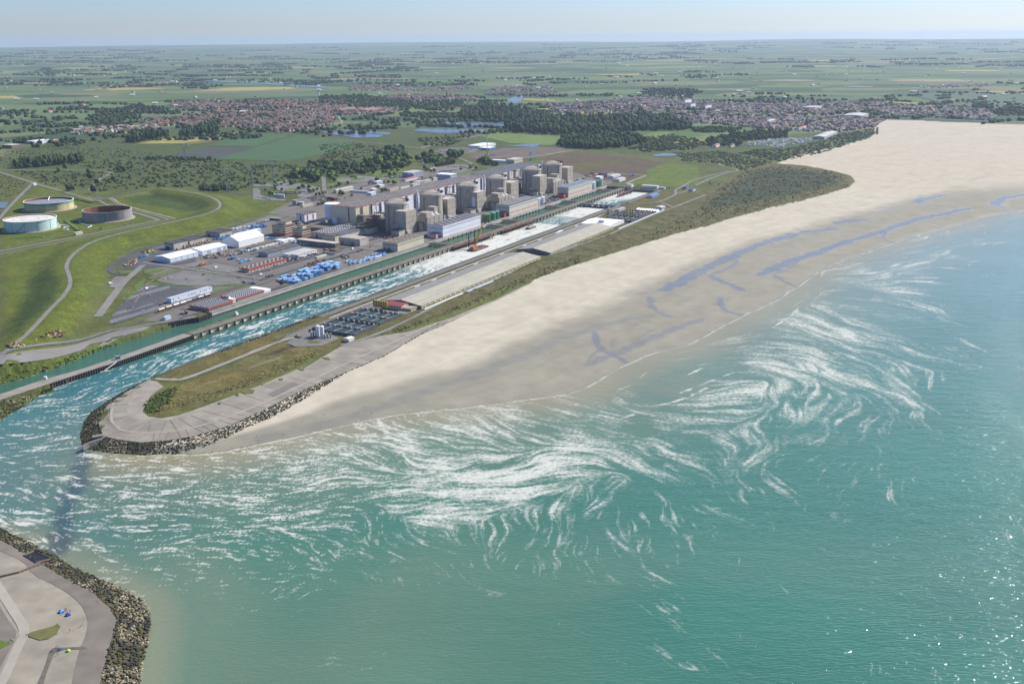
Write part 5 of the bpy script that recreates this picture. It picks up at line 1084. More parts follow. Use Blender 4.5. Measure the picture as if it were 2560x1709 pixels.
lowb(E4([(640,680),(815,640)]), 5, 'pale yellow flat building behind the hall roof', mat('pale yellow wall', (.58,.55,.36), .7), concrete_pale); lowb(E4([(400,730),(620,690)]), 4, 'long cream low building left of the pale yellow one', cream, concrete_pale, windows=w4); lowb(E4([(820,625),(1015,600)]), 4, 'white low building right of the pale yellow one', white, concrete_pale, windows=w4)
lowb(E4([(130,655),(320,645)]), 4, 'white roofed workshop behind the near part of the long hall', cream, white); lowb(E4([(40,720),(180,710)]), 4, 'small white roofed workshop left of the cream low building', cream, white); lowb(E4([(110,580),(290,560)]), 6, 'grey blue block with dark opening behind the hall', MATS['blue grey panels'], white)
lowb(E4([(1170,310),(1320,292)]), 5, 'cream bungalow at the edge of the staff car park', cream, roofbrown, 1.2)
lowb(fM([(1190,870),(1270,880)]), 6, 'low white works hall behind the far turbine hall', white, white); lowb(fM([(1270,870),(1385,860)]), 9, 'cream works hall behind the far turbine hall', cream, concrete_pale, windows=[('b', 9, 5, 1.2, 4, glass)])
lowb(fM([(1010,775),(1200,760)]), 6, 'wide white roofed depot in the fields behind the station', white, white, nm='depot', cat='depot'); lowb(fM([(1080,790),(1200,785)]), 5, 'blue sided depot hall beside the white one', MATS['bright blue roof'], white, nm='depot', cat='depot')
lowb(fM([(1433,823),(1463,818)]), 6, 'blue container office on the brown works ground', MATS['bright blue roof'], MATS['bright blue roof'], nm='depot', cat='depot'); lowb(fM([(1435,862),(1475,855)]), 6, 'dark green hut beside a bush behind the far dome', MATS['mid green paint'], MATS['mid green paint'], nm='depot', cat='hut')
lowb(fG([(315,340),(605,325)]), 9, 'white factory hall in the plain on the left', white, white, nm='factory', cat='factory'); lowb(fG([(20,385),(260,380)]), 9, 'dark grey factory hall at the left edge of the plain', concrete_dark, mat('beige roof', (.45,.40,.30), .8), nm='factory', cat='factory'); lowb(fG([(610,332),(680,328)]), 6, 'small red and white hall beside the white factory', redm, white, nm='factory', cat='factory')
lowb(E5([(2090,215),(2210,200)]), 4, 'dark roofed hut on the dune road', steel, mat('blue black roof', (.07,.09,.14), .7), nm='dune_hut', cat='hut'); lowb(E5([(2210,260),(2340,245)]), 4, 'pale blue hut by the dune road junction', MATS['light blue white'], MATS['blue black roof'], nm='dune_hut', cat='hut')
lowb(E6([(925,990),(1140,965)]), 2.5, 'small cream rusty roofed shed beside the near fish basins', white, mat('rust streaked white roof', (.62,.56,.48), .7, .3, .3), .8, nm='fish_farm_shed', cat='shed')
# =============================================================== CANALS, JETTY, FISH FARM, BARGES
def wallstrip(mb, line, z0, z1, thick, mi=None):
    o2 = offs(line, thick)
    for i in range(len(line)-1):
        mb.prism([line[i], line[i+1], o2[i+1], o2[i]], z0, z1, mi)
algae = mat('dark wet algae band', (.045,.055,.03), .7, .4, .5)
t = thing('quay_wall', 'long concrete quay wall of the intake canal below the pump houses', 'quay wall', (*W(1350,-838), SEA))
q = MB(); q.box(797, 1930, -837.6, -836, SEA-3, LAND+.32); q.build('wall', concrete_pale, t); q = MB(); q.box(797, 1930, -843, -837.61, SEA-3, LAND+.34); q.build('quay_edge', gravel, t)
q = MB(); q.box(797, 1930, -835.99, -835.8, SEA-3, SEA+1.7); q.build('algae_band', algae, t)
q = MB(); q.box(797, 1264, -836.4, -835.5, LAND+.33, LAND+1.1); q.build('parapet', concrete_pale, t)
t = thing('sheet_pile_wall', 'dark sheet pile wall where the quay bends away at the left', 'quay wall', (*W(797,-836), SEA))
ln = [W(797,-836)]+GL(fC([(700,1375),(560,1395),(300,1450),(0,1520),(-150,1555)]), LAND)[0:]
ln = resample(ln, 1.2); z_ = MB(); ln2 = [p if i % 2 else offs(ln, .6)[i] for i, p in enumerate(ln)]
wallstrip(z_, ln2, SEA-2, LAND+.4, -1.5); z_.build('piles', mat('dark steel piling', (.055,.05,.045), .8, .4, .3, streak=.4), t)
pile0 = None
pl = thing('mooring_pile', 'dark timber pile standing in the intake in front of a pump house', 'pile', (*W(1300,-833), SEA), 'dark piles along the quay')
q = MB(); q.cyl(*W(1300,-833), SEA-3, LAND-1.2, .75, n=8); q.build('shaft', mat('dark timber', (.03,.027,.025), .8), pl); q = MB(); q.cyl(*W(1300,-833), LAND-1.19, LAND-.9, .85, n=8, bottom=True); q.build('cap', steel, pl)
for k, a in enumerate([1302+13*i for i in range(1, 9)]+[1512+12*i for i in range(9)]+[1748+12*i for i in range(9)]):
    copy_tree(pl, (*W(a, -833), SEA))
# jetty between the two channels
JA0, JA1, BAY = 722., 1908., 12.6
t = thing('jetty', 'long concrete jetty of curved bays dividing the intake from the foaming outlet channel', 'jetty', (*W(1300,-794), SEA))
q = MB(); q.box(JA0, JA1, -801.5, -788.2, LAND-.3, LAND); q.build('deck', mat('worn brown deck concrete', (.155,.14,.115), .9, .25, .1), t)
q = MB(); q.box(JA0, JA1, -801.4, -798.2, LAND+.002, LAND+.28); q.build('grass_verge', dry_m, t)
q = MB(); q.box(JA0, JA1, -801.6, -801.1, SEA-3, LAND-1.002); q.box(JA0, JA1, -801.1, -794, SEA-3, LAND-1.6); q.build('core_wall', concrete_dark, t)
q = MB(); nb_ = int((JA1-JA0)/BAY)
for k in range(nb_):
    a = JA0+k*BAY
    prof = [(a+1.1+j*(BAY-2.2)/6, -788.5-1.0*math.sin(PI*j/6)) for j in range(7)]
    vs = [(*W(*p), LAND-.32) for p in prof]+[(*W(*p), SEA-2) for p in prof]
    q.add(vs, [(j, 7+j, 8+j, j+1) for j in range(6)])
q.build('curved_panels', mat('streaked panel concrete', (.50,.43,.32), .9, .25, .15, streak=.4), t)
q = MB(); q.box(JA0, JA1, -793.9, -788.0, SEA-2, SEA+.4); q.build('wet_footing', algae, t)
for k in range(nb_+1):
    a = JA0+k*BAY; q = MB(); q.box(a-.7, a+.7, -792, -787.4, SEA-2, LAND-.4); q.build('pier', mat('black pier', (.045,.04,.035), .9, .4, .4), t)
q = MB()
for k in range(0, nb_, 2): q.cyl(*W(JA0+k*BAY+3, -800.6), LAND+.29, LAND+1.1, .45, n=8)
q.build('bollards', dark, t)
t = thing('jetty_walkway', 'narrow concrete walkway on sheet piling at the left end of the jetty', 'jetty', (*JETL_NEAR[3], SEA))
q = MB(); n_ = JETL_NEAR; f_ = JETL_FAR
fl = resample(smooth([W(724,-801)]+f_, 1), 6); nl = resample(smooth([W(724,-788.5)]+n_[1:], 1), 6)
m_ = min(len(fl), len(nl)); fl = [fl[int(i*(len(fl)-1)/(m_-1))] for i in range(m_)]; nl = [nl[int(i*(len(nl)-1)/(m_-1))] for i in range(m_)]
for i in range(m_-1): q.prism([fl[i], fl[i+1], nl[i+1], nl[i]], LAND-.8, LAND)
q.build('deck', mat('pale brown walkway', (.25,.225,.185), .9, .2, .1), t)
q = MB(); q2 = resample(nl, 1.3); q3 = [p if (i//1) % 2 else offs(q2, -.9)[i] for i, p in enumerate(q2)]; wallstrip(q, q3, SEA-2, LAND-.6, 1.2); q.build('sheet_piles', MATS['dark steel piling'], t)
q = MB(); wallstrip(q, fl, SEA-3, LAND-.81, -.8); q.build('rear_wall', concrete_dark, t)
x_, y_ = G(*fJ([(1385,925)])[0]); t = thing('jetty_cabin', 'tiny turquoise cabin on the left end of the jetty', 'cabin', (x_, y_, LAND)); q = MB(); q.rbox(x_, y_, 4.4, 3, LAND, LAND+2.8, .6); q.build('walls', mat('turquoise paint', (.06,.30,.38), .5), t); q = MB(); q.rbox(x_, y_, 4.8, 3.4, LAND+2.81, LAND+3.1, .6); q.build('roof', steel, t)
p0 = G(*fJ([(1370,960)])[0], LAND); p1 = G(*fJ([(1225,1072)])[0], SEA+.5); t = thing('gangway', 'grey gangway sloping from the jetty down to a small float', 'gangway', (*p1, SEA)); q = MB(); q.bar((*p0, LAND), (*p1, SEA+1), .7); q.build('ramp', steel, t); q = MB(); q.rbox(*p1, 9, 3, SEA-.4, SEA+.7, .5); q.build('float', concrete_pale, t)
x_, y_ = G(*fJ([(590,1165)])[0]); t = thing('jetty_gate', 'grey gate across the narrow jetty walkway at the left', 'gate', (x_, y_, LAND)); q = MB()
for k in range(7): q.bar((x_-4+k*1.3, y_-2.5+k*.9, LAND), (x_-4+k*1.3, y_-2.5+k*.9, LAND+3), .12)
q.bar((x_-4, y_-2.5, LAND+3), (x_+3.8, y_+2.9, LAND+3), .15); q.build('bars', galv, t); q = MB(); q.rbox(x_-5, y_+1.5, 2.4, 2, LAND, LAND+2.4); q.build('hut', white, t)
# cross dams in the intake
for k, (a, lab) in enumerate(((1257,'first'),(1431,'second'),(1483,'third'),(1646,'fourth'),(1713,'fifth'),(1878,'sixth'))):
    t = thing('cross_dam', f'dark concrete cross dam over the intake, {lab} from the near end', 'dam', (*W(a,-818), SEA), 'cross dams over the intake canal')
    q = MB(); q.box(a-6, a-4.4, -836, -801.6, LAND-1.6, LAND-.1); q.box(a+4.4, a+6, -836, -801.6, LAND-1.6, LAND-.1); q.build('beams', concrete_dark, t)
    q = MB()
    for j in range(5): q.box(a-5.8, a+5.8, -833+j*7.3, -832+j*7.3, SEA-2, LAND-1.61)
    q.build('trestles', concrete_dark, t); q = MB(); q.box(a-.6, a+.6, -835.9, -801.7, LAND-1, LAND-.3); q.build('walkway', concrete_pale, t)
t = thing('sluice_bridge', 'grey bridge on raked piers across the outlet channel near its head', 'bridge', (*W(1696,-750), SEA)); q = MB(); q.box(1691, 1701, -788, -714, LAND-1.4, LAND); q.box(1691, 1691.6, -788, -714, LAND+.002, LAND+1); q.build('deck', mat('bridge grey concrete', (.21,.20,.19), .9, .2, .2), t)
for k in range(6):
    b = -783+k*11.5; q = MB(); q.prism([W(1688,b), W(1700,b), W(1700,b+1.8), W(1688,b+1.8)], SEA-2, LAND-1.41); q.build('pier', concrete_dark, t)
    q = MB(); q.box(1694, 1695.2, b+1.81, b+11.49, SEA-2, LAND-3.4); q.build('sill', concrete, t)
t = thing('basin_end_wall', 'dark concrete wall closing the head of the outlet basin', 'wall', (*W(1911,-750), SEA)); q = MB(); q.box(1909, 1914, -786, -712, SEA-3, LAND+.2); q.build('wall', concrete_dark, t)
t = thing('basin_end_wall', 'dark concrete wall closing the head of the intake canal', 'wall', (*W(1930,-818), SEA)); q = MB(); q.box(1925, 1931, -836, -786, SEA-3, LAND+.2); q.build('wall', concrete_dark, t)
t = thing('channel_bank', 'grey stone bank along the right side of the outlet channel', 'bank', (*W(1350,-725), SEA)); q = MB()
q.add([(*W(840,-735.5),SEA-.5), (*W(1908,-735.5),SEA-.5), (*W(1908,-716.2),LAND+.45), (*W(840,-716.2),LAND+.45), (*W(840,-714),LAND+.5), (*W(1908,-714),LAND+.5)], [(0,1,2,3),(3,2,5,4)]); q.build('revetment', mat('dark grey stone revetment', (.135,.125,.11), .95, .45, .5, bump=.4), t)
# construction trestle
for lab, a0, a1 in (('rust red construction trestle on piles beside the crane barge', 1238, 1352), ('rust red construction trestle on piles beside the small barge', 1385, 1500), ('red working platform on piles in the far outlet basin', 1828, 1902)):
    b0 = -787.6 if a0 < 1700 else -772; t = thing('steel_trestle', lab, 'trestle', (*W((a0+a1)/2, b0+3), SEA), 'rust red trestles in the outlet'); q = MB(); q.box(a0, a1, b0, b0+5.5, LAND-.6, LAND+.12); q.build('deck', rust, t)
    q = MB()
    a = a0
    while a < a1:
        for b in (b0+.5, b0+5, b0+9.5*(random.random() > .6)+.3): q.bar((*W(a+random.uniform(-1,1), b),SEA-3), (*W(a, b),LAND+random.uniform(-.6,2.5)), .38, 6)
        a += 4.2
    q.build('piles', mat('brown tubular pile', (.10,.06,.045), .8, .3, .4), t)
    q = MB(); q.bar((*W(a0,b0+5.4),LAND+1.2), (*W(a1,b0+5.4),LAND+1.2), .12); q.bar((*W(a0,b0+.3),LAND+1.2), (*W(a1,b0+.3),LAND+1.2), .12); q.build('handrails', rust, t)
# crane barge
def barge(lab, u, v, L_, B_, hull):
    x_, y_ = G(u, v, SEA); t = thing('work_barge', lab, 'barge', (x_, y_, SEA), 'barges in the outlet channel'); a, b = AB((x_, y_))
    q = MB(); q.prism([W(a-L_/2,b-B_/2+2), W(a-L_/2+3,b-B_/2), W(a+L_/2-3,b-B_/2), W(a+L_/2,b-B_/2+2), W(a+L_/2,b+B_/2-2), W(a+L_/2-3,b+B_/2), W(a-L_/2+3,b+B_/2), W(a-L_/2,b+B_/2-2)], SEA-.5, SEA+1.8); q.build('hull', hull, t)
    return t, a, b
t, a, b = barge('crane barge with tilted yellow lattice boom and two upright spud piles', *E7([(430,1425)])[0], 44, 15, mat('rusty barge hull', (.13,.07,.05), .8, .4, .3))
q = MB(); q.box(a-20, a+19, b-6.5, b+6.5, SEA+1.81, SEA+2); q.build('deck_plate', mat('rusty deck', (.20,.12,.085), .9, .5, .3), t)
q = MB(); q.box(a-18, a-10, b-3, b+3, SEA+2.9, SEA+6.5); q.box(a-11, a-8.5, b+.5, b+3, SEA+2.9, SEA+6); q.box(a-17, a-9, b-4, b+4, SEA+2.01, SEA+2.89); q.build('crane_house', mat('crane orange', (.45,.16,.03), .6, .2, .3), t)
tip = E7([(518,962)])[0]
def onray(u, v, a_fix):
    # point of a vertical plane through the crane across the channel
    lo, hi = 2., 80.
    best = min(np.arange(5, 80, .25), key=lambda zz_: abs(AB(G(u, v, zz_))[1]-a_fix)); return (*G(u, v, best), best)
tp = onray(*tip, b-3); root = (*W(a-10, b), SEA+4)
q = MB(); R_, T_ = Vector(root), Vector(tp); d_ = (T_-R_); sd_ = Vector((EB[0],EB[1],0))*1.3; up_ = d_.cross(sd_).normalized()*1.3; n_ = 14
for s1 in (-1,1):
    for s2 in (-1,1): q.bar(R_+sd_*s1*.7+up_*s2*.7, T_+sd_*s1*.3+up_*s2*.3, .28)
for k in range(n_):
    p_ = R_+d_*(k/n_); r_ = R_+d_*((k+1)/n_)
    for s1 in (-1,1): q.bar(p_+up_*s1+sd_*.8, r_+up_*s1-sd_*.8, .2); q.bar(p_+sd_*s1+up_*.8, r_+sd_*s1-up_*.8, .2)
q.build('lattice_boom', mat('crane yellow', (.50,.30,.05), .6), t); q = MB(); q.bar(T_, (*W(a-18,b),SEA+7), .12); q.bar(T_, (T_.x, T_.y, T_.z-18), .12); q.build('cables', dark, t)
for nm, (da, db), hh in (('spud_pile',(-13,-7.9),26), ('spud_pile',(4,-7.9),23)): q = MB(); q.cyl(*W(a+da,b+db), SEA-3, SEA+hh, .7, n=8); q.build(nm, dark, t)
for k in range(9): q = MB(); q.box(a-4+k*2.4, a-2.2+k*2.4, b-5+3*(k % 3), b-2.5+3*(k % 3), SEA+2.01, SEA+3.2+.5*(k % 2)); q.build('deck_load', [MATS['crane orange'], steel, mat('blue paint', (.03,.10,.36), .5), rust][k % 4], t)
t, a, b = barge('small flat work barge with three thin upright piles, beyond the crane barge', *E7([(1465,1022)])[0], 27, 9, MATS['rusty barge hull'])
for k in range(3): q = MB(); q.cyl(*W(a-5+k*5,b-4.9), SEA-3, SEA+17, .4, n=6); q.build('spud_pile', steel, t)
q = MB(); q.box(a-12, a+11, b-3.6, b+3.6, SEA+1.81, SEA+2.4); q.build('gravel_load', soilm, t); q = MB(); q.box(a-12, a-8, b-2, b+2, SEA+2.41, SEA+4); q.build('winch_house', steel, t)
x_, y_ = G(*E8([(1490,1165)])[0], SEA+1); t = thing('work_boat', 'small dark work boat with white wheelhouse alongside the jetty', 'boat', (x_, y_, SEA)); a, b = AB((x_, y_))
q = MB(); q.prism([W(a-5,b-1.8), W(a+4,b-1.8), W(a+6.5,b), W(a+4,b+1.8), W(a-5,b+1.8)], SEA-.3, SEA+1.5); q.build('hull', dark, t); q = MB(); q.box(a-1, a+3, b-1.2, b+1.2, SEA+1.51, SEA+4); q.box(a-.8, a+1.5, b-1, b+1, SEA+4.01, SEA+5.4); q.build('wheelhouse', white, t); q = MB(); q.bar((*W(a-2,b),SEA+1.5), (*W(a-2,b),SEA+7), .12); q.build('mast', steel, t)
# ---- fish farm
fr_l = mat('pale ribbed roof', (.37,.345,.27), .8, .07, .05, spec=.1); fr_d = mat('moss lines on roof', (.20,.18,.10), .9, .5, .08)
def fish(lab, a0, a1):
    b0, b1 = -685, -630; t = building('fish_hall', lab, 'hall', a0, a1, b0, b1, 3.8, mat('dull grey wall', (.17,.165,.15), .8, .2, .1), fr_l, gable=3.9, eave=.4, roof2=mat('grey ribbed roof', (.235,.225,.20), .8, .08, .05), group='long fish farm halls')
    bm_ = (b0+b1)/2; q = MB(); rs = random.Random(int(a0))
    for k in range(8):
        b = b0+3+k*(b1-b0-6)/7; zz_ = LAND+3.8+3.9*(1-abs(b-bm_)/27.5)+.36
        aa = a0+2
        while aa < a1-4:
            l_ = rs.uniform(6, 40); e_ = min(aa+l_, a1-2); sg = 3.9/27.5*(.35 if b < bm_ else -.35)
            if rs.random() < .72: q.add([(*W(aa,b-.35),zz_+.05-sg), (*W(e_,b-.35),zz_+.05-sg), (*W(e_,b+.35),zz_+.05+sg), (*W(aa,b+.35),zz_+.05+sg)], [(0,1,2,3)] if True else [])
            aa = e_+rs.uniform(1, 7)
    q.build('roof_seams', fr_d, t)
    q = MB(); q.box(a0-.5, a1+.5, bm_-.6, bm_+.6, LAND+7.9, LAND+8.35); q.build('ridge_cap', concrete_pale, t)
    q = MB(); q.box(a0, a1, b1+.01, b1+.35, LAND, LAND+3.2); q.build('ochre_wall', mat('ochre lichen wall', (.36,.31,.13), .9, .35, .2), t)
    q = MB(); k = a0+6
    while k < a1-4: q.box(k, k+1.6, b1+.36, b1+.9, LAND+1.6, LAND+3.1); k += 11
    q.build('white_vents', white, t)
    return t
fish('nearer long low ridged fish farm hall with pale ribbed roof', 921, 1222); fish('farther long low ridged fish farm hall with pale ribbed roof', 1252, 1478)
t = building('fish_hall_end', 'white roofed packing hall at the far end of the fish halls', 'hall', 1482, 1541, -690, -637, 4.2, white, white, gable=2., ridge='b', eave=.3); q = MB(); q.box(1498, 1508, -665, -655, LAND+4.7, LAND+9.5); q.build('roof_box', white, t)
cl = None
for k, p in enumerate(fN([(1050,496),(1185,448),(1328,390),(1512,322),(1712,243),(1912,178),(2025,132),(2150,80),(2310,22)])):
    a, b = AB(G(*p, LAND+2)); lab = 'cluster of pale cowl vents on the channel side of the fish halls'
    if cl is None:
        cl = thing('vent_cluster', lab, 'vents', (*W(a, -687.5), LAND), 'cowl vents beside the fish halls')
        for j in range(4): q = MB(); c_ = W(a-4.5+3*j, -687.5); q.cyl(*c_, LAND-.2, LAND+3, .8, n=10); q.lathe(*c_, [(1.25,LAND+3),(1.25,LAND+4),(.3,LAND+4.8)], 10); q.build('cowl', white_clad, cl)
    else: copy_tree(cl, (*W(a, -687.5), LAND))
x_, y_ = G(*E7([(2010,1120)])[0]); t = building('site_cabin', 'white cabin with small windows beside the farther fish hall', 'cabin', *(lambda a, b: (a-8, a+8, -694, -690.5))(*AB((x_, y_))), 3.2, white, white, windows=[('b', 5, 1.8, 1, .9, glass)])
water_b = mat('dark basin water', (.028,.048,.05), .3, .4, .2, spec=.2); bw = mat('dark basin concrete', (.10,.092,.085), .9, .35, .3)
def basin(lab, a0, a1, b0, b1, na, nb_):
    t = thing('fish_basin', lab, 'basin', (*W((a0+a1)/2,(b0+b1)/2), LAND), 'open fish basins'); z1 = LAND+3
    q = MB(); q.box(a0+.5, a1-.5, b0+.5, b1-.5, LAND-.3, LAND+1.7); q.build('water', water_b, t)
    q = MB(); q.box(a0, a1, b1-.5, b1, LAND-.3, z1); q.box(a0, a1, b0, b0+.5, LAND-.3, z1); q.box(a0, a0+.5, b0+.5, b1-.5, LAND-.3, z1); q.box(a1-.5, a1, b0+.5, b1-.5, LAND-.3, z1); q.build('outer_wall', bw, t)
    q = MB()
    for i in range(1, na): a = a0+(a1-a0)*i/na; q.box(a-.5, a+.5, b0+.5, b1-.5, LAND-.3, z1-.2)
    for j in range(1, nb_):
        b = b0+(b1-b0)*j/nb_
        for i in range(na): q.box(a0+(a1-a0)*i/na+.5, a0+(a1-a0)*(i+.82)/na-.5, b-.3, b+.3, LAND-.3, z1-.3)
    q.build('dividing_walls', mat('pale basin walkway', (.27,.25,.22), .9, .3, .3), t)
    q = MB(); rs = random.Random(int(a0+b0))
    for i in range(na):
        for j in range(nb_*2):
            a = a0+(a1-a0)*(i+.86)/na; b = b0+(b1-b0)*(j+.5)/nb_/2; q.rbox(*W(a+rs.uniform(-1.5,1.5), b), 1.8, 1.4, z1-.2, z1+rs.uniform(.8,1.8), -PHI)
            if rs.random() < .6: q.bar((*W(a,b),z1), (*W(a,b),z1+3), .1)
    q.build('feeders', concrete_pale, t)
    q = MB(); k = a0
    while k < a1: q.bar((*W(k,b1-.2),z1), (*W(k,b1-.2),z1+1.3), .07); k += 2.5
    q.bar((*W(a0,b1-.2),z1+1.3), (*W(a1,b1-.2),z1+1.3), .07); q.build('guard_rail', galv, t)
    return t
basin('open dark fish basins nearest to the two white cylinders', 795, 838, -687, -630, 2, 4); basin('open dark fish basins between the near basins and the ochre silos', 843, 886, -688, -632, 2, 4)
basin('dark fish basins beside the white roofed packing hall', 1547, 1592, -681, -626, 2, 5); basin('dark fish basins around the farther ochre silos', 1596, 1650, -681, -630, 3, 5)
tank('white_silo', 'tall white cylinder, left one of the pair by the near basins', 779, -665, 2.3, 11.6, white, white, 1., 'pair of tall white cylinders', 14); tank('white_silo', 'tall white cylinder, right one of the pair by the near basins', 779, -659.5, 2.3, 11.9, white, white, 1., 'pair of tall white cylinders', 14)
for k in range(9): tank('steel_bottle', 'dark upright gas tank clustered round the white cylinders', 775.5+3*(k % 3), (-671+k*.9) if k < 5 else (-655+(k-5)*1.6), .9, 5.2, steel, steel, .4, 'dark upright tanks round the white cylinders', 8, lad=False)
def legsilo(lab, a, b, r, h, m_, group):
    x_, y_ = W(a, b); t = thing('feed_silo', lab, 'silo', (x_, y_, LAND), group); q = MB(); q.lathe(x_, y_, [(.4,LAND+1.6),(r,LAND+3.6),(r,LAND+h),(r*.6,LAND+h+.7),(.1,LAND+h+1)], 14); q.build('body', m_, t, smoothf=False)
    for s1 in (-1,1):
        for s2 in (-1,1): q = MB(); q.bar((x_+s1*r*.7,y_+s2*r*.7,LAND), (x_+s1*r*.7,y_+s2*r*.7,LAND+4), .14); q.build('leg', steel, t)
ochre = mat('ochre silo paint', (.42,.30,.07), .5, .12, .2, streak=.1)
for k in range(6): legsilo('ochre feed silo on legs in the row of six beside the red roofed house', 900, -681+k*3.4, 1.55, 9.6, ochre, 'row of six ochre feed silos')
for k in range(4): legsilo('ochre feed silo on legs among the farther fish basins', 1600+.6*k, -660+k*4.1+(1.5 if k > 1 else 0), 1.7, 9, ochre, 'ochre silos among the farther basins')
t = building('red_roofed_house', 'beige house with red roof against the near end of the fish hall', 'house', 904, 919, -669, -646, 5.2, mat('beige render', (.50,.43,.34), .8, .1, .2), mat('red sheet roof', (.30,.07,.065), .7, .15, .2), gable=1.8, ridge='b', windows=[('a', 6, 3.6, 1.4, 1.1, glass), ('a', 6, 1.2, 1.4, 1.1, glass)])
building('red_roofed_annex', 'low beige annex right of the red roofed house', 'annex', 906, 920, -645.5, -634, 3, MATS['beige render'], soilm)
tank('grey_silo', 'slender grey cylinder by the bridge over the outlet channel', 1601, -692, 2.5, 11, concrete_pale, concrete_pale, 1., None, 14)
for k in range(8): building('sawtooth_shed', 'white sawtooth bay of the shed row behind the far basins', 'shed', 1655+1.*k*0, 1668, -664+k*5.2, -659.4+k*5.2, 3, white, white, gable=1.6, ridge='a', eave=.1, group='white sawtooth sheds')
building('site_cabin', 'white cabins left of the sawtooth sheds', 'cabin', 1640, 1668, -694, -688, 3.4, white, concrete_pale, windows=[('b', 8, 1.8, 1.4, 1.4, dark)]); building('fish_office', 'grey roofed house at the far corner of the fish farm', 'house', 1690, 1708, -640, -626, 4, concrete_pale, MATS['pale grey roof'], gable=1.4)
t = thing('white_fence_wall', 'long low white kerb wall along the seaward edge of the farther basins', 'wall', (*W(1600,-622), LAND)); q = MB(); q.box(1482, 1690, -623, -622, LAND-.3, LAND+1.4); q.build('wall', white, t)
t = thing('canopy_strip', 'long pale blue translucent canopy beside the nearer fish hall', 'canopy', (*W(1080,-622), LAND)); q = MB(); q.box(1010, 1130, -625, -620, LAND+1.6, LAND+1.9); q.build('sheet', mat('pale blue canopy', (.42,.47,.52), .4, .1, .1), t)
q = MB()
for k in range(20): q.bar((*W(1012+6*k,-624.6),LAND-.2), (*W(1012+6*k,-624.6),LAND+1.6), .1)
q.build('posts', steel, t)
t = thing('rock_wall', 'pale concrete and rubble gutter in front of the near fish hall', 'wall', (*W(960,-624), LAND)); q = MB(); q.box(921, 1005, -626.5, -624.5, LAND-.2, LAND+.9); q.build('wall', white, t)
# outfall works at the tip
x_, y_ = G(*fH([(235,850)])[0], 6); t = thing('outfall_box', 'small concrete box at the tip of the spit', 'concrete box', (x_, y_, 5.)); q = MB(); q.rbox(x_, y_, 8, 5, 3, 8, .5); q.build('box', concrete_dark, t)
ln = GL(fH([(350,790),(310,830),(250,862),(180,885),(140,905)]), 6); q = MB()
for p_, q_ in zip(ln[:-1], ln[1:]): q.prism([p_, q_, (q_[0]+1.2,q_[1]-2.), (p_[0]+1.2,p_[1]-2.)], 3.5, 7.4)
tag(q.build('groyne', concrete_dark), 'dark low concrete groyne running into the water at the tip of the spit', 'groyne')
c_ = [G(*p, 6) for p in fK([(230,345),(330,300),(480,380),(345,415)])]; t = thing('outfall_chamber', 'open concrete chamber with dark water at the corner of the headland', 'chamber', (*c_[0], 5)); q = MB()
for i in range(4): p_, q_ = c_[i], c_[(i+1) % 4]; q.bar((*p_,6.5), (*q_,6.5), .8)
q.prism(c_, 4, 6.62, top=False); q.build('walls', mat('brown stained concrete', (.19,.14,.105), .9, .3, .3), t); q = MB(); q.prism(c_, 5.6, 6.64); q.build('pit', dark, t)
def fence(lab, line, h, m_, step=3., rail=True, cat='fence', nm='fence', panel=None):
    line = resample(line, step); x_, y_ = line[len(line)//2]; t = thing(nm, lab, cat, (x_, y_, hz(x_, y_)))
    q = MB(); zs = [hz(*p) for p in line]
    for p, z_ in zip(line, zs): q.bar((*p, z_-.2), (*p, z_+h), .13 if h < 2.6 else .16)
    q.build('posts', m_, t)
    q = MB()
    for i in range(len(line)-1):
        for f_ in (.5, .97): q.bar((*line[i], zs[i]+h*f_), (*line[i+1], zs[i+1]+h*f_), .05)
    q.build('wires', m_, t)
    if panel:
        q = MB()
        for i in range(len(line)-1): q.add([(*line[i], zs[i]+.2), (*line[i+1], zs[i+1]+.2), (*line[i+1], zs[i+1]+h*.8), (*line[i], zs[i]+h*.8)], [(0,1,2,3)])
        q.build('panels', panel, t)
    return t
fence('grey security fence along the road above the intake canal', GL(fJ([(-100,1030),(0,1002),(400,880),(760,772),(1100,665),(1370,582),(1640,532),(2000,480)]))+[W(797,-838), W(1000,-838), W(1170,-838)], 3, galv)
fence('fence on the quay edge in front of the pump houses', [W(1175,-837.4), W(1500,-837.4), W(1740,-837.4), W(1900,-837.4)], 2.4, galv, 4)
fence('fence along the service road on the right bank of the outlet channel', [W(850,-706), W(1100,-706), W(1500,-706), W(1690,-706)], 2.6, galv, 3.5)
fence('fence between the channel bank and the fish farm', [W(745,-697), W(790,-694), W(1100,-693), W(1480,-694)], 2.6, galv, 3.5)
fence('fence across the grass of the spit beside the path', GL(fH([(740,510),(900,455),(1100,375),(1360,275),(1450,240)])), 2.4, galv, 3)
fence('fence round the rounded tip of the spit on the channel side', GL(fH([(580,488),(430,590),(300,690),(305,760),(350,800)]), 7.2), 2.2, galv, 2.5)
fence('fence following the embankment road below the oil tanks', GDL(fD([(-60,848),(0,832),(640,688),(1240,588),(1830,486)])), 2.6, galv, 3.5)
fence('fence at the foot of the grass slope behind the sheds', GL(fD([(1265,1045),(1330,1000),(1450,900),(1600,820),(1930,745)]))+GL(E1([(0,350),(420,220),(800,130)])), 2.8, galv, 3.5)
fence('inner fence between the car parks and the white halls', GL(fC([(-300,770),(0,800),(300,760),(700,680),(860,730),(1180,780)])), 2.8, galv, 3.)
fence('double fence beside the gate at the end of the container yard', GL(fC([(1200,960),(1320,990),(1500,1010),(1700,1040)])), 2.8, galv, 2.5)
fence('fence between the container yard and the pink building', [W(925,-920), W(1080,-905), W(1170,-900)], 2.6, galv, 3.5)
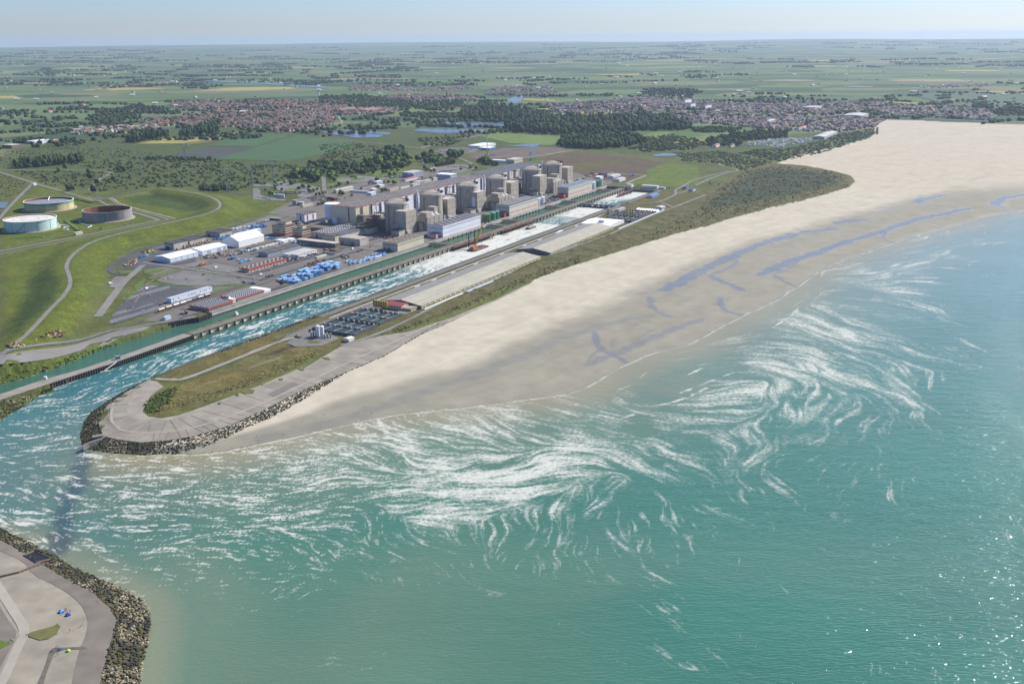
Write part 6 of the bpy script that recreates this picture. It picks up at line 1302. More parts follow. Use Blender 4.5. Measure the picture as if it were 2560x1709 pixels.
fence('rusty fence with panels across the headland concrete', GL(fK([(-150,600),(0,555),(180,505),(470,380)]), 7.4), 2., rust, 2.2, panel=mat('weathered fence panel', (.28,.22,.16), .9))
t = thing('gate_wall', 'pale stepped concrete entrance gate posts by the double fence', 'gate', (*G(*fC([(1330,965)])[0]), LAND)); q = MB()
for u, v, w_, h_ in ((1228,970,7,2.6),(1335,960,2,7),(1340,985,8,3),(1370,972,6,2.8)): x_, y_ = G(*fC([(u,v)])[0]); q.rbox(x_, y_, w_, 1, LAND-.2, LAND+h_, -.6)
q.build('posts', concrete_pale, t)
# =============================================================== RIPRAP BOULDERS, OIL TANKS, PYLONS, VEHICLES, CONTAINERS, PEOPLE
def blob_mesh(sub, amp, seed, sq=(1,1,1), fr_=1.3):
    bm = bmesh.new(); bmesh.ops.create_icosphere(bm, subdivisions=sub, radius=1.)
    V = np.array([v.co for v in bm.verts]); Fc = np.array([[v.index for v in f.verts] for f in bm.faces]); bm.free()
    d = np.array([1+amp*mnoise.noise(Vector(v)*fr_+Vector((seed*7.3, seed*3.1, seed*1.7))) for v in V])
    return V*d[:,None]*np.array(sq), Fc
ROCKV = [blob_mesh(1, .75, s, (1, .8, .62)) for s in range(6)]
def many(name, bases, P_, S_, Rz, m, cols=None, vcols=None, **k):
    """one mesh of many small copies; P_ positions, S_ scales (n x 3), Rz turns"""
    Vs, Fs, Cs = [], [], []; n0 = 0
    idx = np.arange(len(P_)) % len(bases)
    for j, (V, Fc) in enumerate(bases):
        s = idx == j
        if not s.any(): continue
        p, sc, rz = P_[s], S_[s], Rz[s]; c, d = np.cos(rz), np.sin(rz)
        W_ = V[None]*sc[:,None,:]; X_ = W_[...,0]*c[:,None]-W_[...,1]*d[:,None]; Y_ = W_[...,0]*d[:,None]+W_[...,1]*c[:,None]
        Vs.append((np.stack([X_, Y_, W_[...,2]], -1)+p[:,None,:]).reshape(-1, 3)); nv = len(V)
        Fs.append((Fc[None]+(np.arange(s.sum())*nv)[:,None,None]+n0).reshape(-1, Fc.shape[1])); n0 += nv*s.sum()
        if cols is not None: Cs.append(np.repeat(cols[s], nv, 0)*(np.tile(vcols[j], (int(s.sum()), 1)) if vcols else 1))
    return npmesh(name, np.concatenate(Vs), Fs, m, cols=np.concatenate(Cs) if cols is not None else None, **k)
rock_m = mat('boulder stone', rough=.9, var=.3, scale=1.2, attr='Col', spec=.2)
def scatter(poly, dens, seed, jit=None):
    rg = np.random.default_rng(seed); poly = np.array(poly); lo, hi = poly.min(0), poly.max(0); A_ = (hi-lo).prod(); n = int(A_*dens)
    p = rg.random((n, 2))*(hi-lo)+lo; return p[inpoly(p[:,0], p[:,1], poly)]
spit_low = GL(fH([(700,945),(900,905),(1050,852),(1150,802),(1300,742),(1480,642),(1600,572),(1780,462),(2000,368),(2180,262),(2349,165)]), 3.8)
SPITROCK = LE_TIP[1:]+LE_PROM[:9]+[GL(fH([(2349,152)]), 5)[0]]+spit_low[::-1]+GL(ROCKSEA, SEA)[::-1]+CHTIP[::-1]
rp = scatter(SPITROCK, .55, 3)
keep_ = np.ones(len(rp), bool); lr = scatter(LROCK_OUT+LROCK_IN[::-1], .3, 4); hr = scatter(HEAD_OUT+HEAD_IN[::-1], .55, 5)
cb_ = scatter([W(700,-734), W(1000,-734), W(1000,-722), W(850,-722), W(700,-722)], .22, 6)
def rockcols(p, seed, olive=.5):
    rg = np.random.default_rng(seed); n = len(p); k = rg.random(n); band = vnoise(p[:,0], p[:,1], 9, 91)
    pal = np.array([c8(196,182,148), c8(150,140,112), c8(104,100,70), c8(86,88,52), c8(70,70,66)])
    i = np.where(band > olive, np.where(k < .5, 2, np.where(k < .8, 3, 4)), np.where(k < .45, 0, np.where(k < .8, 1, 4)))
    return pal[i]*(.8+.4*rg.random((n, 1)))
def place_rocks(name, p, s0, s1, seed, olive):
    rg = np.random.default_rng(seed); n = len(p); s = rg.uniform(s0, s1, n)**1.; P_ = np.column_stack([p, height(p[:,0], p[:,1])+s*.22]); S_ = np.stack([s, s*rg.uniform(.75,1.2,n), s*rg.uniform(.7,1.1,n)], 1)
    return P_, S_, rg.random(n)*6.28, rockcols(p, seed, olive)
P_, S_, Z_, C_ = place_rocks('r', hr, .62, 1.35, 5, .36)
vis = np.argsort(-(S_.max(1)*1000/np.hypot(P_[:,0], P_[:,1]))*np.where(P_[:,0] > -330, 1, .0)); big_i = vis[:300]; rest = vis[300:]
tag(many('boulders', ROCKV, P_[rest], S_[rest], Z_[rest], rock_m, C_[rest]), kind='stuff')
pal_m = [mat('pale boulder', tuple(c8(190,176,142)), .9, .3, 1.2), mat('tan boulder', tuple(c8(146,136,106)), .9, .3, 1.2), mat('olive boulder', tuple(c8(96,94,62)), .9, .35, 1.2), mat('dark boulder', tuple(c8(72,72,64)), .9, .35, 1.2)]
rk = []
for j, (V, Fc) in enumerate(ROCKV):
    for c in range(4):
        o = npmesh('boulder', V, [Fc], pal_m[c]); rk.append(o)
for n_, i in enumerate(big_i):
    j = int(i) % 6; lum = C_[i].sum(); c = 0 if lum > .75 else 1 if lum > .42 else 2 if lum > .22 else 3
    src_ = rk[j*4+c]; o = src_ if not src_.get('used') else src_.copy()
    if o is not src_: COL.objects.link(o)
    o['used'] = 1; o.location = P_[i]; o.scale = S_[i]; o.rotation_euler = (0, 0, Z_[i])
    tag(o, 'weathered boulder in the rock armour round the headland at the lower left', 'boulder', 'boulders round the headland')
for o in rk:
    if not o.get('used'): bpy.data.objects.remove(o)
for o in bpy.data.objects:
    if 'used' in o: del o['used']
P_, S_, Z_, C_ = place_rocks('r', rp, .5, 1.1, 7, .40); tag(many('boulders', ROCKV, P_, S_, Z_, rock_m, C_), kind='stuff')
p2 = np.concatenate([lr, cb_]); P_, S_, Z_, C_ = place_rocks('r', p2, .7, 1.3, 8, .35); tag(many('boulders', ROCKV, P_, S_, Z_, rock_m, C_), kind='stuff')
# ---- oil tanks
def oiltank(i, lab, x_, y_, r, h, kind):
    z0 = hz(x_, y_); t = thing('oil_tank', lab, 'oil tank', (x_, y_, z0), 'big oil storage tanks')
    q = MB(); q.lathe(x_, y_, [(r+5,z0+.1),(r+4,z0+1.1),(r+.3,z0+1.2)], 64, cap=False); q.build('base_ring', soilm, t)
    mint = mat('pale mint tank paint', (.50,.66,.60), .5, .06, .05, streak=.1); yel = mat('cream yellow tank paint', (.58,.50,.24), .5, .1, .05, streak=.15); teal = mat('teal tank paint', (.20,.34,.29), .6, .12, .08, streak=.2); pur = mat('rusted grey shell', (.25,.22,.22), .7, .3, .08, streak=.35); inn = mat('rusted inner shell', (.22,.09,.045), .9, .35, .1, streak=.3)
    q = MB()
    if kind == 0: q.lathe(x_, y_, [(r,z0),(r,z0+h)], 72, cap=False); q.build('shell', mint, t, smoothf=True)
    elif kind == 1:
        q.lathe(x_, y_, [(r,z0),(r,z0+h*.68)], 72, cap=False); q.build('shell', yel, t, smoothf=True); q = MB(); q.lathe(x_, y_, [(r+.02,z0+h*.68),(r+.02,z0+h)], 72, cap=False); q.build('upper_band', teal, t, smoothf=True)
    else: q.lathe(x_, y_, [(r,z0),(r,z0+h)], 72, cap=False); q.build('shell', pur, t, smoothf=True)
    q = MB(); q.lathe(x_, y_, [(r,z0+h),(r+.9,z0+h),(r+.9,z0+h+.5),(r-.5,z0+h+.5)], 72, cap=False); q.build('rim', white if kind < 2 else concrete_pale, t)
    q = MB(); q.lathe(x_, y_, [(r-.4,z0+h+.4),(r-.4,z0+.5)], 72, cap=False); q.build('inner_shell', inn, t, smoothf=True)
    fl = z0+(h-1.2 if kind == 0 else h-3.2 if kind == 1 else .6)
    q = MB(); q.lathe(x_, y_, [(r-.42,fl),(r*.7,fl+.25),(r*.3,fl+.1),(.1,fl+.3)], 64); q.build('floating_roof' if kind < 2 else 'tank_floor', [mat('off white deck', (.62,.60,.54), .7, .12, .1), mat('grey floating roof', (.22,.22,.24), .7, .2, .1), mat('rusty floor', (.14,.06,.04), .9, .4, .1)][kind], t)
    if kind == 2:
        for k in range(8): q = MB(); zz_ = z0+1.5+k*(h-2)/8; q.lathe(x_, y_, [(r,zz_),(r+.55,zz_),(r+.55,zz_+.3),(r,zz_+.3)], 72, cap=False); q.build('stiffening_ring', mat('pale ring steel', (.42,.40,.38), .6, .2, .1), t)
    else:
        q = MB()
        for k in range(12): an = k*PI/6+.2; q.bar((x_+(r+.15)*math.cos(an), y_+(r+.15)*math.sin(an), z0+.5), (x_+(r+.15)*math.cos(an), y_+(r+.15)*math.sin(an), z0+h), .22)
        q.build('seams', steel, t)
        q = MB(); n_ = 14
        for k in range(n_):
            a1_, a2_ = -1.75+k*.035, -1.75+(k+1)*.035; R2 = r+1.1
            q.bar((x_+R2*math.cos(a1_), y_+R2*math.sin(a1_), z0+h*k/n_), (x_+R2*math.cos(a2_), y_+R2*math.sin(a2_), z0+h*(k+1)/n_), .5)
        q.build('stair', mat('olive stair', (.35,.38,.24), .7), t)
    if kind == 1: q = MB(); q.bar((x_-r*.35, y_+r*.9, z0+h+1), (x_-r*.2, y_+r*.35, fl+.5), .8); q.build('rolling_ladder', white, t)
    if kind == 0: q = MB(); q.lathe(x_, y_, [(15,fl+.28),(15,fl+.4),(13.6,fl+.4)], 40, cap=False); q.lathe(x_, y_, [(27,fl+.28),(27,fl+.4),(26,fl+.4)], 50, cap=False); q.build('roof_rings', mat('tan stain ring', (.42,.36,.28), .8), t)
oiltank(0, 'pale mint oil tank with white roof, nearest to the left edge', -800.5, 1646.2, 40.3, 17.5, 0); oiltank(1, 'yellow and teal oil tank with sunken grey floating roof', -860.6, 1851.4, 42.5, 15.5, 1); oiltank(2, 'open rusty oil tank with ringed grey shell and no roof', -708., 1737.4, 40.3, 16.5, 2)
for lab, pts in (('white S shaped pipe loop right of the mint tank', fD([(680,510),(700,535),(780,540),(850,535)])), ('white curled pipe in front of the mint tank', fD([(830,550),(750,560),(745,575),(800,575),(805,590),(740,592)])), ('white bent pipe at the foot of the rusty tank', fD([(850,490),(900,470),(960,480),(920,500),(985,530),(1100,535),(1030,565)]))):
    g = smooth(GDL(pts), 2); q = MB()
    for p_, r_ in zip(g[:-1], g[1:]): q.bar((*p_,hz(*p_)+.9), (*r_,hz(*r_)+.9), .55, 6)
    tag(q.build('pipe', white), lab, 'pipe', 'white pipes between the oil tanks')
for (u0, v0), (u1, v1), lab in ((fD([(130,690),(500,665)]), 0, 0) if False else (fD([(130,690)])[0], fD([(510,672)])[0], 'low grass bund in front of the mint tank'), (fD([(770,490)])[0], fD([(920,600)])[0], 'low grass bund between the mint and rusty tanks'), (fD([(890,225)])[0], fD([(1090,270)])[0], 'low grass bund behind the yellow tank')):
    p_, q_ = Gd(u0, v0), Gd(u1, v1); m_ = MB(); d = (q_[0]-p_[0], q_[1]-p_[1]); l = math.hypot(*d); n_ = (-d[1]/l, d[0]/l)
    vs = []
    for e_ in (p_, q_):
        z_ = hz(*e_)
        vs += [(e_[0]+n_[0]*s1*w_, e_[1]+n_[1]*s1*w_, z_+hh) for s1, w_, hh in ((-1,5,0),(-1,1.5,2.4),(1,1.5,2.4),(1,5,0))]
    m_.add(vs, [(0,1,5,4),(1,2,6,5),(2,3,7,6),(0,3,2,1),(4,5,6,7)]); tag(m_.build('grass_bund', lawn_m), lab, 'bund', 'grass bunds between the oil tanks')
def hut(u, v, w_, d_, h, lab, wall, roof, nm='site_hut', cat='hut'):
    x_, y_ = Gd(u, v); z_ = hz(x_, y_); t = thing(nm, lab, cat, (x_, y_, z_)); q = MB(); q.rbox(x_, y_, w_, d_, z_-.3, z_+h, -PHI+PI/2); q.build('walls', wall, t); q = MB(); q.rbox(x_, y_, w_+.6, d_+.6, z_+h+.004, z_+h+.35, -PHI+PI/2); q.build('roof', roof, t); q = MB(); q.rbox(x_+.3, y_-d_/2-.03, 1.2, .1, z_, z_+2, 0); q.build('door', redm, t)
hut(*fD([(922,640)])[0], 13, 5, 4, 'cream hut with red door beside the road below the oil tanks', cream, cream); hut(*fD([(405,62)])[0], 8, 5, 4.5, 'small white hut at the road fork behind the oil tanks', white, white)
# ---- pylons
def pylon_mesh():
    m = MB(); H = 50.
    def sec(z): return 4.2*(1-z/27)+1.1*z/27 if z < 27 else 1.1
    lv = [0,5,10,15,19,23,27]
    for k in range(len(lv)-1):
        z0, z1 = lv[k], lv[k+1]; a, b = sec(z0), sec(z1)
        c0 = [(-a,-a),(a,-a),(a,a),(-a,a)]; c1 = [(-b,-b),(b,-b),(b,b),(-b,b)]
        for i in range(4):
            j = (i+1) % 4
            m.bar((*c0[i],z0), (*c1[i],z1), .28); m.bar((*c0[i],z0), (*c1[j],z1), .16); m.bar((*c0[j],z0), (*c1[i],z1), .16); m.bar((*c1[i],z1), (*c1[j],z1), .16)
    for s in (-1, 1):
        prev = [(0,27),(0,27)]
        pts = [(s*1.1,27),(s*4.5,33),(s*8.,39),(s*9.,43),(s*8.6,46)]; pin = [(s*.2,27.5),(s*2.8,33.5),(s*5.8,39),(s*6.6,43),(s*6.8,46)]
        for y_ in (-.9,.9):
            for k in range(4):
                m.bar((pts[k][0],y_,pts[k][1]), (pts[k+1][0],y_,pts[k+1][1]), .22); m.bar((pin[k][0],y_,pin[k][1]), (pin[k+1][0],y_,pin[k+1][1]), .2); m.bar((pts[k][0],y_,pts[k][1]), (pin[k+1][0],y_,pin[k+1][1]), .14); m.bar((pin[k][0],y_,pin[k][1]), (pts[k+1][0],y_,pts[k+1][1]), .14)
        m.bar((s*8.8,0,46), (s*9.6,0,50), .2)
    return m
def arm_mesh():
    m = MB()
    for y_ in (-.9,.9):
        for z_ in (44.5, 46.2): m.bar((-15,y_*.3,45.4), (-8,y_,z_), .2); m.bar((-8,y_,z_), (8,y_,z_), .2); m.bar((8,y_,z_), (15,y_*.3,45.4), .2)
        for k in range(10): m.bar((-9+1.8*k,y_,44.5 if k % 2 else 46.2), (-7.2+1.8*k,y_,46.2 if k % 2 else 44.5), .13)
    for x_ in (-14.5,-7,0,7,14.5): m.bar((x_,0,45), (x_,0,41.5), .14)
    return m
proto_py = thing('pylon', '', 'pylon', (0,0,0), 'power line pylons on the plain'); pylon_mesh().build('lattice_tower', galv, proto_py); arm_mesh().build('cross_arm', galv, proto_py)
PY = [(fT([(1560,1090)])[0], 'tall grey lattice pylon nearest to the car parks behind the grass mound', 50), (fT([(1720,1050)])[0], 'grey lattice pylon standing among bushes right of the nearest one', 47), (fT([(1868,1010)])[0], 'grey lattice pylon against the dark tree belt', 47), (fT([(965,960)])[0], 'grey lattice pylon in the scrub left of the dark field', 46), (fT([(497,868)])[0], 'grey lattice pylon in the scrub plain above the hedge row', 44), (fT([(1265,870)])[0], 'grey lattice pylon at the edge of the dark furrowed field', 44), (fT([(765,838)])[0], 'faint lattice pylon left of the yellow field', 42), (fT([(400,740)])[0], 'faint lattice pylon right of the white factory', 42), (fT([(270,700)])[0], 'faint lattice pylon behind the white factory', 42), (fT([(150,690)])[0], 'faint lattice pylon at the left edge beyond the plain', 42), (fT([(365,580)])[0], 'hazy pylon in the far left plain, first of the distant pair', 42), (fT([(455,560)])[0], 'hazy pylon in the far left plain, second of the distant pair', 42), (fT([(520,490)])[0], 'hazy distant pylon beyond the left woods', 42), (fT([(245,600)])[0], 'hazy pylon left of the distant pair', 42)]
for k, (p, lab, h_) in enumerate(PY):
    x_, y_ = G(*p); o = proto_py if k == 0 else copy_tree(proto_py)
    o.location = (x_, y_, LAND); o.scale = (h_/50,)*3; o.rotation_euler = (0,0,.35+.1*(k % 3)); o['label'] = lab
x_, y_ = G(*fM([(1142,838)])[0]); t = thing('radio_mast', 'thin red and white guyed radio mast behind the turbine halls', 'mast', (x_, y_, LAND))
for k in range(7): q = MB(); q.bar((x_,y_,LAND+k*11.5), (x_,y_,LAND+(k+1)*11.5), .9-.06*k, 4); q.build('mast_section', redm if k % 2 == 0 else white, t)
q = MB()
for an in (0, 2.1, 4.2): q.bar((x_,y_,LAND+70), (x_+35*math.cos(an), y_+35*math.sin(an), LAND), .12)
q.build('guy_wires', galv, t)
x_, y_ = G(*fT([(2180,440)])[0]); t = thing('water_tower', 'pale mushroom shaped water tower above the far town', 'water tower', (x_, y_, LAND)); q = MB(); q.lathe(x_, y_, [(4,LAND),(3,LAND+22),(3.2,LAND+26)], 20, cap=False); q.build('shaft', white, t); q = MB(); q.lathe(x_, y_, [(3.3,LAND+26),(13,LAND+33),(13,LAND+37),(2,LAND+39)], 24); q.build('bowl', white, t)
# ---- lamp posts
lp = thing('lamp_post', 'thin grey lamp post in the plant car parks and yards', 'lamp post', (0,0,0), 'lamp posts of the car parks'); q = MB(); q.cyl(0,0,0,10,.14,.09,8); q.build('pole', galv, lp); q = MB(); q.rbox(.6,0,1.3,.35,9.9,10.15); q.build('lamp_head', white, lp)
LP_ = fC([(1230-1644+0,0)])[:0]+fJ([(1245,490),(1470,310),(1505,345),(1525,240),(1655,130),(1720,245),(1810,170),(1920,190),(1950,100),(2070,160),(2075,120),(2185,120),(1555,445),(1690,450),(1835,340),(1130,390),(930,650),(770,760),(450,810),(130,950)])+E8([(190,510),(560,540),(1025,545),(1060,405),(785,350),(1345,430),(1390,310),(1030,240),(490,220),(430,235),(105,640),(315,660),(510,690),(960,640),(1090,720),(1380,625),(1800,390),(1600,380)])+E1([(215,560),(340,730),(660,1200),(800,1120),(1085,1180),(900,1260),(210,1420),(560,1360),(735,1330)])+fD([(1530,860),(1410,985),(1615,815),(1300,1035)])+fA([(700,1050),(620,960)])
for k, p in enumerate(LP_):
    x_, y_ = G(*p); o = lp if k == 0 else copy_tree(lp); o.location = (x_, y_, LAND+.2); o.rotation_euler = (0,0,k*1.3)
# ---- cars
def car_proto(nm, L_, Wd, Hh, paint, van=False):
    t = thing(nm, 'x', 'van' if van else 'car', (0,0,0)); q = MB(); hb_ = Hh*.55
    q.add([(x_,y_,z_) for z_ in (.32, hb_) for x_,y_ in ((-L_/2,-Wd/2),(L_/2,-Wd/2),(L_/2,Wd/2),(-L_/2,Wd/2))], [(0,1,5,4),(1,2,6,5),(2,3,7,6),(3,0,4,7),(4,5,6,7),(3,2,1,0)])
    x0, x1, x2, x3 = (-L_*.49, L_*.30, -L_*.48, L_*.16) if van else (-L_*.45, L_*.24, -L_*.30, L_*.08); w2 = Wd*.42
    q.add([(x0,-w2,hb_+.002),(x1,-w2,hb_+.002),(x1,w2,hb_+.002),(x0,w2,hb_+.002),(x2,-w2*.9,Hh),(x3,-w2*.9,Hh),(x3,w2*.9,Hh),(x2,w2*.9,Hh)], [(4,5,6,7)]+([(0,1,5,4),(2,3,7,6),(3,0,4,7)] if van else [])); q.build('body', paint, t)
    q = MB(); q.add([(x0,-w2,hb_+.002),(x1,-w2,hb_+.002),(x1,w2,hb_+.002),(x0,w2,hb_+.002),(x2,-w2*.9,Hh-.01),(x3,-w2*.9,Hh-.01),(x3,w2*.9,Hh-.01),(x2,w2*.9,Hh-.01)], [(1,2,6,5)] if van else [(0,1,5,4),(1,2,6,5),(2,3,7,6),(3,0,4,7)]); q.build('windows', glass, t)
    for sx_ in (-1,1):
        for sy_ in (-1,1): q = MB(); q.bar((sx_*L_*.3,sy_*Wd*.36,.33), (sx_*L_*.3,sy_*Wd*.52,.33), .34, 10); q.build('wheel', tyre, t)
    return t
CP = {'white': car_proto('parked_car', 4.3, 1.8, 1.5, mat('white car paint', (.75,.75,.75), .25, .02, .1)), 'silver': car_proto('parked_car', 4.3, 1.8, 1.5, mat('silver car paint', (.42,.43,.45), .3, .02, .1, metal=.3)), 'dark': car_proto('parked_car', 4.4, 1.8, 1.5, mat('black car paint', (.02,.022,.028), .25, .02, .1)), 'blue': car_proto('parked_car', 4.2, 1.8, 1.5, mat('blue car paint', (.03,.09,.30), .3, .02, .1)), 'red': car_proto('parked_car', 4.1, 1.75, 1.5, mat('red car paint', (.35,.03,.03), .3, .02, .1)), 'van': car_proto('parked_van', 5.4, 2., 2.4, MATS['white car paint'], True)}
used = {}
def car(kind, p, rz, lab, group=None, z=None):
    x_, y_ = p; o = CP[kind] if not used.get(kind) else copy_tree(CP[kind]); used[kind] = 1
    o.location = (x_, y_, (hz(x_, y_) if z is None else z)+.45); o.rotation_euler = (0,0,rz); o['label'] = lab
    if group: o['group'] = group
    elif 'group' in o: del o['group']
LA = PI/2-PHI
for kind, p, rz, lab in (('white', (295,935), 0, 'white car alone at the left end of the pale car park'), ('silver', (330,926), 0, 'silver car in the middle of three at the left end of the pale car park'), ('white', (352,920), 0, 'white car, right one of three at the left end of the pale car park'), ('silver', (552,933), 0, 'silver car alone near the middle of the pale car park'), ('silver', (815,943), 0, 'silver car alone near the right end of the pale car park'), ('blue', (748,881), 0, 'small blue car at the back of the pale car park'), ('van', (892,800), 0, 'white van on the upper pale car park'),
    ('van', (78,1048), .2, 'white van at the top left of the dark car park'), ('silver', (38,1075), .2, 'silver car beside the white van on the dark car park'), ('silver', (112,1131), .2, 'silver car in the middle of the dark car park'), ('dark', (240,1241), 0, 'black car at the end of the portable office building'), ('silver', (-88,1270), .3, 'silver car alone near the kerb of the dark car park'), ('white', (1390,832), 0, 'white car in front of the near end of the pink building'), ('dark', (1580,777), 0, 'dark car in front of the pink building'), ('silver', (1617,770), 0, 'silver car beside the dark one in front of the pink building'), ('silver', (1716,743), 0, 'silver car at the far end of the pink building'), ('silver', (1531,827), 0, 'silver car on the road past the pink building'), ('van', (1420,882), 0, 'white van on the road below the pink building'), ('blue', (2006,663), 0, 'small blue car beside the white low halls')):
    car(kind, G(*fC([p])[0]), LA+rz, lab)
for kind, p, lab in (('dark', (1850,1018), 'black car beside the other black car in the open yard'), ('dark', (1925,990), 'larger looking black car, right one of the two in the open yard'), ('silver', (2095,908), 'silver car by the rust stained workshop'), ('van', (1735,968), 'white van by the guard house'), ('dark', (1660,1120), 'dark car by the rails in the container yard'), ('silver', (1690,1275), 'silver car at the canal edge of the container yard')): car(kind, G(*E1([p])[0]), LA+.2, lab)
rs = random.Random(3)
def carrow(pts, n, rz, lab, group, kinds=('white','silver','dark','blue','silver','white','red')):
    pts = GL(pts)
    for k in range(n):
        t_ = (k+.5)/n*(len(pts)-1); i = min(int(t_), len(pts)-2); f_ = t_-i; car(rs.choice(kinds), (pts[i][0]*(1-f_)+pts[i+1][0]*f_, pts[i][1]*(1-f_)+pts[i+1][1]*f_), rz+rs.uniform(-.08,.08), lab, group)
carrow(E3([(120,745),(280,790)]), 6, LA, 'parked car on the strip at the foot of the grass slope behind the oil tanks', 'cars on the strip by the slope'); carrow(E3([(30,735),(560,770)]), 14, LA, 'parked car on the strip at the foot of the grass slope behind the oil tanks', 'cars on the strip by the slope')
for pts in (E3([(480,640),(720,665)]), E3([(560,625),(1000,620)]), E3([(760,640),(980,632)]), E3([(700,655),(900,650)])): carrow(pts, 15, LA+PI/2, 'parked car in the tight rows of the round car park', 'cars in the round car park')
for pts in (E4([(1400,385),(1740,355)]), E4([(1460,372),(1740,372)]), E4([(1400,395),(1640,395)]), E4([(1550,300),(1900,290)]), E4([(1780,280),(2000,330)])): carrow(pts, 11, LA+PI/2, 'parked car on the staff car park behind the office slab', 'cars on the staff car park')
carrow(E4([(1980,250),(2100,270)]), 7, LA, 'parked car by the junction behind the halls', 'cars by the junction'); carrow(E1([(0,425),(90,400)]), 7, LA+PI/2, 'parked car in the row above the taller office block', 'cars above the office block'); carrow(fC([(1372,272),(1510,240)]), 9, LA+PI/2, 'parked car in the row behind the taller office block', 'cars behind the office block'); carrow(fR([(420,925),(440,935)]), 4, LA, 'parked car at the dune road end', 'cars at the dune road end'); carrow(fR([(425,915),(455,925)]), 4, LA, 'parked car at the dune road end', 'cars at the dune road end'); carrow(fR([(475,925),(490,945)]), 4, LA, 'parked car at the dune road end', 'cars at the dune road end'); carrow(fR([(570,795),(680,775)]), 7, .3, 'parked car by the dune path near the pond', 'cars by the dune path')
carrow(fM([(700,925),(930,905)]), 12, LA, 'parked car behind the round fronted building', 'cars behind the round building'); carrow(E5([(1900,240),(1700,240)]), 6, LA, 'parked car at the head of the outlet basin', 'cars at the basin head')
car('blue', Gd(*fD([(1466,533)])[0]), .3, 'blue van like car on the road below the rusty tank'); car('silver', Gd(*fD([(1545,515)])[0]), .3, 'silver car on the road below the rusty tank'); car('dark', Gd(*fD([(1182,578)])[0]), .3, 'dark car on the road left of the blue one below the tanks'); car('van', Gd(*fD([(1296,1222)])[0]), LA, 'white box van on the small lay-by above the entrance road'); car('silver', G(*fJ([(765,655)])[0]), .4, 'silver car beside the scrap heap near the fence')
for k_ in CP:
    if not used.get(k_):
        for ch in list(CP[k_].children): bpy.data.objects.remove(ch)
        bpy.data.objects.remove(CP[k_])
# ---- tank wagons
wg = thing('tank_wagon', 'x', 'tank wagon', (0,0,0), 'tank wagons on the siding')
def wagon(lab, m_, p, flat=False):
    x_, y_ = G(*p); a, b = AB((x_, y_)); t = thing('tank_wagon', lab, 'tank wagon', (x_, y_, LAND), 'tank wagons on the siding'); z_ = LAND+.8
    q = MB(); q.box(a-4.6, a+4.6, b-1.2, b+1.2, z_+.6, z_+1); q.build('frame', dark, t)
    q = MB(); q.hcyl((*W(a-4.2,b),z_+2.3), (*W(a+4.2,b),z_+2.3), 1.35 if not flat else .9, 14); q.build('tank', m_, t); q = MB(); q.cyl(*W(a,b), z_+3.5, z_+4.1, .5, n=10); q.build('hatch', m_, t)
    for s_ in (-1,1):
        for c_ in (-3.4,-2.2,2.2,3.4): q = MB(); q.bar((*W(a+c_,b+s_*.6),z_+.4), (*W(a+c_,b+s_*.9),z_+.4), .42, 10); q.build('wheel', dark, t)
bpy.data.objects.remove(wg)
ycr = mat('yellowed cream tank', (.58,.47,.26), .5, .2, .3, streak=.1); crm = mat('cream tank', (.66,.62,.52), .5, .12, .3)
for p, m_, lab in zip(E8([(30,1090),(175,1040),(320,995),(455,955),(570,915),(680,880),(800,845),(930,800)]), (ycr, ycr, crm, crm, concrete_pale, concrete_dark, steel, concrete_pale), ('yellowed tank wagon at the left end of the siding', 'yellowed tank wagon, second from the left', 'cream tank wagon, third from the left', 'cream tank wagon at the middle of the portable offices', 'grey tank wagon, fifth from the left', 'dark low tank wagon, sixth from the left', 'steel grey tank wagon, second from the right end', 'pale tank wagon at the right end of the siding')): wagon(lab, m_, p)
# ---- containers
blues = [mat('strong blue container', (.065,.17,.38), .5, .12, .3, streak=.1), mat('light blue container', (.27,.43,.62), .5, .12, .3, streak=.1), mat('pale blue container', (.42,.58,.72), .5, .12, .3, streak=.1), MATS['white cladding'], mat('grey container', (.34,.36,.38), .5, .1, .3)]
cproto = []
for m_ in blues:
    q = MB(); q.rbox(0, 0, 6.1, 2.45, 0, 2.6); 
    for k in range(12): q.rbox(-2.8+k*.51, 0, .2, 2.56, .15, 2.45)
    for sx_ in (-3,3):
        for sy_ in (-1.18,1.18): q.rbox(sx_, sy_, .16, .16, 0, 2.68)
    cproto.append(q.build('container', m_))
cused = [0]*5; cn = ['strong blue','light blue','pale blue','white','grey']
def cont(ci, a, b, lev, where, rz=0, z=LAND, own=None):
    o = cproto[ci] if not cused[ci] else cproto[ci].copy()
    if cused[ci]: COL.objects.link(o)
    cused[ci] = 1; o.location = (*W(a, b), z+.45+2.7*lev); o.rotation_euler = (0,0,LA+rz)
    if own: tag(o, own, 'container', 'single containers')
    else: tag(o, f'{cn[ci]} steel container {where}', 'container', f'{cn[ci]} containers {where}')
rs = random.Random(11)
def yard(a0, a1, b0, b1, pick, pstack, pfill, where, da=6.6, db=3.0):
    a = a0
    while a < a1:
        b = b0
        while b < b1:
            if rs.random() < pfill:
                ci = rs.choice(pick); n_ = 1+(rs.random() < pstack)
                for l_ in range(n_): cont(ci if l_ == 0 or rs.random() < .5 else rs.choice(pick), a+rs.uniform(-.3,.3), b+rs.uniform(-.2,.2), l_, where, rs.uniform(-.03,.03))
            b += db
        a += da
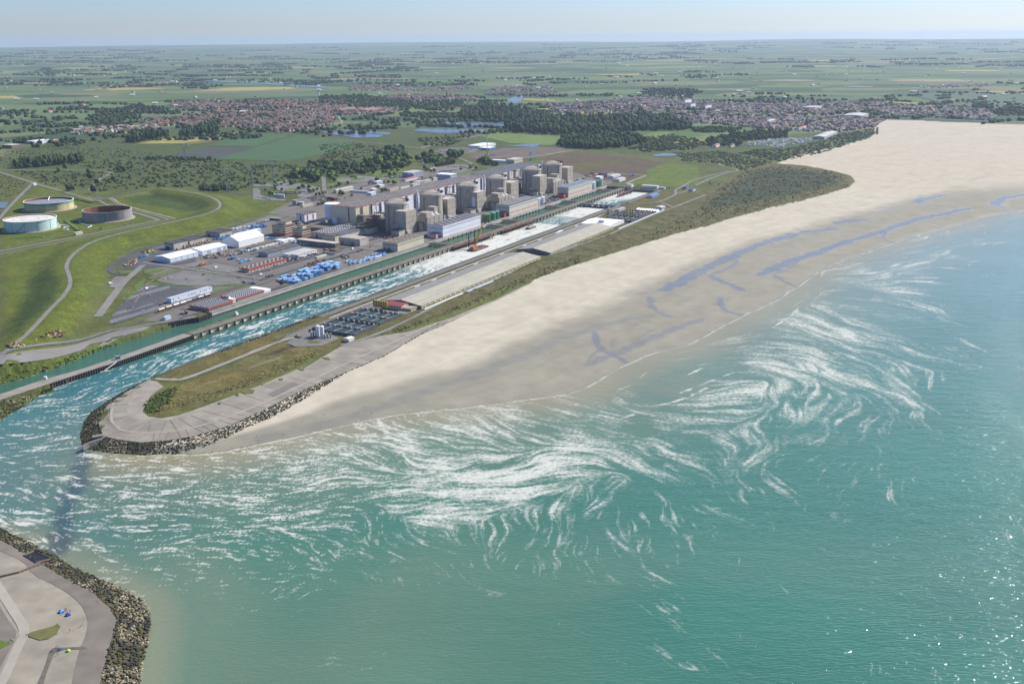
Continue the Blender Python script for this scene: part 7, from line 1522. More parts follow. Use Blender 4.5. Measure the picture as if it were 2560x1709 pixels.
for pts, pick, ps, pf, where in ((fC([(1600,950),(1790,990),(1990,930),(1830,880)]), (0,1,1,1,2), .25, .8, 'in the stacks on the quay yard'), (fC([(1830,880),(1990,935),(2290,800),(2240,750),(2060,800)]), (0,1,1,2), .75, .82, 'in the stacks on the quay yard'), (fC([(2290,820),(2349,800),(2349,770),(2290,770)]), (1,2), .9, 1, 'in the stacks on the quay yard')):
    poly = np.array([AB(p) for p in GL(pts)]); lo, hi = poly.min(0), poly.max(0)
    a = lo[0]
    while a < hi[0]:
        b = lo[1]
        while b < hi[1]:
            if inpoly(np.array([a]), np.array([b]), poly)[0] and rs.random() < pf:
                ci = rs.choice(pick)
                for l_ in range(1+(rs.random() < ps)): cont(ci if rs.random() < .6 else rs.choice(pick), a+rs.uniform(-.3,.3), b+rs.uniform(-.2,.2), l_, where, rs.uniform(-.03,.03))
            b += 3.1
        a += 6.7
def contpts(pts, pick, where, ps=0):
    for p in pts:
        a, b = AB(G(*p))
        for l_ in range(1+(rs.random() < ps)): cont(rs.choice(pick), a, b, l_, where, rs.uniform(-.05,.05))
contpts(E1([(1630,1225),(1700,1215),(1690,1250),(1770,1245),(1800,1225),(1880,1245),(1900,1210),(1960,1220),(1985,1190),(2030,1185),(2090,1180),(2000,1160),(2060,1150),(2120,1150),(2180,1160),(2180,1130),(2240,1120)]), (1,1,2,2), 'beside the low beige canal building'); contpts(E1([(2130,1100),(2190,1090),(2250,1080),(2300,1070),(2349,1060),(2349,1090),(2300,1100)]), (0,1), 'beside the low beige canal building'); contpts(E1([(2210,1140),(2270,1120)]), (3,), 'beside the low beige canal building')
contpts(fC([(1100,350),(1140,345),(1180,335),(1230,330),(1280,325)]), (3,3,2), 'behind the white tent hall', 0); contpts(fC([(1310,335),(1345,325),(1385,345),(1420,335),(1440,320),(1470,318),(1380,320),(1330,310),(1120,340)]), (0,0,1), 'behind the white tent hall', .6); contpts(fC([(880,470),(925,465),(970,470),(1000,460),(985,440),(1030,432),(1070,425)]), (0,0,1), 'in front of the wide concrete shed'); contpts(fC([(1180,385),(1220,378),(1260,372),(1300,360)]), (0,1), 'close behind the tent hall roof')
contpts(fC([(15,680),(50,672),(80,662)]), (0,0,1), 'at the left end of the yard'); contpts(fC([(295,588)]), (0,), 'below the nearest concrete shed'); contpts(fC([(1060,700),(1100,695)]), (0,), 'in the fenced pen above the pink building'); contpts(fC([(1160,715),(1200,725),(1240,720),(1195,740),(1300,715)]), (0,1), 'in the fenced pen above the pink building')
contpts(fC([(1275,605),(1325,595),(1375,585),(1410,572),(1445,566),(1490,553),(1530,545),(1570,533),(1610,522),(1650,515)]), (3,3,4), 'in the line in front of the brown roofed hut'); contpts(fC([(1215,615),(1250,610),(1320,605),(1350,600)]), (4,2,0), 'at the near end of the white container line'); contpts(E1([(560,860),(620,850),(680,845),(740,870),(800,880),(860,885),(640,870),(760,860)]), (0,1,2,3), 'against the long concrete building'); contpts(E1([(60,755),(120,765),(180,770)]), (3,0,1), 'below the taller office block'); contpts(E7([(1900,415),(1960,430),(1715,545)]), (0,), 'beside the white silos'); contpts(fA([(820,1165),(780,1165)]), (0,), 'beside the low beige canal building')
contpts(fM([(1455,827),(1140,845),(1170,843),(1190,842)]), (0,0,1), 'on the works ground by the mast'); contpts(fB([(1540,380),(1560,372),(1585,368)]), (0,1), 'at the far end beside the white halls')
for i, o in enumerate(cproto):
    if not cused[i]: bpy.data.objects.remove(o)
# ---- machines, scrap, boxes
def loader(p, lab, m_, rz=0):
    x_, y_ = G(*p); t = thing('loader', lab, 'machine', (x_, y_, LAND+.4), 'yellow machines by the concrete sheds', LA+rz)
    def lb(nm, cx_, cy2, lx, ly, z0, z1, mm): q = MB(); q.rbox(x_+cx_, y_+cy2, lx, ly, LAND+.4+z0, LAND+.4+z1); q.build(nm, mm, t)
    lb('chassis', 0, 0, 5, 2, .5, 1.5, m_); lb('cab', -1, 0, 1.6, 1.7, 1.51, 3, glass); lb('bucket', 3.4, 0, 1.2, 2.4, .2, 1.2, steel)
    q = MB(); q.bar((x_+1.5,y_,LAND+2), (x_+3.2,y_,LAND+1.5), .25); q.build('arm', m_, t)
    for sx_ in (-1.6,1.6):
        for sy_ in (-1,1): q = MB(); q.bar((x_+sx_,y_+sy_*.8,LAND+1.1), (x_+sx_,y_+sy_*1.3,LAND+1.1), .7, 10); q.build('wheel', tyre, t)
ylw = mat('machine yellow', (.60,.36,.03), .5, .1, .3)
for p in fC([(520,560),(560,550),(600,548),(640,540),(670,530),(700,520),(730,512),(440,590),(800,495),(770,505),(100,605),(570,570),(620,556)]): loader(p, 'yellow yard machine in the row between the concrete sheds and the white halls', ylw, rs.uniform(-.4,.4))
def heap(pts, n, cols_, lab, nm='scrap_heap', s0=.5, s1=1.6):
    poly = GL(pts); p = scatter(poly, .5, n)[:n]; rg = np.random.default_rng(n); s = rg.uniform(s0, s1, len(p)); P_ = np.column_stack([p, height(p[:,0], p[:,1])+s*.4]); B_ = (np.array([(x_,y_,z_) for z_ in (-1,1) for x_,y_ in ((-1,-1),(1,-1),(1,1),(-1,1))], float), np.array([(0,3,2,1),(4,5,6,7),(0,1,5,4),(1,2,6,5),(2,3,7,6),(3,0,4,7)]))
    C_ = np.array([c8(*cols_[i]) for i in rg.integers(0, len(cols_), len(p))]); tag(many(nm, [B_], P_, np.stack([s*rg.uniform(.5,1.6,len(p)), s, s*.6], 1), rg.random(len(p))*3, rock_m, C_), lab, 'materials')
heap(fC([(740,660),(860,640),(1000,610),(1200,590),(1230,625),(1060,660),(900,690),(780,690)]), 260, [(150,140,130),(190,180,170),(90,90,95),(160,120,100),(200,200,205)], 'jumbled grey stacks of pipes and pallets in front of the second white hall')
heap(fC([(500,590),(560,560),(830,500),(840,515),(600,580)]), 60, [(200,160,40),(80,80,85)], 'yellow and dark parts lying along the concrete sheds'); heap(fC([(0,615),(90,590),(200,598),(200,612),(60,630)]), 60, [(140,120,100),(200,180,90),(110,100,100)], 'stacked timber and boxes at the left end of the yard'); heap(fD([(1450,1010),(1500,960),(1590,920),(1620,950),(1570,1000),(1480,1030)]), 90, [(180,160,130),(120,80,60),(200,190,180),(150,120,100)], 'heaps of scrap and pale sacks in the corner of the yard')
heap(fJ([(480,760),(600,690),(700,645),(780,640),(760,700),(640,750),(520,770)]), 70, [(170,60,50),(220,215,205),(90,80,70),(210,200,110),(150,90,60)], 'mixed coloured scrap beside the canal fence', s0=.4, s1=1.3); heap(fJ([(110,870),(200,850),(320,880),(240,915),(130,915)]), 60, [(200,180,140),(140,110,80),(180,160,120)], 'pale rubble and timber heap by the left canal fence'); heap(fC([(1480,900),(1560,880),(1570,895),(1500,915)]), 40, [(60,60,66),(90,60,50),(120,120,125)], 'dark steel parts on the rails of the quay yard'); heap(fC([(1900,790),(2050,720),(2180,700),(2180,730),(2000,790)]), 30, [(130,60,50),(110,90,85)], 'reddish plates lying in the quay yard'); heap(fC([(1640,985),(1700,955),(1720,970),(1670,1000)]), 30, [(130,50,40),(70,60,60)], 'rusty parts beside the container stacks'); heap(E6([(250,850),(330,790),(380,800),(340,850),(280,870)]), 30, [(210,210,215),(90,95,100),(60,60,65)], 'white and dark crates by the white cylinders'); heap(E6([(-20,960),(40,920),(110,960),(60,990)]), 40, [(150,140,125),(90,85,80)], 'rubble heap at the corner of the fish farm yard'); heap(E7([(560,930),(700,890),(720,910),(600,950)]), 40, [(200,200,205),(80,90,110),(60,60,66)], 'small crates and valves below the green tanks'); heap(E7([(1860,440),(2140,440),(2140,470),(1760,560),(1700,560)]), 140, [(190,190,195),(60,70,100),(150,60,50),(110,110,115)], 'cluttered pipes and crates on the quay after the middle pump house'); heap(E5([(1700,215),(1880,240),(1700,250),(1300,205),(1200,190)]), 90, [(150,70,60),(200,200,205),(110,105,110)], 'stacked materials at the head of the outlet basin'); heap(E1([(1170,540),(1330,540),(1400,575),(1200,590)]), 60, [(80,110,170),(220,220,220),(70,70,80)], 'blue and white roof plant at the foot of the hall end')
heap(E7([(640,680),(830,640),(1960,340),(1830,330),(800,620)]), 120, [(150,145,140),(110,105,100),(190,190,190)], 'pipes and small plant along the foot of the towers')
t = thing('crane_truck', 'red crane truck with folded dark arm on the quay by the orange edged building', 'truck', (*G(*E8([(470,1140)])[0]), LAND+.4)); x_, y_, z_ = t.location
for nm, dx, dy, lx, ly, z0, z1, mm in (('chassis',0,0,9,2.4,.6,1.2,dark),('cab',3.4,0,2.2,2.4,1.21,3.3,redm),('bed',-1.4,0,6,2.4,1.21,2.,steel)): q = MB(); q.rbox(x_+dx, y_+dy, lx, ly, z_+z0, z_+z1); q.build(nm, mm, t)
q = MB(); q.bar((x_+1.6,y_,z_+1.5), (x_+.5,y_,z_+6), .4); q.bar((x_+.5,y_,z_+6), (x_-4,y_+1,z_+4.6), .35); q.build('arm', dark, t); 
for dx in (-3.2,-2,3.2):
    for dy in (-1,1): q = MB(); q.bar((x_+dx,y_+dy*.8,z_+.5), (x_+dx,y_+dy*1.25,z_+.5), .5, 10); q.build('wheel', tyre, t)
t = thing('tipper_truck', 'orange lorry on the upper pale car park', 'lorry', (*G(*fC([(735,768)])[0]), LAND+.4)); x_, y_, z_ = t.location
for nm, dx, lx, z0, z1, mm in (('chassis',0,9,.5,1,dark),('load_body',1,6,1.01,4,mat('lorry orange', (.50,.20,.06), .6)),('cab',-3.6,2,1.01,3,MATS['lorry orange'])): q = MB(); q.rbox(x_+dx*EA[0], y_+dx*EA[1], lx, 2.5, z_+z0, z_+z1, LA); q.build(nm, mm, t)
for dx in (-3.2,2,3.4):
    for dy in (-1.1,1.1): q = MB(); c_ = (x_+dx*EA[0]+dy*EB[0], y_+dx*EA[1]+dy*EB[1]); q.bar((*c_,z_+.5), (c_[0]+EB[0]*.3,c_[1]+EB[1]*.3,z_+.5), .5, 10); q.build('wheel', tyre, t)
t = thing('fire_truck', 'red fire engine in the shadow behind the hall end', 'truck', (*G(*E1([(1285,285)])[0]), LAND+.4)); x_, y_, z_ = t.location; q = MB(); q.rbox(x_, y_, 9, 2.6, z_+.6, z_+3.2, LA); q.build('body', redm, t)
for dx in (-3,3): q = MB(); q.bar((x_+dx*EA[0]-1.4*EB[0],y_+dx*EA[1]-1.4*EB[1],z_+.5), (x_+dx*EA[0]+1.4*EB[0],y_+dx*EA[1]+1.4*EB[1],z_+.5), .5, 10); q.build('wheels', tyre, t)

for pts, n, lab in ((E3([(1010,740),(1330,700),(1620,760),(1780,750),(1500,810),(1100,800)]), 120, 'white tents, vans and crates along the inner fence behind the hall'), (E4([(0,560),(400,540),(420,600),(0,640)]), 60, 'vehicles and crates among the service blocks'), (E4([(420,470),(640,460),(640,510),(420,520)]), 30, 'small sheds and crates on the lawn edge'), (E1([(640,440),(900,430),(1010,480),(640,500)]), 60, 'roof plant and crates between the office blocks and striped block'), (E1([(930,500),(1250,520),(1180,600),(960,600)]), 50, 'ducts and roof plant in the gap before the workshops'), (E2([(270,860),(700,930),(900,880),(1150,820),(900,800),(500,900)]), 70, 'drums, vans and crates in the yard before the first tower'), (E1([(1500,1090),(1600,1060),(1660,1130),(1560,1180)]), 25, 'crates and drums by the rails'), (fC([(1700,700),(1900,660),(2100,600),(2300,560),(2300,580),(1760,730)]), 60, 'crates and trailers along the road before the guard house'), (fB([(860,430),(1100,330),(1140,350),(900,450)]), 50, 'materials stacked on the far gravel yard'), (fM([(820,815),(1000,795),(1080,805),(900,830)]), 70, 'gravel heaps and trailers in the works yard'), (fA([(1150,300),(1350,280),(1350,340),(1150,350)]), 40, 'vans and crates below the office slab')):
    heap(pts, n, [(200,200,200),(120,118,115),(80,84,95),(165,150,130),(110,120,140),(150,90,70)], lab, 'stacked_stores', .7, 2.2)
# =============================================================== TREES, SCRUB, TOWNS, PEOPLE
leaf_m = mat('foliage', rough=.9, var=.35, scale=.35, attr='Col', spec=.15, jitter=.22)
leafs_m = mat('massed foliage', rough=.9, var=.35, scale=.2, attr='Col', spec=.15)
bark = mat('bark', (.10,.075,.05), .95, .3, 1.)
def crown(seed, tall=1., leaves=130, sub=2, base=(78,100,52)):
    """uneven crown: several lumps plus loose leaf clumps standing off the surface; unit radius, sitting on z = 0"""
    rg = np.random.default_rng(seed); Vs, Fs, Cs = [], [], []; n0 = 0; b = c8(*base)
    lumps = [(0,0,.95*tall,.78)]+[(.55*math.cos(a), .55*math.sin(a), rg.uniform(.5,1.25)*tall, rg.uniform(.38,.58)) for a in rg.uniform(0, 6.28, 6)]
    for j, (lx, ly, lz, lr) in enumerate(lumps):
        V, Fc = blob_mesh(sub if j == 0 else 1, .75, seed*11+j, (lr, lr, lr*tall*.95), 1.9); Vs.append(V+np.array([lx, ly, lz])); Fs.append(Fc+n0); n0 += len(V); Cs.append(np.ones((len(V),1))*b*rg.uniform(.75,1.15))
    for k in range(leaves):
        lx, ly, lz, lr = lumps[rg.integers(len(lumps))]; d = rg.normal(size=3); d /= np.linalg.norm(d); d[2] = abs(d[2])*.9-.15
        c = np.array([lx, ly, lz])+d*np.array([lr, lr, lr*tall])*rg.uniform(.95,1.2); u = rg.normal(size=3); u /= np.linalg.norm(u); w = np.cross(d, u); s = rg.uniform(.07,.17)
        Vs.append(np.array([c-u*s, c+w*s, c+u*s, c-w*s*.7+d*s*.5])); Fs.append(np.array([[0,1,2],[0,2,3]])+n0); n0 += 4; Cs.append(np.ones((4,1))*b*rg.uniform(.65,1.45))
    return np.concatenate(Vs), np.concatenate(Fs), np.concatenate(Cs)
kinds = [(1.0,(96,120,58)), (1.15,(80,104,58)), (.95,(118,142,66)), (1.9,(78,102,60)), (.8,(106,124,72)), (1.3,(74,94,58))]
CR = [crown(s*6+i, kinds[i][0], 130, 2, kinds[i][1]) for i in range(6) for s in (1,)]
tp = []
for i, (V, Fc, C_) in enumerate(CR):
    t = thing('tree', 'x', 'tree', (0,0,0)); H = .55
    cr = npmesh('crown', V+np.array([0,0,.25]), [Fc], leaf_m, cols=C_); cr.parent = t
    q = MB(); q.cyl(0, 0, -.05, .5, .09, .06, 7)
    for an in (0.4, 2.4, 4.4): q.bar((0,0,.42), (.35*math.cos(an), .35*math.sin(an), .85), .035)
    q.build('trunk', bark, t); tp.append(t)
tused = [0]*6; NT = [0]
def tree(k, x_, y_, r, lab, group, z=None):
    k %= 6; o = tp[k] if not tused[k] else copy_tree(tp[k]); tused[k] = 1
    s = rs.uniform(.85, 1.15); o.location = (x_, y_, (hz(x_, y_) if z is None else z)); o.scale = (r*s, r, r*rs.uniform(.9,1.15)); o.rotation_euler = (0,0,rs.uniform(0,6.28)); o['label'] = lab; o['group'] = group; NT[0] += 1
def inpx(pts, n, seed, z=LAND):
    poly = np.array(GL(pts, z)); rg = np.random.default_rng(seed); lo, hi = poly.min(0), poly.max(0); out = np.zeros((0,2))
    for _ in range(200):
        p = rg.random((n*2, 2))*(hi-lo)+lo; out = np.concatenate([out, p[inpoly(p[:,0], p[:,1], poly)]])
        if len(out) >= n: break
    return out[:n]
rs = random.Random(5)
def grove(pts, n, r0, r1, ks, lab, group, seed):
    for x_, y_ in inpx(pts, n, seed): tree(rs.choice(ks), x_, y_, rs.uniform(r0, r1), lab, group, LAND)
B1 = 'in the dark tree belt behind the station'
grove(E4([(-60,330),(300,340),(560,330),(880,300),(880,180),(700,190),(500,170),(200,200),(-60,230)]), 46, 6, 9.5, (0,1,2,5), 'rounded green tree '+B1, 'trees of the belt behind the station', 1)
grove(E4([(150,180),(300,60),(520,30),(740,60),(740,170),(500,190),(250,200)]), 26, 8, 11.5, (1,5,0), 'big dark tree in the wooded clump above the belt', 'trees of the dark clump above the belt', 2)
grove(E3([(600,350),(850,250),(1100,240),(1330,250),(1380,320),(1250,340),(1200,480),(1100,430),(800,380)]), 34, 5, 8.5, (0,1,2,5), 'rounded tree left of the entrance road behind the station', 'trees left of the entrance road', 3)
grove(E3([(1380,330),(1420,300),(1650,290),(1640,320),(1440,400)]), 10, 4, 6, (2,0), 'bright green tree right of the entrance road', 'trees right of the entrance road', 4)
grove(E4([(900,240),(1000,150),(1150,60),(1380,80),(1520,160),(1500,230),(1300,250),(1100,260)]), 26, 5, 8, (0,1,2), 'tree around the red roofed cottage', 'trees round the red roofed cottage', 5)
for p in E4([(1640,110),(1700,100),(1760,130),(1820,100),(1600,130),(1690,140)]): tree(1, *G(*p), 9, 'large dark tree at the right end of the belt by the crossroads', 'dark trees by the crossroads', LAND)
for k in range(15): p = E4([(1330+k*26, 290-k*4.4)])[0]; tree(3, *G(*p), 3.2, 'slim tree in the clipped row along the staff car park', 'row of slim trees at the staff car park', LAND)
for p in E3([(380,540),(410,520),(380,590),(500,500),(730,480),(770,470),(690,490),(510,600),(850,580),(920,560),(1050,540),(1040,560),(370,470),(560,450),(190,610),(290,690),(340,700),(420,710),(175,490),(600,690),(1130,640),(1200,600),(1180,700),(1240,690),(1310,680),(1350,670),(1060,650),(1480,560),(1540,430),(1860,350),(1920,350),(1960,370),(1640,690),(1700,690),(1660,640),(1880,710),(1230,890),(1300,870),(1330,860),(1640,510),(1580,530),(1800,480)]): tree(rs.choice((0,2,4)), *G(*p), rs.uniform(3, 5.2), 'small round tree among the car parks behind the station', 'small trees among the car parks', LAND)
for p in E4([(300,430),(370,420),(525,470),(580,390),(460,380),(430,480),(1150,370),(1240,390),(1300,390),(1110,350),(410,610),(520,640),(850,630),(200,700),(320,770),(280,780),(360,770),(1240,570),(2120,340),(2010,330),(180,590),(80,390),(1820,360)]): tree(rs.choice((0,2,4)), *G(*p), rs.uniform(3.2, 5.5), 'small round tree on the lawns behind the long hall', 'small trees on the lawns behind the hall', LAND)
grove(E4([(2160,200),(2349,130),(2349,240),(2250,240)]), 12, 5, 7.5, (1,0), 'dark tree left of the works halls', 'trees left of the works halls', 6)
for p in fG([(830,925),(850,915),(805,930),(770,672),(690,710),(1045,735),(1065,795),(1390,700),(1440,690),(1460,705),(1330,810),(1140,850),(1100,955)]): tree(rs.choice((1,5)), *G(*p), rs.uniform(4.5, 7), 'dark bushy tree standing alone near the tank road', 'lone trees near the tank road', LAND)
for i, t in enumerate(tp):
    if not tused[i]: t['label'] = 'x'
# --- woods that read as one mass
CRL = [crown(40+i, (1.,1.2,2.,.9)[i], 34, 1, (255,255,255)) for i in range(4)]
def wood(name, P_, R_, tall, seed, pal, shape=None):
    rg = np.random.default_rng(seed); n = len(P_); k = rg.integers(0, len(pal), n); C_ = np.array([c8(*pal[i]) for i in k])*rg.uniform(.75,1.2,(n,1))/c8(255,255,255)
    bases = [(CRL[i][0], CRL[i][1]) for i in (shape or (0,1,3))]; vc = [CRL[i][2] for i in (shape or (0,1,3))]
    z = np.full(n, LAND) if P_[:,1].min() > 9000 else height(P_[:,0], P_[:,1])
    R_ = R_*(.86 if name == 'woodland' else 1); S_ = np.stack([R_, R_*rg.uniform(.8,1.2,n), R_*.9*tall*rg.uniform(.8,1.15,n)], 1)
    o = many(name, bases, np.column_stack([P_, z-R_*.12]), S_, rg.random(n)*6.28, leafs_m, C_, vc); return tag(o, kind='stuff')
DK = [(70,88,48),(60,78,46),(84,102,52),(54,70,46)]; SC = [(82,98,56),(72,88,52),(98,112,62),(66,82,50),(106,118,68)]; DN = [(98,106,76),(90,100,72),(110,114,82),(104,108,78)]
for pts, n, r0, r1, tall, pal, shp in (
    (fM([(1255,655),(1330,630),(1400,605),(1700,592),(2000,592),(2349,592),(2420,600),(2420,640),(2250,672),(2000,695),(1700,706),(1400,700),(1270,672)]), 1500, 6, 9, 1.3, DK, (1,2)),
    (fM([(1615,765),(1640,745),(1700,722),(1950,712),(2150,720),(2230,755),(2100,785),(1900,802),(1640,792)]), 650, 5, 8, 1.1, DK, (1,2)),
    (fM([(950,592),(980,540),(1060,515),(1200,512),(1400,540),(1545,568),(1540,602),(1350,610),(1200,612),(980,606)]), 700, 6, 9, 1.3, DK, (1,2)),
    (fM([(530,560),(600,552),(930,560),(940,588),(760,592),(560,580)]), 220, 5, 8, 1., DK, (0,1)), (fM([(0,440),(300,430),(440,470),(640,480),(980,470),(970,520),(640,530),(330,510),(0,500)]), 800, 6, 9, 1.1, DK, (0,1,3)),
    (fT([(92,925),(100,905),(330,890),(560,868),(560,892),(330,918),(120,935)]), 240, 4, 6, 1.5, DK, (1,2)), (fT([(620,575),(680,550),(960,500),(1230,540),(1220,565),(960,565),(960,600),(640,640)]), 420, 6, 9, 1.1, DK, (0,1)),
    (fT([(865,755),(880,728),(1040,700),(1145,690),(1150,722),(930,758)]), 150, 5, 7, 1.6, DK, (1,2)), (fT([(1220,722),(1240,690),(1360,690),(1370,650),(1500,640),(1500,690),(1340,715)]), 160, 5, 8, 1.5, DK, (1,2)),
    (fT([(650,1090),(640,1060),(770,960),(600,930),(450,900),(1000,855),(1450,870),(1700,905),(2000,910),(2150,930),(2160,1000),(1900,1025),(1600,1085),(1360,1060),(1060,1060)]), 950, 1.6, 4., .8, SC, (0,3)),
    (E3([(1040,60),(1300,40),(1900,60),(2349,130),(2349,280),(1900,300),(1640,290),(1400,300),(1300,240),(1040,160)]), 120, 5, 9, 1., DK, (0,1,3)), (E3([(560,330),(900,200),(1100,170),(1340,230),(1300,300),(1000,330),(700,380)]), 70, 4, 8, 1., DK, (0,1,3)),
    (fT([(1000,850),(1400,860),(1440,850),(1440,880),(1000,880)]), 120, 4, 6, .9, DK, (0,3)), (fT([(1350,1062),(1600,1060),(1620,1085),(1400,1090)]), 130, 3, 5, 1.2, DK, (1,)),
    (fT([(100,950),(700,955),(740,970),(610,1070),(480,1085),(250,1020)]), 190, 1.4, 3.4, .8, SC, (0,3)), (fT([(0,830),(400,760),(1100,830),(900,860),(500,880),(0,930)]), 420, 1.4, 2.8, .7, SC, (0,3)), (fT([(0,970),(200,1030),(120,1110),(0,1140)]), 160, 1, 2, .6, DN, (0,3)),
    (fM([(0,770),(240,760),(480,800),(420,840),(380,900),(200,900),(0,880)]), 420, 1.6, 3.4, .8, SC, (0,3)), (fM([(650,730),(880,710),(1040,690),(1020,720),(880,780),(720,780)]), 170, 3, 5, .8, DK, (0,3)),
    (fM([(150,630),(400,620),(560,625),(520,655),(250,655)]), 130, 1.8, 3.2, .8, SC, (0,3)), (fM([(1080,880),(1130,865),(1230,905),(1190,918),(1100,905)]), 60, 4, 6, .9, DK, (0,1)),
    (fM([(2240,755),(2349,720),(2420,700),(2420,800),(2100,800)]), 260, 3, 6, .8, SC, (0,3)), (fR([(0,640),(180,636),(330,648),(420,690),(300,720),(0,735)]), 420, 3, 6, .8, SC, (0,3)),
    (fR([(400,655),(560,625),(700,600),(900,610),(900,650),(650,665),(600,700),(420,700)]), 420, 4, 7, 1., DK, (0,1)), (fR([(0,480),(40,520),(310,560),(320,600),(180,605),(60,605),(0,600)]), 420, 6, 9, 1.2, DK, (1,2)), (fR([(310,590),(500,580),(640,590),(560,620),(330,615)]), 220, 4, 6, 1., DK, (0,1)),
    (fR([(1060,680),(1200,630),(1430,590),(1440,615),(1380,655),(1100,740),(850,795),(600,740),(700,720),(900,715)]), 900, 2, 4.4, .6, DN, (0,3)), (fR([(200,740),(480,730),(640,760),(830,800),(640,850),(440,800),(260,790)]), 620, 1.6, 3.6, .6, DN, (0,3)),
    (fR([(450,985),(640,850),(830,826),(1180,860),(1275,905),(1200,950),(900,1020),(520,1080),(330,1110)]), 1000, 1.2, 2.6, .45, DN, (0,3)), (fR([(0,1260),(200,1150),(500,1085),(900,1020),(1150,965),(1290,930),(1280,950),(1000,1028),(600,1128),(200,1238),(0,1296)]), 420, .9, 1.9, .5, DN, (0,3)),
    (fN([(740,880),(1100,760),(1500,600),(1900,420),(2349,250),(2349,300),(2000,425),(1500,636),(1100,786),(900,856)]), 380, .7, 1.5, .5, [(112,112,72),(100,104,66),(124,120,80)], (0,3)), (fH([(520,690),(535,630),(620,570),(740,535),(700,610),(620,690),(560,712)]), 150, .8, 1.7, .5, [(84,104,48),(72,92,46),(104,112,62)], (0,3)),
    (fH([(560,700),(900,630),(1200,520),(1500,400),(1640,300),(1300,420),(1000,560),(760,600)]), 420, .5, 1.2, .4, [(124,120,70),(108,108,62),(132,126,84)], (0,3)), (fJ([(0,1210),(900,920),(1500,700),(1900,575),(1800,600),(1200,735),(600,965),(0,1125)]), 420, .6, 1.5, .5, [(98,116,54),(84,102,50),(116,126,66)], (0,3)),
    (fR([(2035,470),(2040,440),(2100,436),(2165,462),(2160,476)]), 90, 6, 8, 1.3, DK, (0,1)), (fR([(2170,490),(2349,480),(2500,480),(2500,515),(2200,515)]), 200, 4, 7, .8, DK, (0,1)), (fR([(0,375),(20,350),(300,350),(380,370),(300,400),(60,392)]), 330, 6, 9, 1.1, DK, (0,1))):
    P_ = inpx(pts, n, int(pts[0][0]*7+pts[0][1])); rg = np.random.default_rng(n); wood('woodland' if r1 > 4.4 else 'scrub', P_, rg.uniform(r0, r1, len(P_)), tall, n, pal, shp)
# hedges and copses over the far plain
rg = np.random.default_rng(77); Ps, Rs_ = [], []
for _ in range(1150):
    az = rg.uniform(-.62, .6); R0 = math.exp(rg.uniform(math.log(3300), math.log(26000))); x_, y_ = R0*math.sin(az), R0*math.cos(az)
    if x_ > 300 and R0 < 3900: continue
    if vnoise(np.array([x_]), np.array([y_]), 1500, 97)[0] < .38: continue
    big_ = rg.random() < .28; n = int(rg.integers(10, 22)*(2.4 if big_ else 1)); L_ = rg.uniform(30, 100)*(1+R0/9000)*(1.5 if big_ else 1); W2 = rg.uniform(6, 16)*(3.2 if big_ else 1); an = rg.normal(.0, .5)+(1.57 if rg.random() < .25 else 0)
    t_ = rg.uniform(-1, 1, n)*L_; w_ = rg.normal(0, W2, n); Ps.append(np.column_stack([x_+t_*math.cos(an)-w_*math.sin(an), y_+t_*math.sin(an)+w_*math.cos(an)])); Rs_.append(rg.uniform(5, 9, n)*(1+R0/14000))
P_ = np.concatenate(Ps); R_ = np.concatenate(Rs_)
CRL0 = CRL; CRL = [(lambda b: (b[0]*np.array([1,1,.9])+np.array([0,0,.7]), b[1], np.ones((len(b[0]),1))*c8(255,255,255)))(blob_mesh(1, .6, 60+i)) for i in range(4)]
wood('woodland', P_, R_, .95, 78, DK)
# trees between the houses
TOWN = [(fT([(970,600),(1500,562),(2290,545),(2300,600),(2280,640),(1900,690),(1500,645),(970,645)]), 900, 'red'), (fT([(1160,480),(1500,462),(2349,470),(2349,545),(1500,558),(1165,512)]), 800, 'red'), (fT([(490,675),(700,650),(1100,640),(1100,662),(760,700),(500,700)]), 110, 'pale'),
    (fM([(0,540),(100,520),(430,520),(560,535),(420,565),(100,570),(0,590)]), 260, 'red'), (fM([(450,435),(620,425),(1050,440),(1060,465),(460,470)]), 380, 'red'), (fM([(180,372),(560,372),(640,390),(900,378),(1000,372),(1010,392),(640,408),(200,400)]), 260, 'mix'), (fM([(1130,400),(1250,375),(1560,372),(1640,410),(1560,440),(1400,430),(1240,440),(1130,430)]), 260, 'grey'), (fM([(1560,500),(1900,470),(2349,430),(2349,570),(1900,560),(1600,570)]), 620, 'grey'),
    (fR([(0,420),(300,410),(560,440),(1000,432),(1330,430),(1400,470),(1180,505),(850,510),(400,480),(0,470)]), 900, 'grey'), (fR([(0,480),(400,490),(850,518),(1230,520),(1480,540),(1430,585),(1200,615),(900,606),(560,575),(320,555),(60,515)]), 950, 'grey'), (fR([(1350,445),(1420,432),(1800,460),(2130,480),(2170,545),(1800,525),(1500,520),(1400,480)]), 520, 'grey'), (fM([(650,600),(900,590)][:0]+[(1430,570),(1560,560),(1620,590),(1480,600)]), 30, 'grey'), (fR([(1670,335),(2150,320),(2160,335),(1700,345)]), 70, 'pale')]
Pt, Rt = [], []
for i, (pts, n, _) in enumerate(TOWN): p = inpx(pts, int(n*.55), 300+i); Pt.append(p); Rt.append(np.random.default_rng(i).uniform(3.2, 6.5, len(p)))
wood('woodland', np.concatenate(Pt), np.concatenate(Rt), .95, 79, DK)
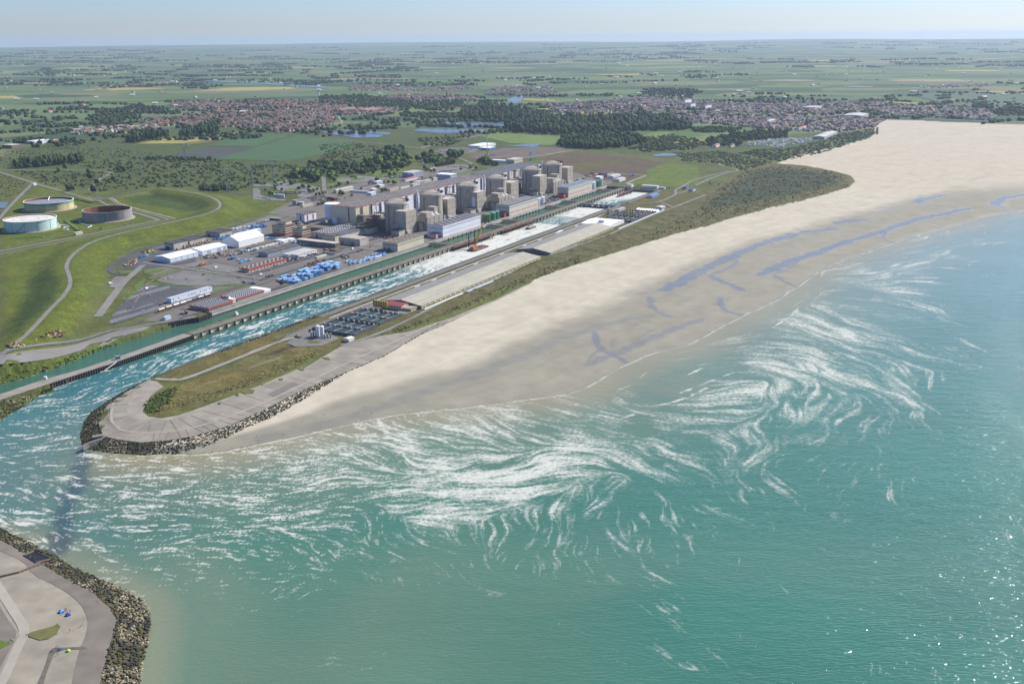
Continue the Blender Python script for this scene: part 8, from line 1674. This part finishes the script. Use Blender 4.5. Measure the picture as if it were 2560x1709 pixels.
# --- houses: gabled boxes with tiled roofs
hv = np.array([(-5,-4,-.3),(5,-4,-.3),(5,4,-.3),(-5,4,-.3),(-5,-4,4.2),(5,-4,4.2),(5,4,4.2),(-5,4,4.2),(-5,0,7.6),(5,0,7.6),(-5.4,-4.5,4.0),(5.4,-4.5,4.0),(5.4,4.5,4.0),(-5.4,4.5,4.0),(-5.4,0,7.9),(5.4,0,7.9)], float)
roofc = {'red': [(150,106,92),(164,120,104),(132,98,88),(116,104,102),(154,126,114),(102,102,108)], 'grey': [(110,108,116),(130,112,108),(136,114,106),(96,96,106),(152,128,118),(120,116,124),(166,146,136)], 'mix': [(150,112,100),(120,116,122),(176,124,104)], 'pale': [(170,150,136),(200,196,190),(150,120,104)]}
wallc = [(226,218,204),(204,186,164),(236,232,226),(176,134,110),(214,204,190)]
house_w = [mat('house wall %d' % i, tuple(c8(*c)), .8, .08, .3) for i, c in enumerate(wallc)]
allh = []
for i, (pts, n, kd) in enumerate(TOWN):
    rg = np.random.default_rng(500+i)
    for x_, y_ in inpx(pts, n, 900+i): an = .5*round(vnoise(np.array([x_]), np.array([y_]), 130, 98)[0]*9); allh.append((x_, y_, an+rg.choice((0,1.571)), rg.uniform(.8,1.6)*(2.2 if rg.random() < .06 else 1), rg.uniform(.8,1.3), rg.uniform(.8,1.25)*(1.5 if rg.random() < .05 else 1), kd, rg.integers(0, 99), rg.integers(0, 5), i))
allh.sort(key=lambda h: math.hypot(h[0], h[1]))
TN = ['in the near red roofed town', 'in the upper red roofed town', 'in the pale estate left of the red town', 'right of the red town', 'in the old fortified town', 'along the wooded road beyond the old town', 'by the marina', 'in the wooded suburb', 'in the far part of the harbour town', 'in the harbour town by the beach', 'on the far bank of the harbour mouth', 'at the edge of the plantation', 'in the far hamlet']
rn = lambda c: 'red tiled' if c[0] > c[2]*1.35 else 'pale roofed' if sum(c) > 400 else 'grey roofed'
hc = {}
for x_, y_, an, sx_, sy_, sz_, kd, ri, wi, ti in allh[:300]:
    rc = roofc[kd][ri % len(roofc[kd])]; key = (rc, wi)
    if key not in hc:
        t = thing('house', 'x', 'house', (0,0,0)); w_ = npmesh('wall', hv[:10], [np.array([[0,1,5,4],[1,2,6,5],[2,3,7,6],[3,0,4,7]]), np.array([[4,7,8],[5,9,6]])], house_w[wi], parent=t); rfm = mat('roof tiles %d %d %d' % rc, tuple(c8(*rc)), .85, .15, .3)
        q = MB(); q.rbox(3.2, .6, 1., 1., 6.6, 9.2); q.build('chimney', mat('brick chimney', (.25,.11,.075), .9), npmesh('roof', hv[10:], [np.array([[0,1,5,4],[3,4,5,2]])], rfm, parent=t)); o = t; hc[key] = t
    else: o = copy_tree(hc[key])
    o.location = (x_, y_, LAND+.2); o.rotation_euler = (0,0,an); o.scale = (sx_, sy_, sz_); o['label'] = f'{rn(rc)} house {TN[ti]}'; o['group'] = f'{rn(rc)} houses {TN[ti]}'
rest = allh[300:]; P_ = np.array([(h[0], h[1], LAND+.2) for h in rest]); S_ = np.array([(h[3], h[4], h[5]) for h in rest]); Z_ = np.array([h[2] for h in rest])
wc_ = np.array([c8(*wallc[h[8]]) for h in rest]); rc_ = np.array([c8(*roofc[h[6]][h[7] % len(roofc[h[6]])]) for h in rest]); town_m = mat('town walls and roofs', rough=.85, var=.12, scale=.2, attr='Col')
Fw = np.array([[0,1,5],[0,5,4],[1,2,6],[1,6,5],[2,3,7],[2,7,6],[3,0,4],[3,4,7],[4,7,8],[5,9,6]]); Fr = np.array([[0,1,5],[0,5,4],[3,4,5],[3,5,2]])
tag(many('town_walls', [(hv[:10], Fw)], P_, S_, Z_, town_m, wc_), kind='stuff'); tag(many('town_roofs', [(hv[10:], Fr)], P_, S_, Z_, town_m, rc_), kind='stuff')
# far farms
rg = np.random.default_rng(88); n = 420; az = rg.uniform(-.6,.58,n); R0 = np.exp(rg.uniform(math.log(4200), math.log(15000), n)); P_ = np.column_stack([R0*np.sin(az), R0*np.cos(az), np.full(n, LAND)]); S_ = np.stack([rg.uniform(1,3.5,n), rg.uniform(1,1.8,n), rg.uniform(.9,1.3,n)], 1); k_ = (rg.random(n) < .5)[:,None]
P_[:,2] = height(P_[:,0], P_[:,1]); C_ = np.where(k_, c8(236,234,230), c8(170,120,100)); tag(many('farm_walls', [(hv[:10], Fw)], P_, S_, Z_[:n], town_m, np.repeat(c8(220,214,206)[None], n, 0)), kind='stuff'); tag(many('farm_roofs', [(hv[10:], Fr)], P_, S_, Z_[:n], town_m, C_), kind='stuff')
# named larger buildings of the towns
for pts, h, lab, wall, roof in ((fM([(1620,565),(1765,560)]), 9, 'long pale sports hall with white walls at the edge of the plantation', white, MATS['pale grey roof']), (fM([(1775,565),(1870,555)]), 12, 'brown roofed hall beside the pale sports hall', concrete_pale, roofbrown), (fM([(120,525),(245,515)]), 13, 'pink apartment block at the right end of the red town', mat('pinkish render', tuple(c8(206,160,140)), .8), concrete_pale), (fM([(250,530),(430,520)]), 11, 'long pink apartment row right of the pink block', MATS['pinkish render'], MATS['pinkish render']), (fM([(810,378),(900,375)]), 12, 'red brick block in the wooded road beyond the old town', mat('brick red wall', tuple(c8(160,104,92)), .8), MATS['brick red sheet']), (fR([(1240,510),(1400,498)]), 9, 'long low grey market hall on the harbour quay', concrete_pale, MATS['pale grey roof']), (fR([(990,462),(1120,455)]), 9, 'white long hall in the harbour town', white, MATS['pale grey roof']), (fR([(760,545),(830,535)]), 10, 'rounded grey sports hall in the harbour town', concrete_pale, MATS['pale grey roof']), (fR([(265,420),(315,414)]), 15, 'first white apartment block of the three in the far harbour town', white, white), (fR([(305,445),(340,440)]), 15, 'second white apartment block of the three in the far harbour town', white, white), (fR([(395,455),(438,448)]), 15, 'third white apartment block of the three in the far harbour town', white, white), (fR([(440,692),(490,686)]), 6, 'orange roofed farmhouse at the camp site', white, mat('orange tiles', tuple(c8(206,128,96)), .8)), (fR([(540,692),(580,686)]), 6, 'dark roofed farmhouse right of the orange roofed one', cream, roofbrown), (fR([(1060,640),(1210,610)]), 7, 'flat grey school by the dunes', concrete_pale, MATS['pale grey roof']), (fR([(960,590),(1020,575)]), 9, 'long orange roofed row in the harbour town', white, MATS['orange tiles'])): lowb(pts, h, lab, wall, roof, 2 if h < 11 else 0, nm='town_building', cat='building')
x_, y_ = G(*E4([(1090,195)])[0]); building('cottage', 'cottage with bright red roof among the trees behind the station', 'cottage', *(lambda a, b: (a-9, a+9, b-5, b+5))(*AB((x_, y_))), 4, white, mat('bright red tiles', tuple(c8(196,92,74)), .8), gable=4.5)
for p, h, lab in ((fM([(866,455)])[0], 42, 'slim brick belfry in the old fortified town'), (fR([(1017,585)])[0], 40, 'grey church spire in the harbour town'), (fT([(1530,600)])[0], 22, 'dark church tower in the near red roofed town')):
    x_, y_ = G(*p); t = thing('church_tower', lab, 'church tower', (x_, y_, LAND)); q = MB(); q.rbox(x_, y_, 9, 9, LAND-.3, LAND+h*.55); q.build('tower', mat('brick tower', (.16,.12,.11), .9), t); q = MB(); q.cyl(x_, y_, LAND+h*.55, LAND+h, 5.4, .2, n=4); q.build('spire', mat('slate spire', (.09,.095,.11), .7), t)
t = thing('breakwater', 'dark timber and stone breakwater at the river mouth beyond the beach', 'breakwater', (*G(*fR([(1900,545)])[0]), 3)); ln = GL(fR([(1440,520),(1600,530),(1800,540),(2000,547),(2349,560),(2700,572)]), 5); q = MB(); wallstrip(q, ln, 0, 9, 14); q.build('wall', concrete_dark, t); q = MB(); wallstrip(q, offs(ln, 15), 1, 5.5, 22); q.build('apron', mat('wet mud', (.20,.185,.19), .4), t)
# caravans
ca2 = None
for i, (x_, y_) in enumerate(inpx(fR([(640,682),(830,655),(1055,652),(1060,668),(960,690),(830,712),(760,700),(660,702)]), 190, 71)):
    if ca2 is None:
        ca2 = thing('caravan', 'white holiday caravan on the camp site between town and dunes', 'caravan', (0,0,0), 'caravans on the camp site'); q = MB(); q.rbox(0,0,7.5,3,.4,3); q.build('body', white, ca2); q = MB(); q.rbox(0,0,7.7,3.2,3.01,3.25); q.build('roof', MATS['pale grey roof'], ca2); o = ca2
    else: o = copy_tree(ca2)
    o.location = (x_, y_, LAND+.3); o.rotation_euler = (0,0,.4+.3*rs.randint(0,5))
bh = None
for k in range(9):
    p = fR([(1452-(k % 3), 590+4.4*k)])[0]; x_, y_ = G(*p, 7)
    if bh is None: bh = thing('beach_hut', 'small dark beach hut in the row where the town meets the sand', 'beach hut', (0,0,0), 'row of beach huts'); q = MB(); q.rbox(0,0,6,4,0,3); q.build('walls', steel, bh); q = MB(); q.cyl(0,0,3.01,4.6,4,.4,n=4); q.build('roof', rooffelt, bh); o = bh
    else: o = copy_tree(bh)
    o.location = (x_, y_, hz(x_, y_)); 
# --- people, tents and picnic gear on the headland concrete; walkers on the beach
def person_mesh(arms=0):
    J = [(0,0,.92,.13),(0,0,1.15,.14),(0,0,1.38,.15),(0,0,1.52,.06),(0,0,1.66,.105),(.09,0,.88,.09),(.10,.05,.48,.065),(.10,0,.07,.05),(.10,.14,.03,.04),(-.09,0,.88,.09),(-.10,-.06,.48,.065),(-.10,-.1,.07,.05),(-.10,.04,.03,.04),(.2,0,1.38,.06),(.27,.03,1.1,.048),(.28,.14,.86,.036),(-.2,0,1.38,.06),(-.27,.03,1.1,.048),(-.27,.12+.1*arms,.86+.12*arms,.036)]
    E_ = [(0,1),(1,2),(2,3),(3,4),(0,5),(5,6),(6,7),(7,8),(0,9),(9,10),(10,11),(11,12),(2,13),(13,14),(14,15),(2,16),(16,17),(17,18)]
    me = bpy.data.meshes.new('p'); me.from_pydata([j[:3] for j in J], E_, []); o = bpy.data.objects.new('p', me); COL.objects.link(o); m = o.modifiers.new('s', 'SKIN')
    for v, j in zip(me.skin_vertices[0].data, J): v.radius = (j[3], j[3]*.8)
    me.skin_vertices[0].data[0].use_root = True; o.modifiers.new('u', 'SUBSURF').levels = 1
    dg = bpy.context.evaluated_depsgraph_get(); r = bpy.data.meshes.new_from_object(o.evaluated_get(dg)); bpy.data.objects.remove(o); return r
pm = [person_mesh(0), person_mesh(1)]; cloth = [mat('navy clothes', (.03,.04,.10), .9), mat('pale clothes', (.5,.5,.5), .9), mat('red clothes', (.32,.05,.04), .9), mat('black clothes', (.025,.025,.025), .9)]; skin = mat('skin', (.45,.28,.2), .6)
for m_ in pm:
    for c in cloth[:1]: m_.materials.append(c)
    m_.materials.append(skin)
    for p in m_.polygons: p.material_index = 1 if p.center.z > 1.54 or (p.center.z < .95 and abs(p.center.x) > .24) else 0
pv_ = [[pm[i].copy() for c in cloth] for i in (0,1)]
for i in (0,1):
    for j, c in enumerate(cloth): pv_[i][j].materials[0] = c
def person(p, ci, lab, group=None, z=None):
    x_, y_ = Gd(*p); o = bpy.data.objects.new('person', pv_[rs.randint(0,1)][ci]); COL.objects.link(o); o.location = (x_, y_, hz(x_, y_)+(.42 if z is None else z)); o.rotation_euler = (0,0,rs.uniform(0,6.28)); tag(o, lab, 'person', group)
for p, ci in zip(fK([(625,868),(632,880),(650,890),(672,888),(605,905),(640,868)]), (0,3,1,0,3,2)): person(p, ci, 'person standing by the two blue tents on the headland', 'people by the blue tents')
for p, ci in zip(fK([(540,1240),(552,1225),(560,1250),(575,1240),(500,1270),(515,1290),(555,1300),(608,1240)]), (0,3,0,1,0,3,0,1)): person(p, ci, 'person in the group beside the green shelter on the headland', 'people by the green shelter')
for p, ci in zip(fK([(672,1070),(725,1050),(775,1030),(790,1015),(560,1080),(570,1090)]), (3,1,1,0,1,1)): person(p, ci, 'person in the line of walkers below the grass patch', 'walkers below the grass patch')
for p, ci in zip(fK([(195,1115),(255,1118)]), (1,3)): person(p, ci, 'person on the pale path bend left of the grass patch', 'walkers on the pale path')
person(fK([(940,775)])[0], 1, 'person at the edge of the boulders on the headland'); person(fK([(940,805)])[0], 0, 'person sitting by a blue bag near the boulders' if False else 'person in navy near the boulders on the headland')
for p, ci in zip(fH([(948,755),(985,742),(1005,738),(1632,712),(1500,752),(1927,702),(2157,700),(1230,872),(1072,905),(1380,836),(1218,845),(955,888),(787,942),(942,940),(1112,942),(1408,910),(1525,925),(1815,903)]), (3,3,0,0,3,2,3,0,1,3,0,3,0,3,0,3,0,3)): person(p, ci, 'tiny walker on the beach or waterline near the spit', 'walkers on the near beach', .05)
for p, ci in zip(fS([(300,396),(448,215),(572,260),(980,262)])+fR([(1308,1297),(1448,1288),(1380,1338),(1497,1340),(1175,1035),(1600,930),(1640,1168),(1770,1120)]), (3,0,3,3,0,3,0,3,3,0,3,0)): person(p, ci, 'tiny dark walker far along the wet sand', 'walkers on the far beach', .05)
def shelter(p, lab, m_, s, dome=False):
    x_, y_ = Gd(*p); z_ = hz(x_, y_)+.42; t = thing('beach_tent', lab, 'tent', (x_, y_, z_), 'tents on the headland'); q = MB()
    if dome: q.lathe(x_, y_, [(s,z_),(s*.92,z_+s*.5),(s*.6,z_+s*.85),(.1,z_+s)], 12)
    else: q.cyl(x_, y_, z_+.7, z_+1.9, s, .12, n=4); q.cyl(x_, y_, z_+.1, z_+.7, s*.98, s, n=4, top=False)
    q.build('canopy', m_, t)
    q = MB(); q.cyl(x_, y_, z_-.2, z_+(s if dome else 2.5), .06, n=6); q.build('pole', steel, t)
shelter(fK([(590,885)])[0], 'light blue pyramid tent on the headland concrete', mat('sky blue canvas', (.08,.32,.62), .6), 1.7); shelter(fK([(655,915)])[0], 'royal blue pyramid tent on the headland concrete', mat('royal blue canvas', (.03,.06,.45), .6), 1.5); shelter(fK([(657,1258)])[0], 'lime green dome shelter on the headland concrete', mat('lime canvas', (.30,.60,.08), .6), 1.1, True)
heap(fK([(480,1250),(560,1215),(610,1235),(580,1250),(520,1280),(490,1280)]), 16, [(60,60,80),(200,200,205),(70,90,150)], 'bags and bicycles piled beside the green shelter', 'bag_pile', .3, .7); heap(fK([(600,895),(640,870),(680,885),(650,900)]), 10, [(80,80,90),(190,180,160),(60,60,66)], 'bags between the two blue tents', 'bag_pile', .3, .6); heap(fK([(60,1180),(140,1150),(145,1165),(80,1190)]), 10, [(200,200,205),(150,150,155)], 'pale bags on the grass at the left edge of the headland', 'bag_pile', .3, .7)
for i, t in enumerate(tp):
    if not tused[i]:
        for ch in list(t.children): bpy.data.objects.remove(ch)
        bpy.data.objects.remove(t)
# =============================================================== LIGHT, AIR, CAMERA
SUN_AZ, SUN_EL = math.radians(53), math.radians(39)
sd = Vector((math.sin(SUN_AZ)*math.cos(SUN_EL), math.cos(SUN_AZ)*math.cos(SUN_EL), math.sin(SUN_EL)))
sl_ = bpy.data.lights.new('sun', 'SUN'); sl_.energy = 5.3; sl_.angle = math.radians(.5); sl_.color = (1., .965, .905)
so = bpy.data.objects.new('sun', sl_); COL.objects.link(so); so.rotation_euler = sd.to_track_quat('Z', 'Y').to_euler(); so.location = (0,0,2000)
wd_ = bpy.data.worlds.new('World'); scn.world = wd_; wd_.use_nodes = True
nt = wd_.node_tree; bg = nt.nodes['Background']; sk = nt.nodes.new('ShaderNodeTexSky'); sk.sky_type = 'NISHITA'; sk.sun_disc = False
sk.sun_elevation = SUN_EL; sk.sun_rotation = SUN_AZ; sk.altitude = 100; sk.air_density = 1.; sk.dust_density = .3; sk.ozone_density = 4.
wb_ = nt.nodes.new('ShaderNodeVectorMath'); wb_.operation = 'MULTIPLY'; wb_.inputs[1].default_value = (.77,.88,1.22)   # cool white balance of the photograph's sky
nt.links.new(sk.outputs['Color'], wb_.inputs[0])
# the sky goes on a little below the level of the eye, down to the far hills
tc_ = nt.nodes.new('ShaderNodeTexCoord'); mx_ = nt.nodes.new('ShaderNodeVectorMath'); mx_.operation = 'MAXIMUM'; mx_.inputs[1].default_value = (-2,-2,.012); nt.links.new(tc_.outputs['Generated'], mx_.inputs[0]); nt.links.new(mx_.outputs['Vector'], sk.inputs['Vector']); nt.links.new(wb_.outputs['Vector'], bg.inputs['Color']); bg.inputs['Strength'].default_value = .08
# the air
hb = MB(); hx = 37500.
hb.add([(-hx,-900,-8),(hx,-900,-8),(hx,hx,-8),(-hx,hx,-8),(-hx,-900,345),(hx,-900,345),(hx,hx,345),(-hx,hx,345)], [(3,2,1,0),(4,5,6,7),(0,1,5,4),(1,2,6,5),(2,3,7,6),(3,0,4,7)])
hm = bpy.data.materials.new('blue summer haze'); hm.use_nodes = True; N = hm.node_tree.nodes; N.remove(N['Principled BSDF'])
pv = N.new('ShaderNodeVolumePrincipled'); pv.inputs['Color'].default_value = (.53,.645,.81,1); pv.inputs['Density'].default_value = 3.1e-5; pv.inputs['Anisotropy'].default_value = .25
hm.node_tree.links.new(pv.outputs['Volume'], N['Material Output'].inputs['Volume'])
ho = hb.build('haze', hm); tag(ho, kind='stuff')
cam = bpy.data.cameras.new('camera'); co = bpy.data.objects.new('camera', cam); COL.objects.link(co)
cam.sensor_width = 36.; cam.lens = 36*F/2560.; cam.clip_start = 1.; cam.clip_end = 120000.
co.location = (0,0,CZ)
right = Vector((1,0,0)); upv = Vector((0,sT,cT)); back = Vector((0,-cT,sT))
r2 = right*cR-upv*sR; u2 = right*sR+upv*cR
Mx = Matrix((r2, u2, back)).transposed().to_4x4(); Mx.translation = (0,0,CZ); co.matrix_world = Mx
scn.camera = co
scn.view_settings.view_transform = 'Standard'; scn.view_settings.look = 'None'; scn.view_settings.exposure = .5; scn.view_settings.gamma = 1.
scn.cycles.max_bounces = 5; scn.cycles.volume_bounces = 1; scn.cycles.transparent_max_bounces = 8
scn.cycles.use_denoising = True
try: scn.cycles.denoiser = 'OPENIMAGEDENOISE'
except Exception: pass
scn.cycles.sample_clamp_indirect = 8.
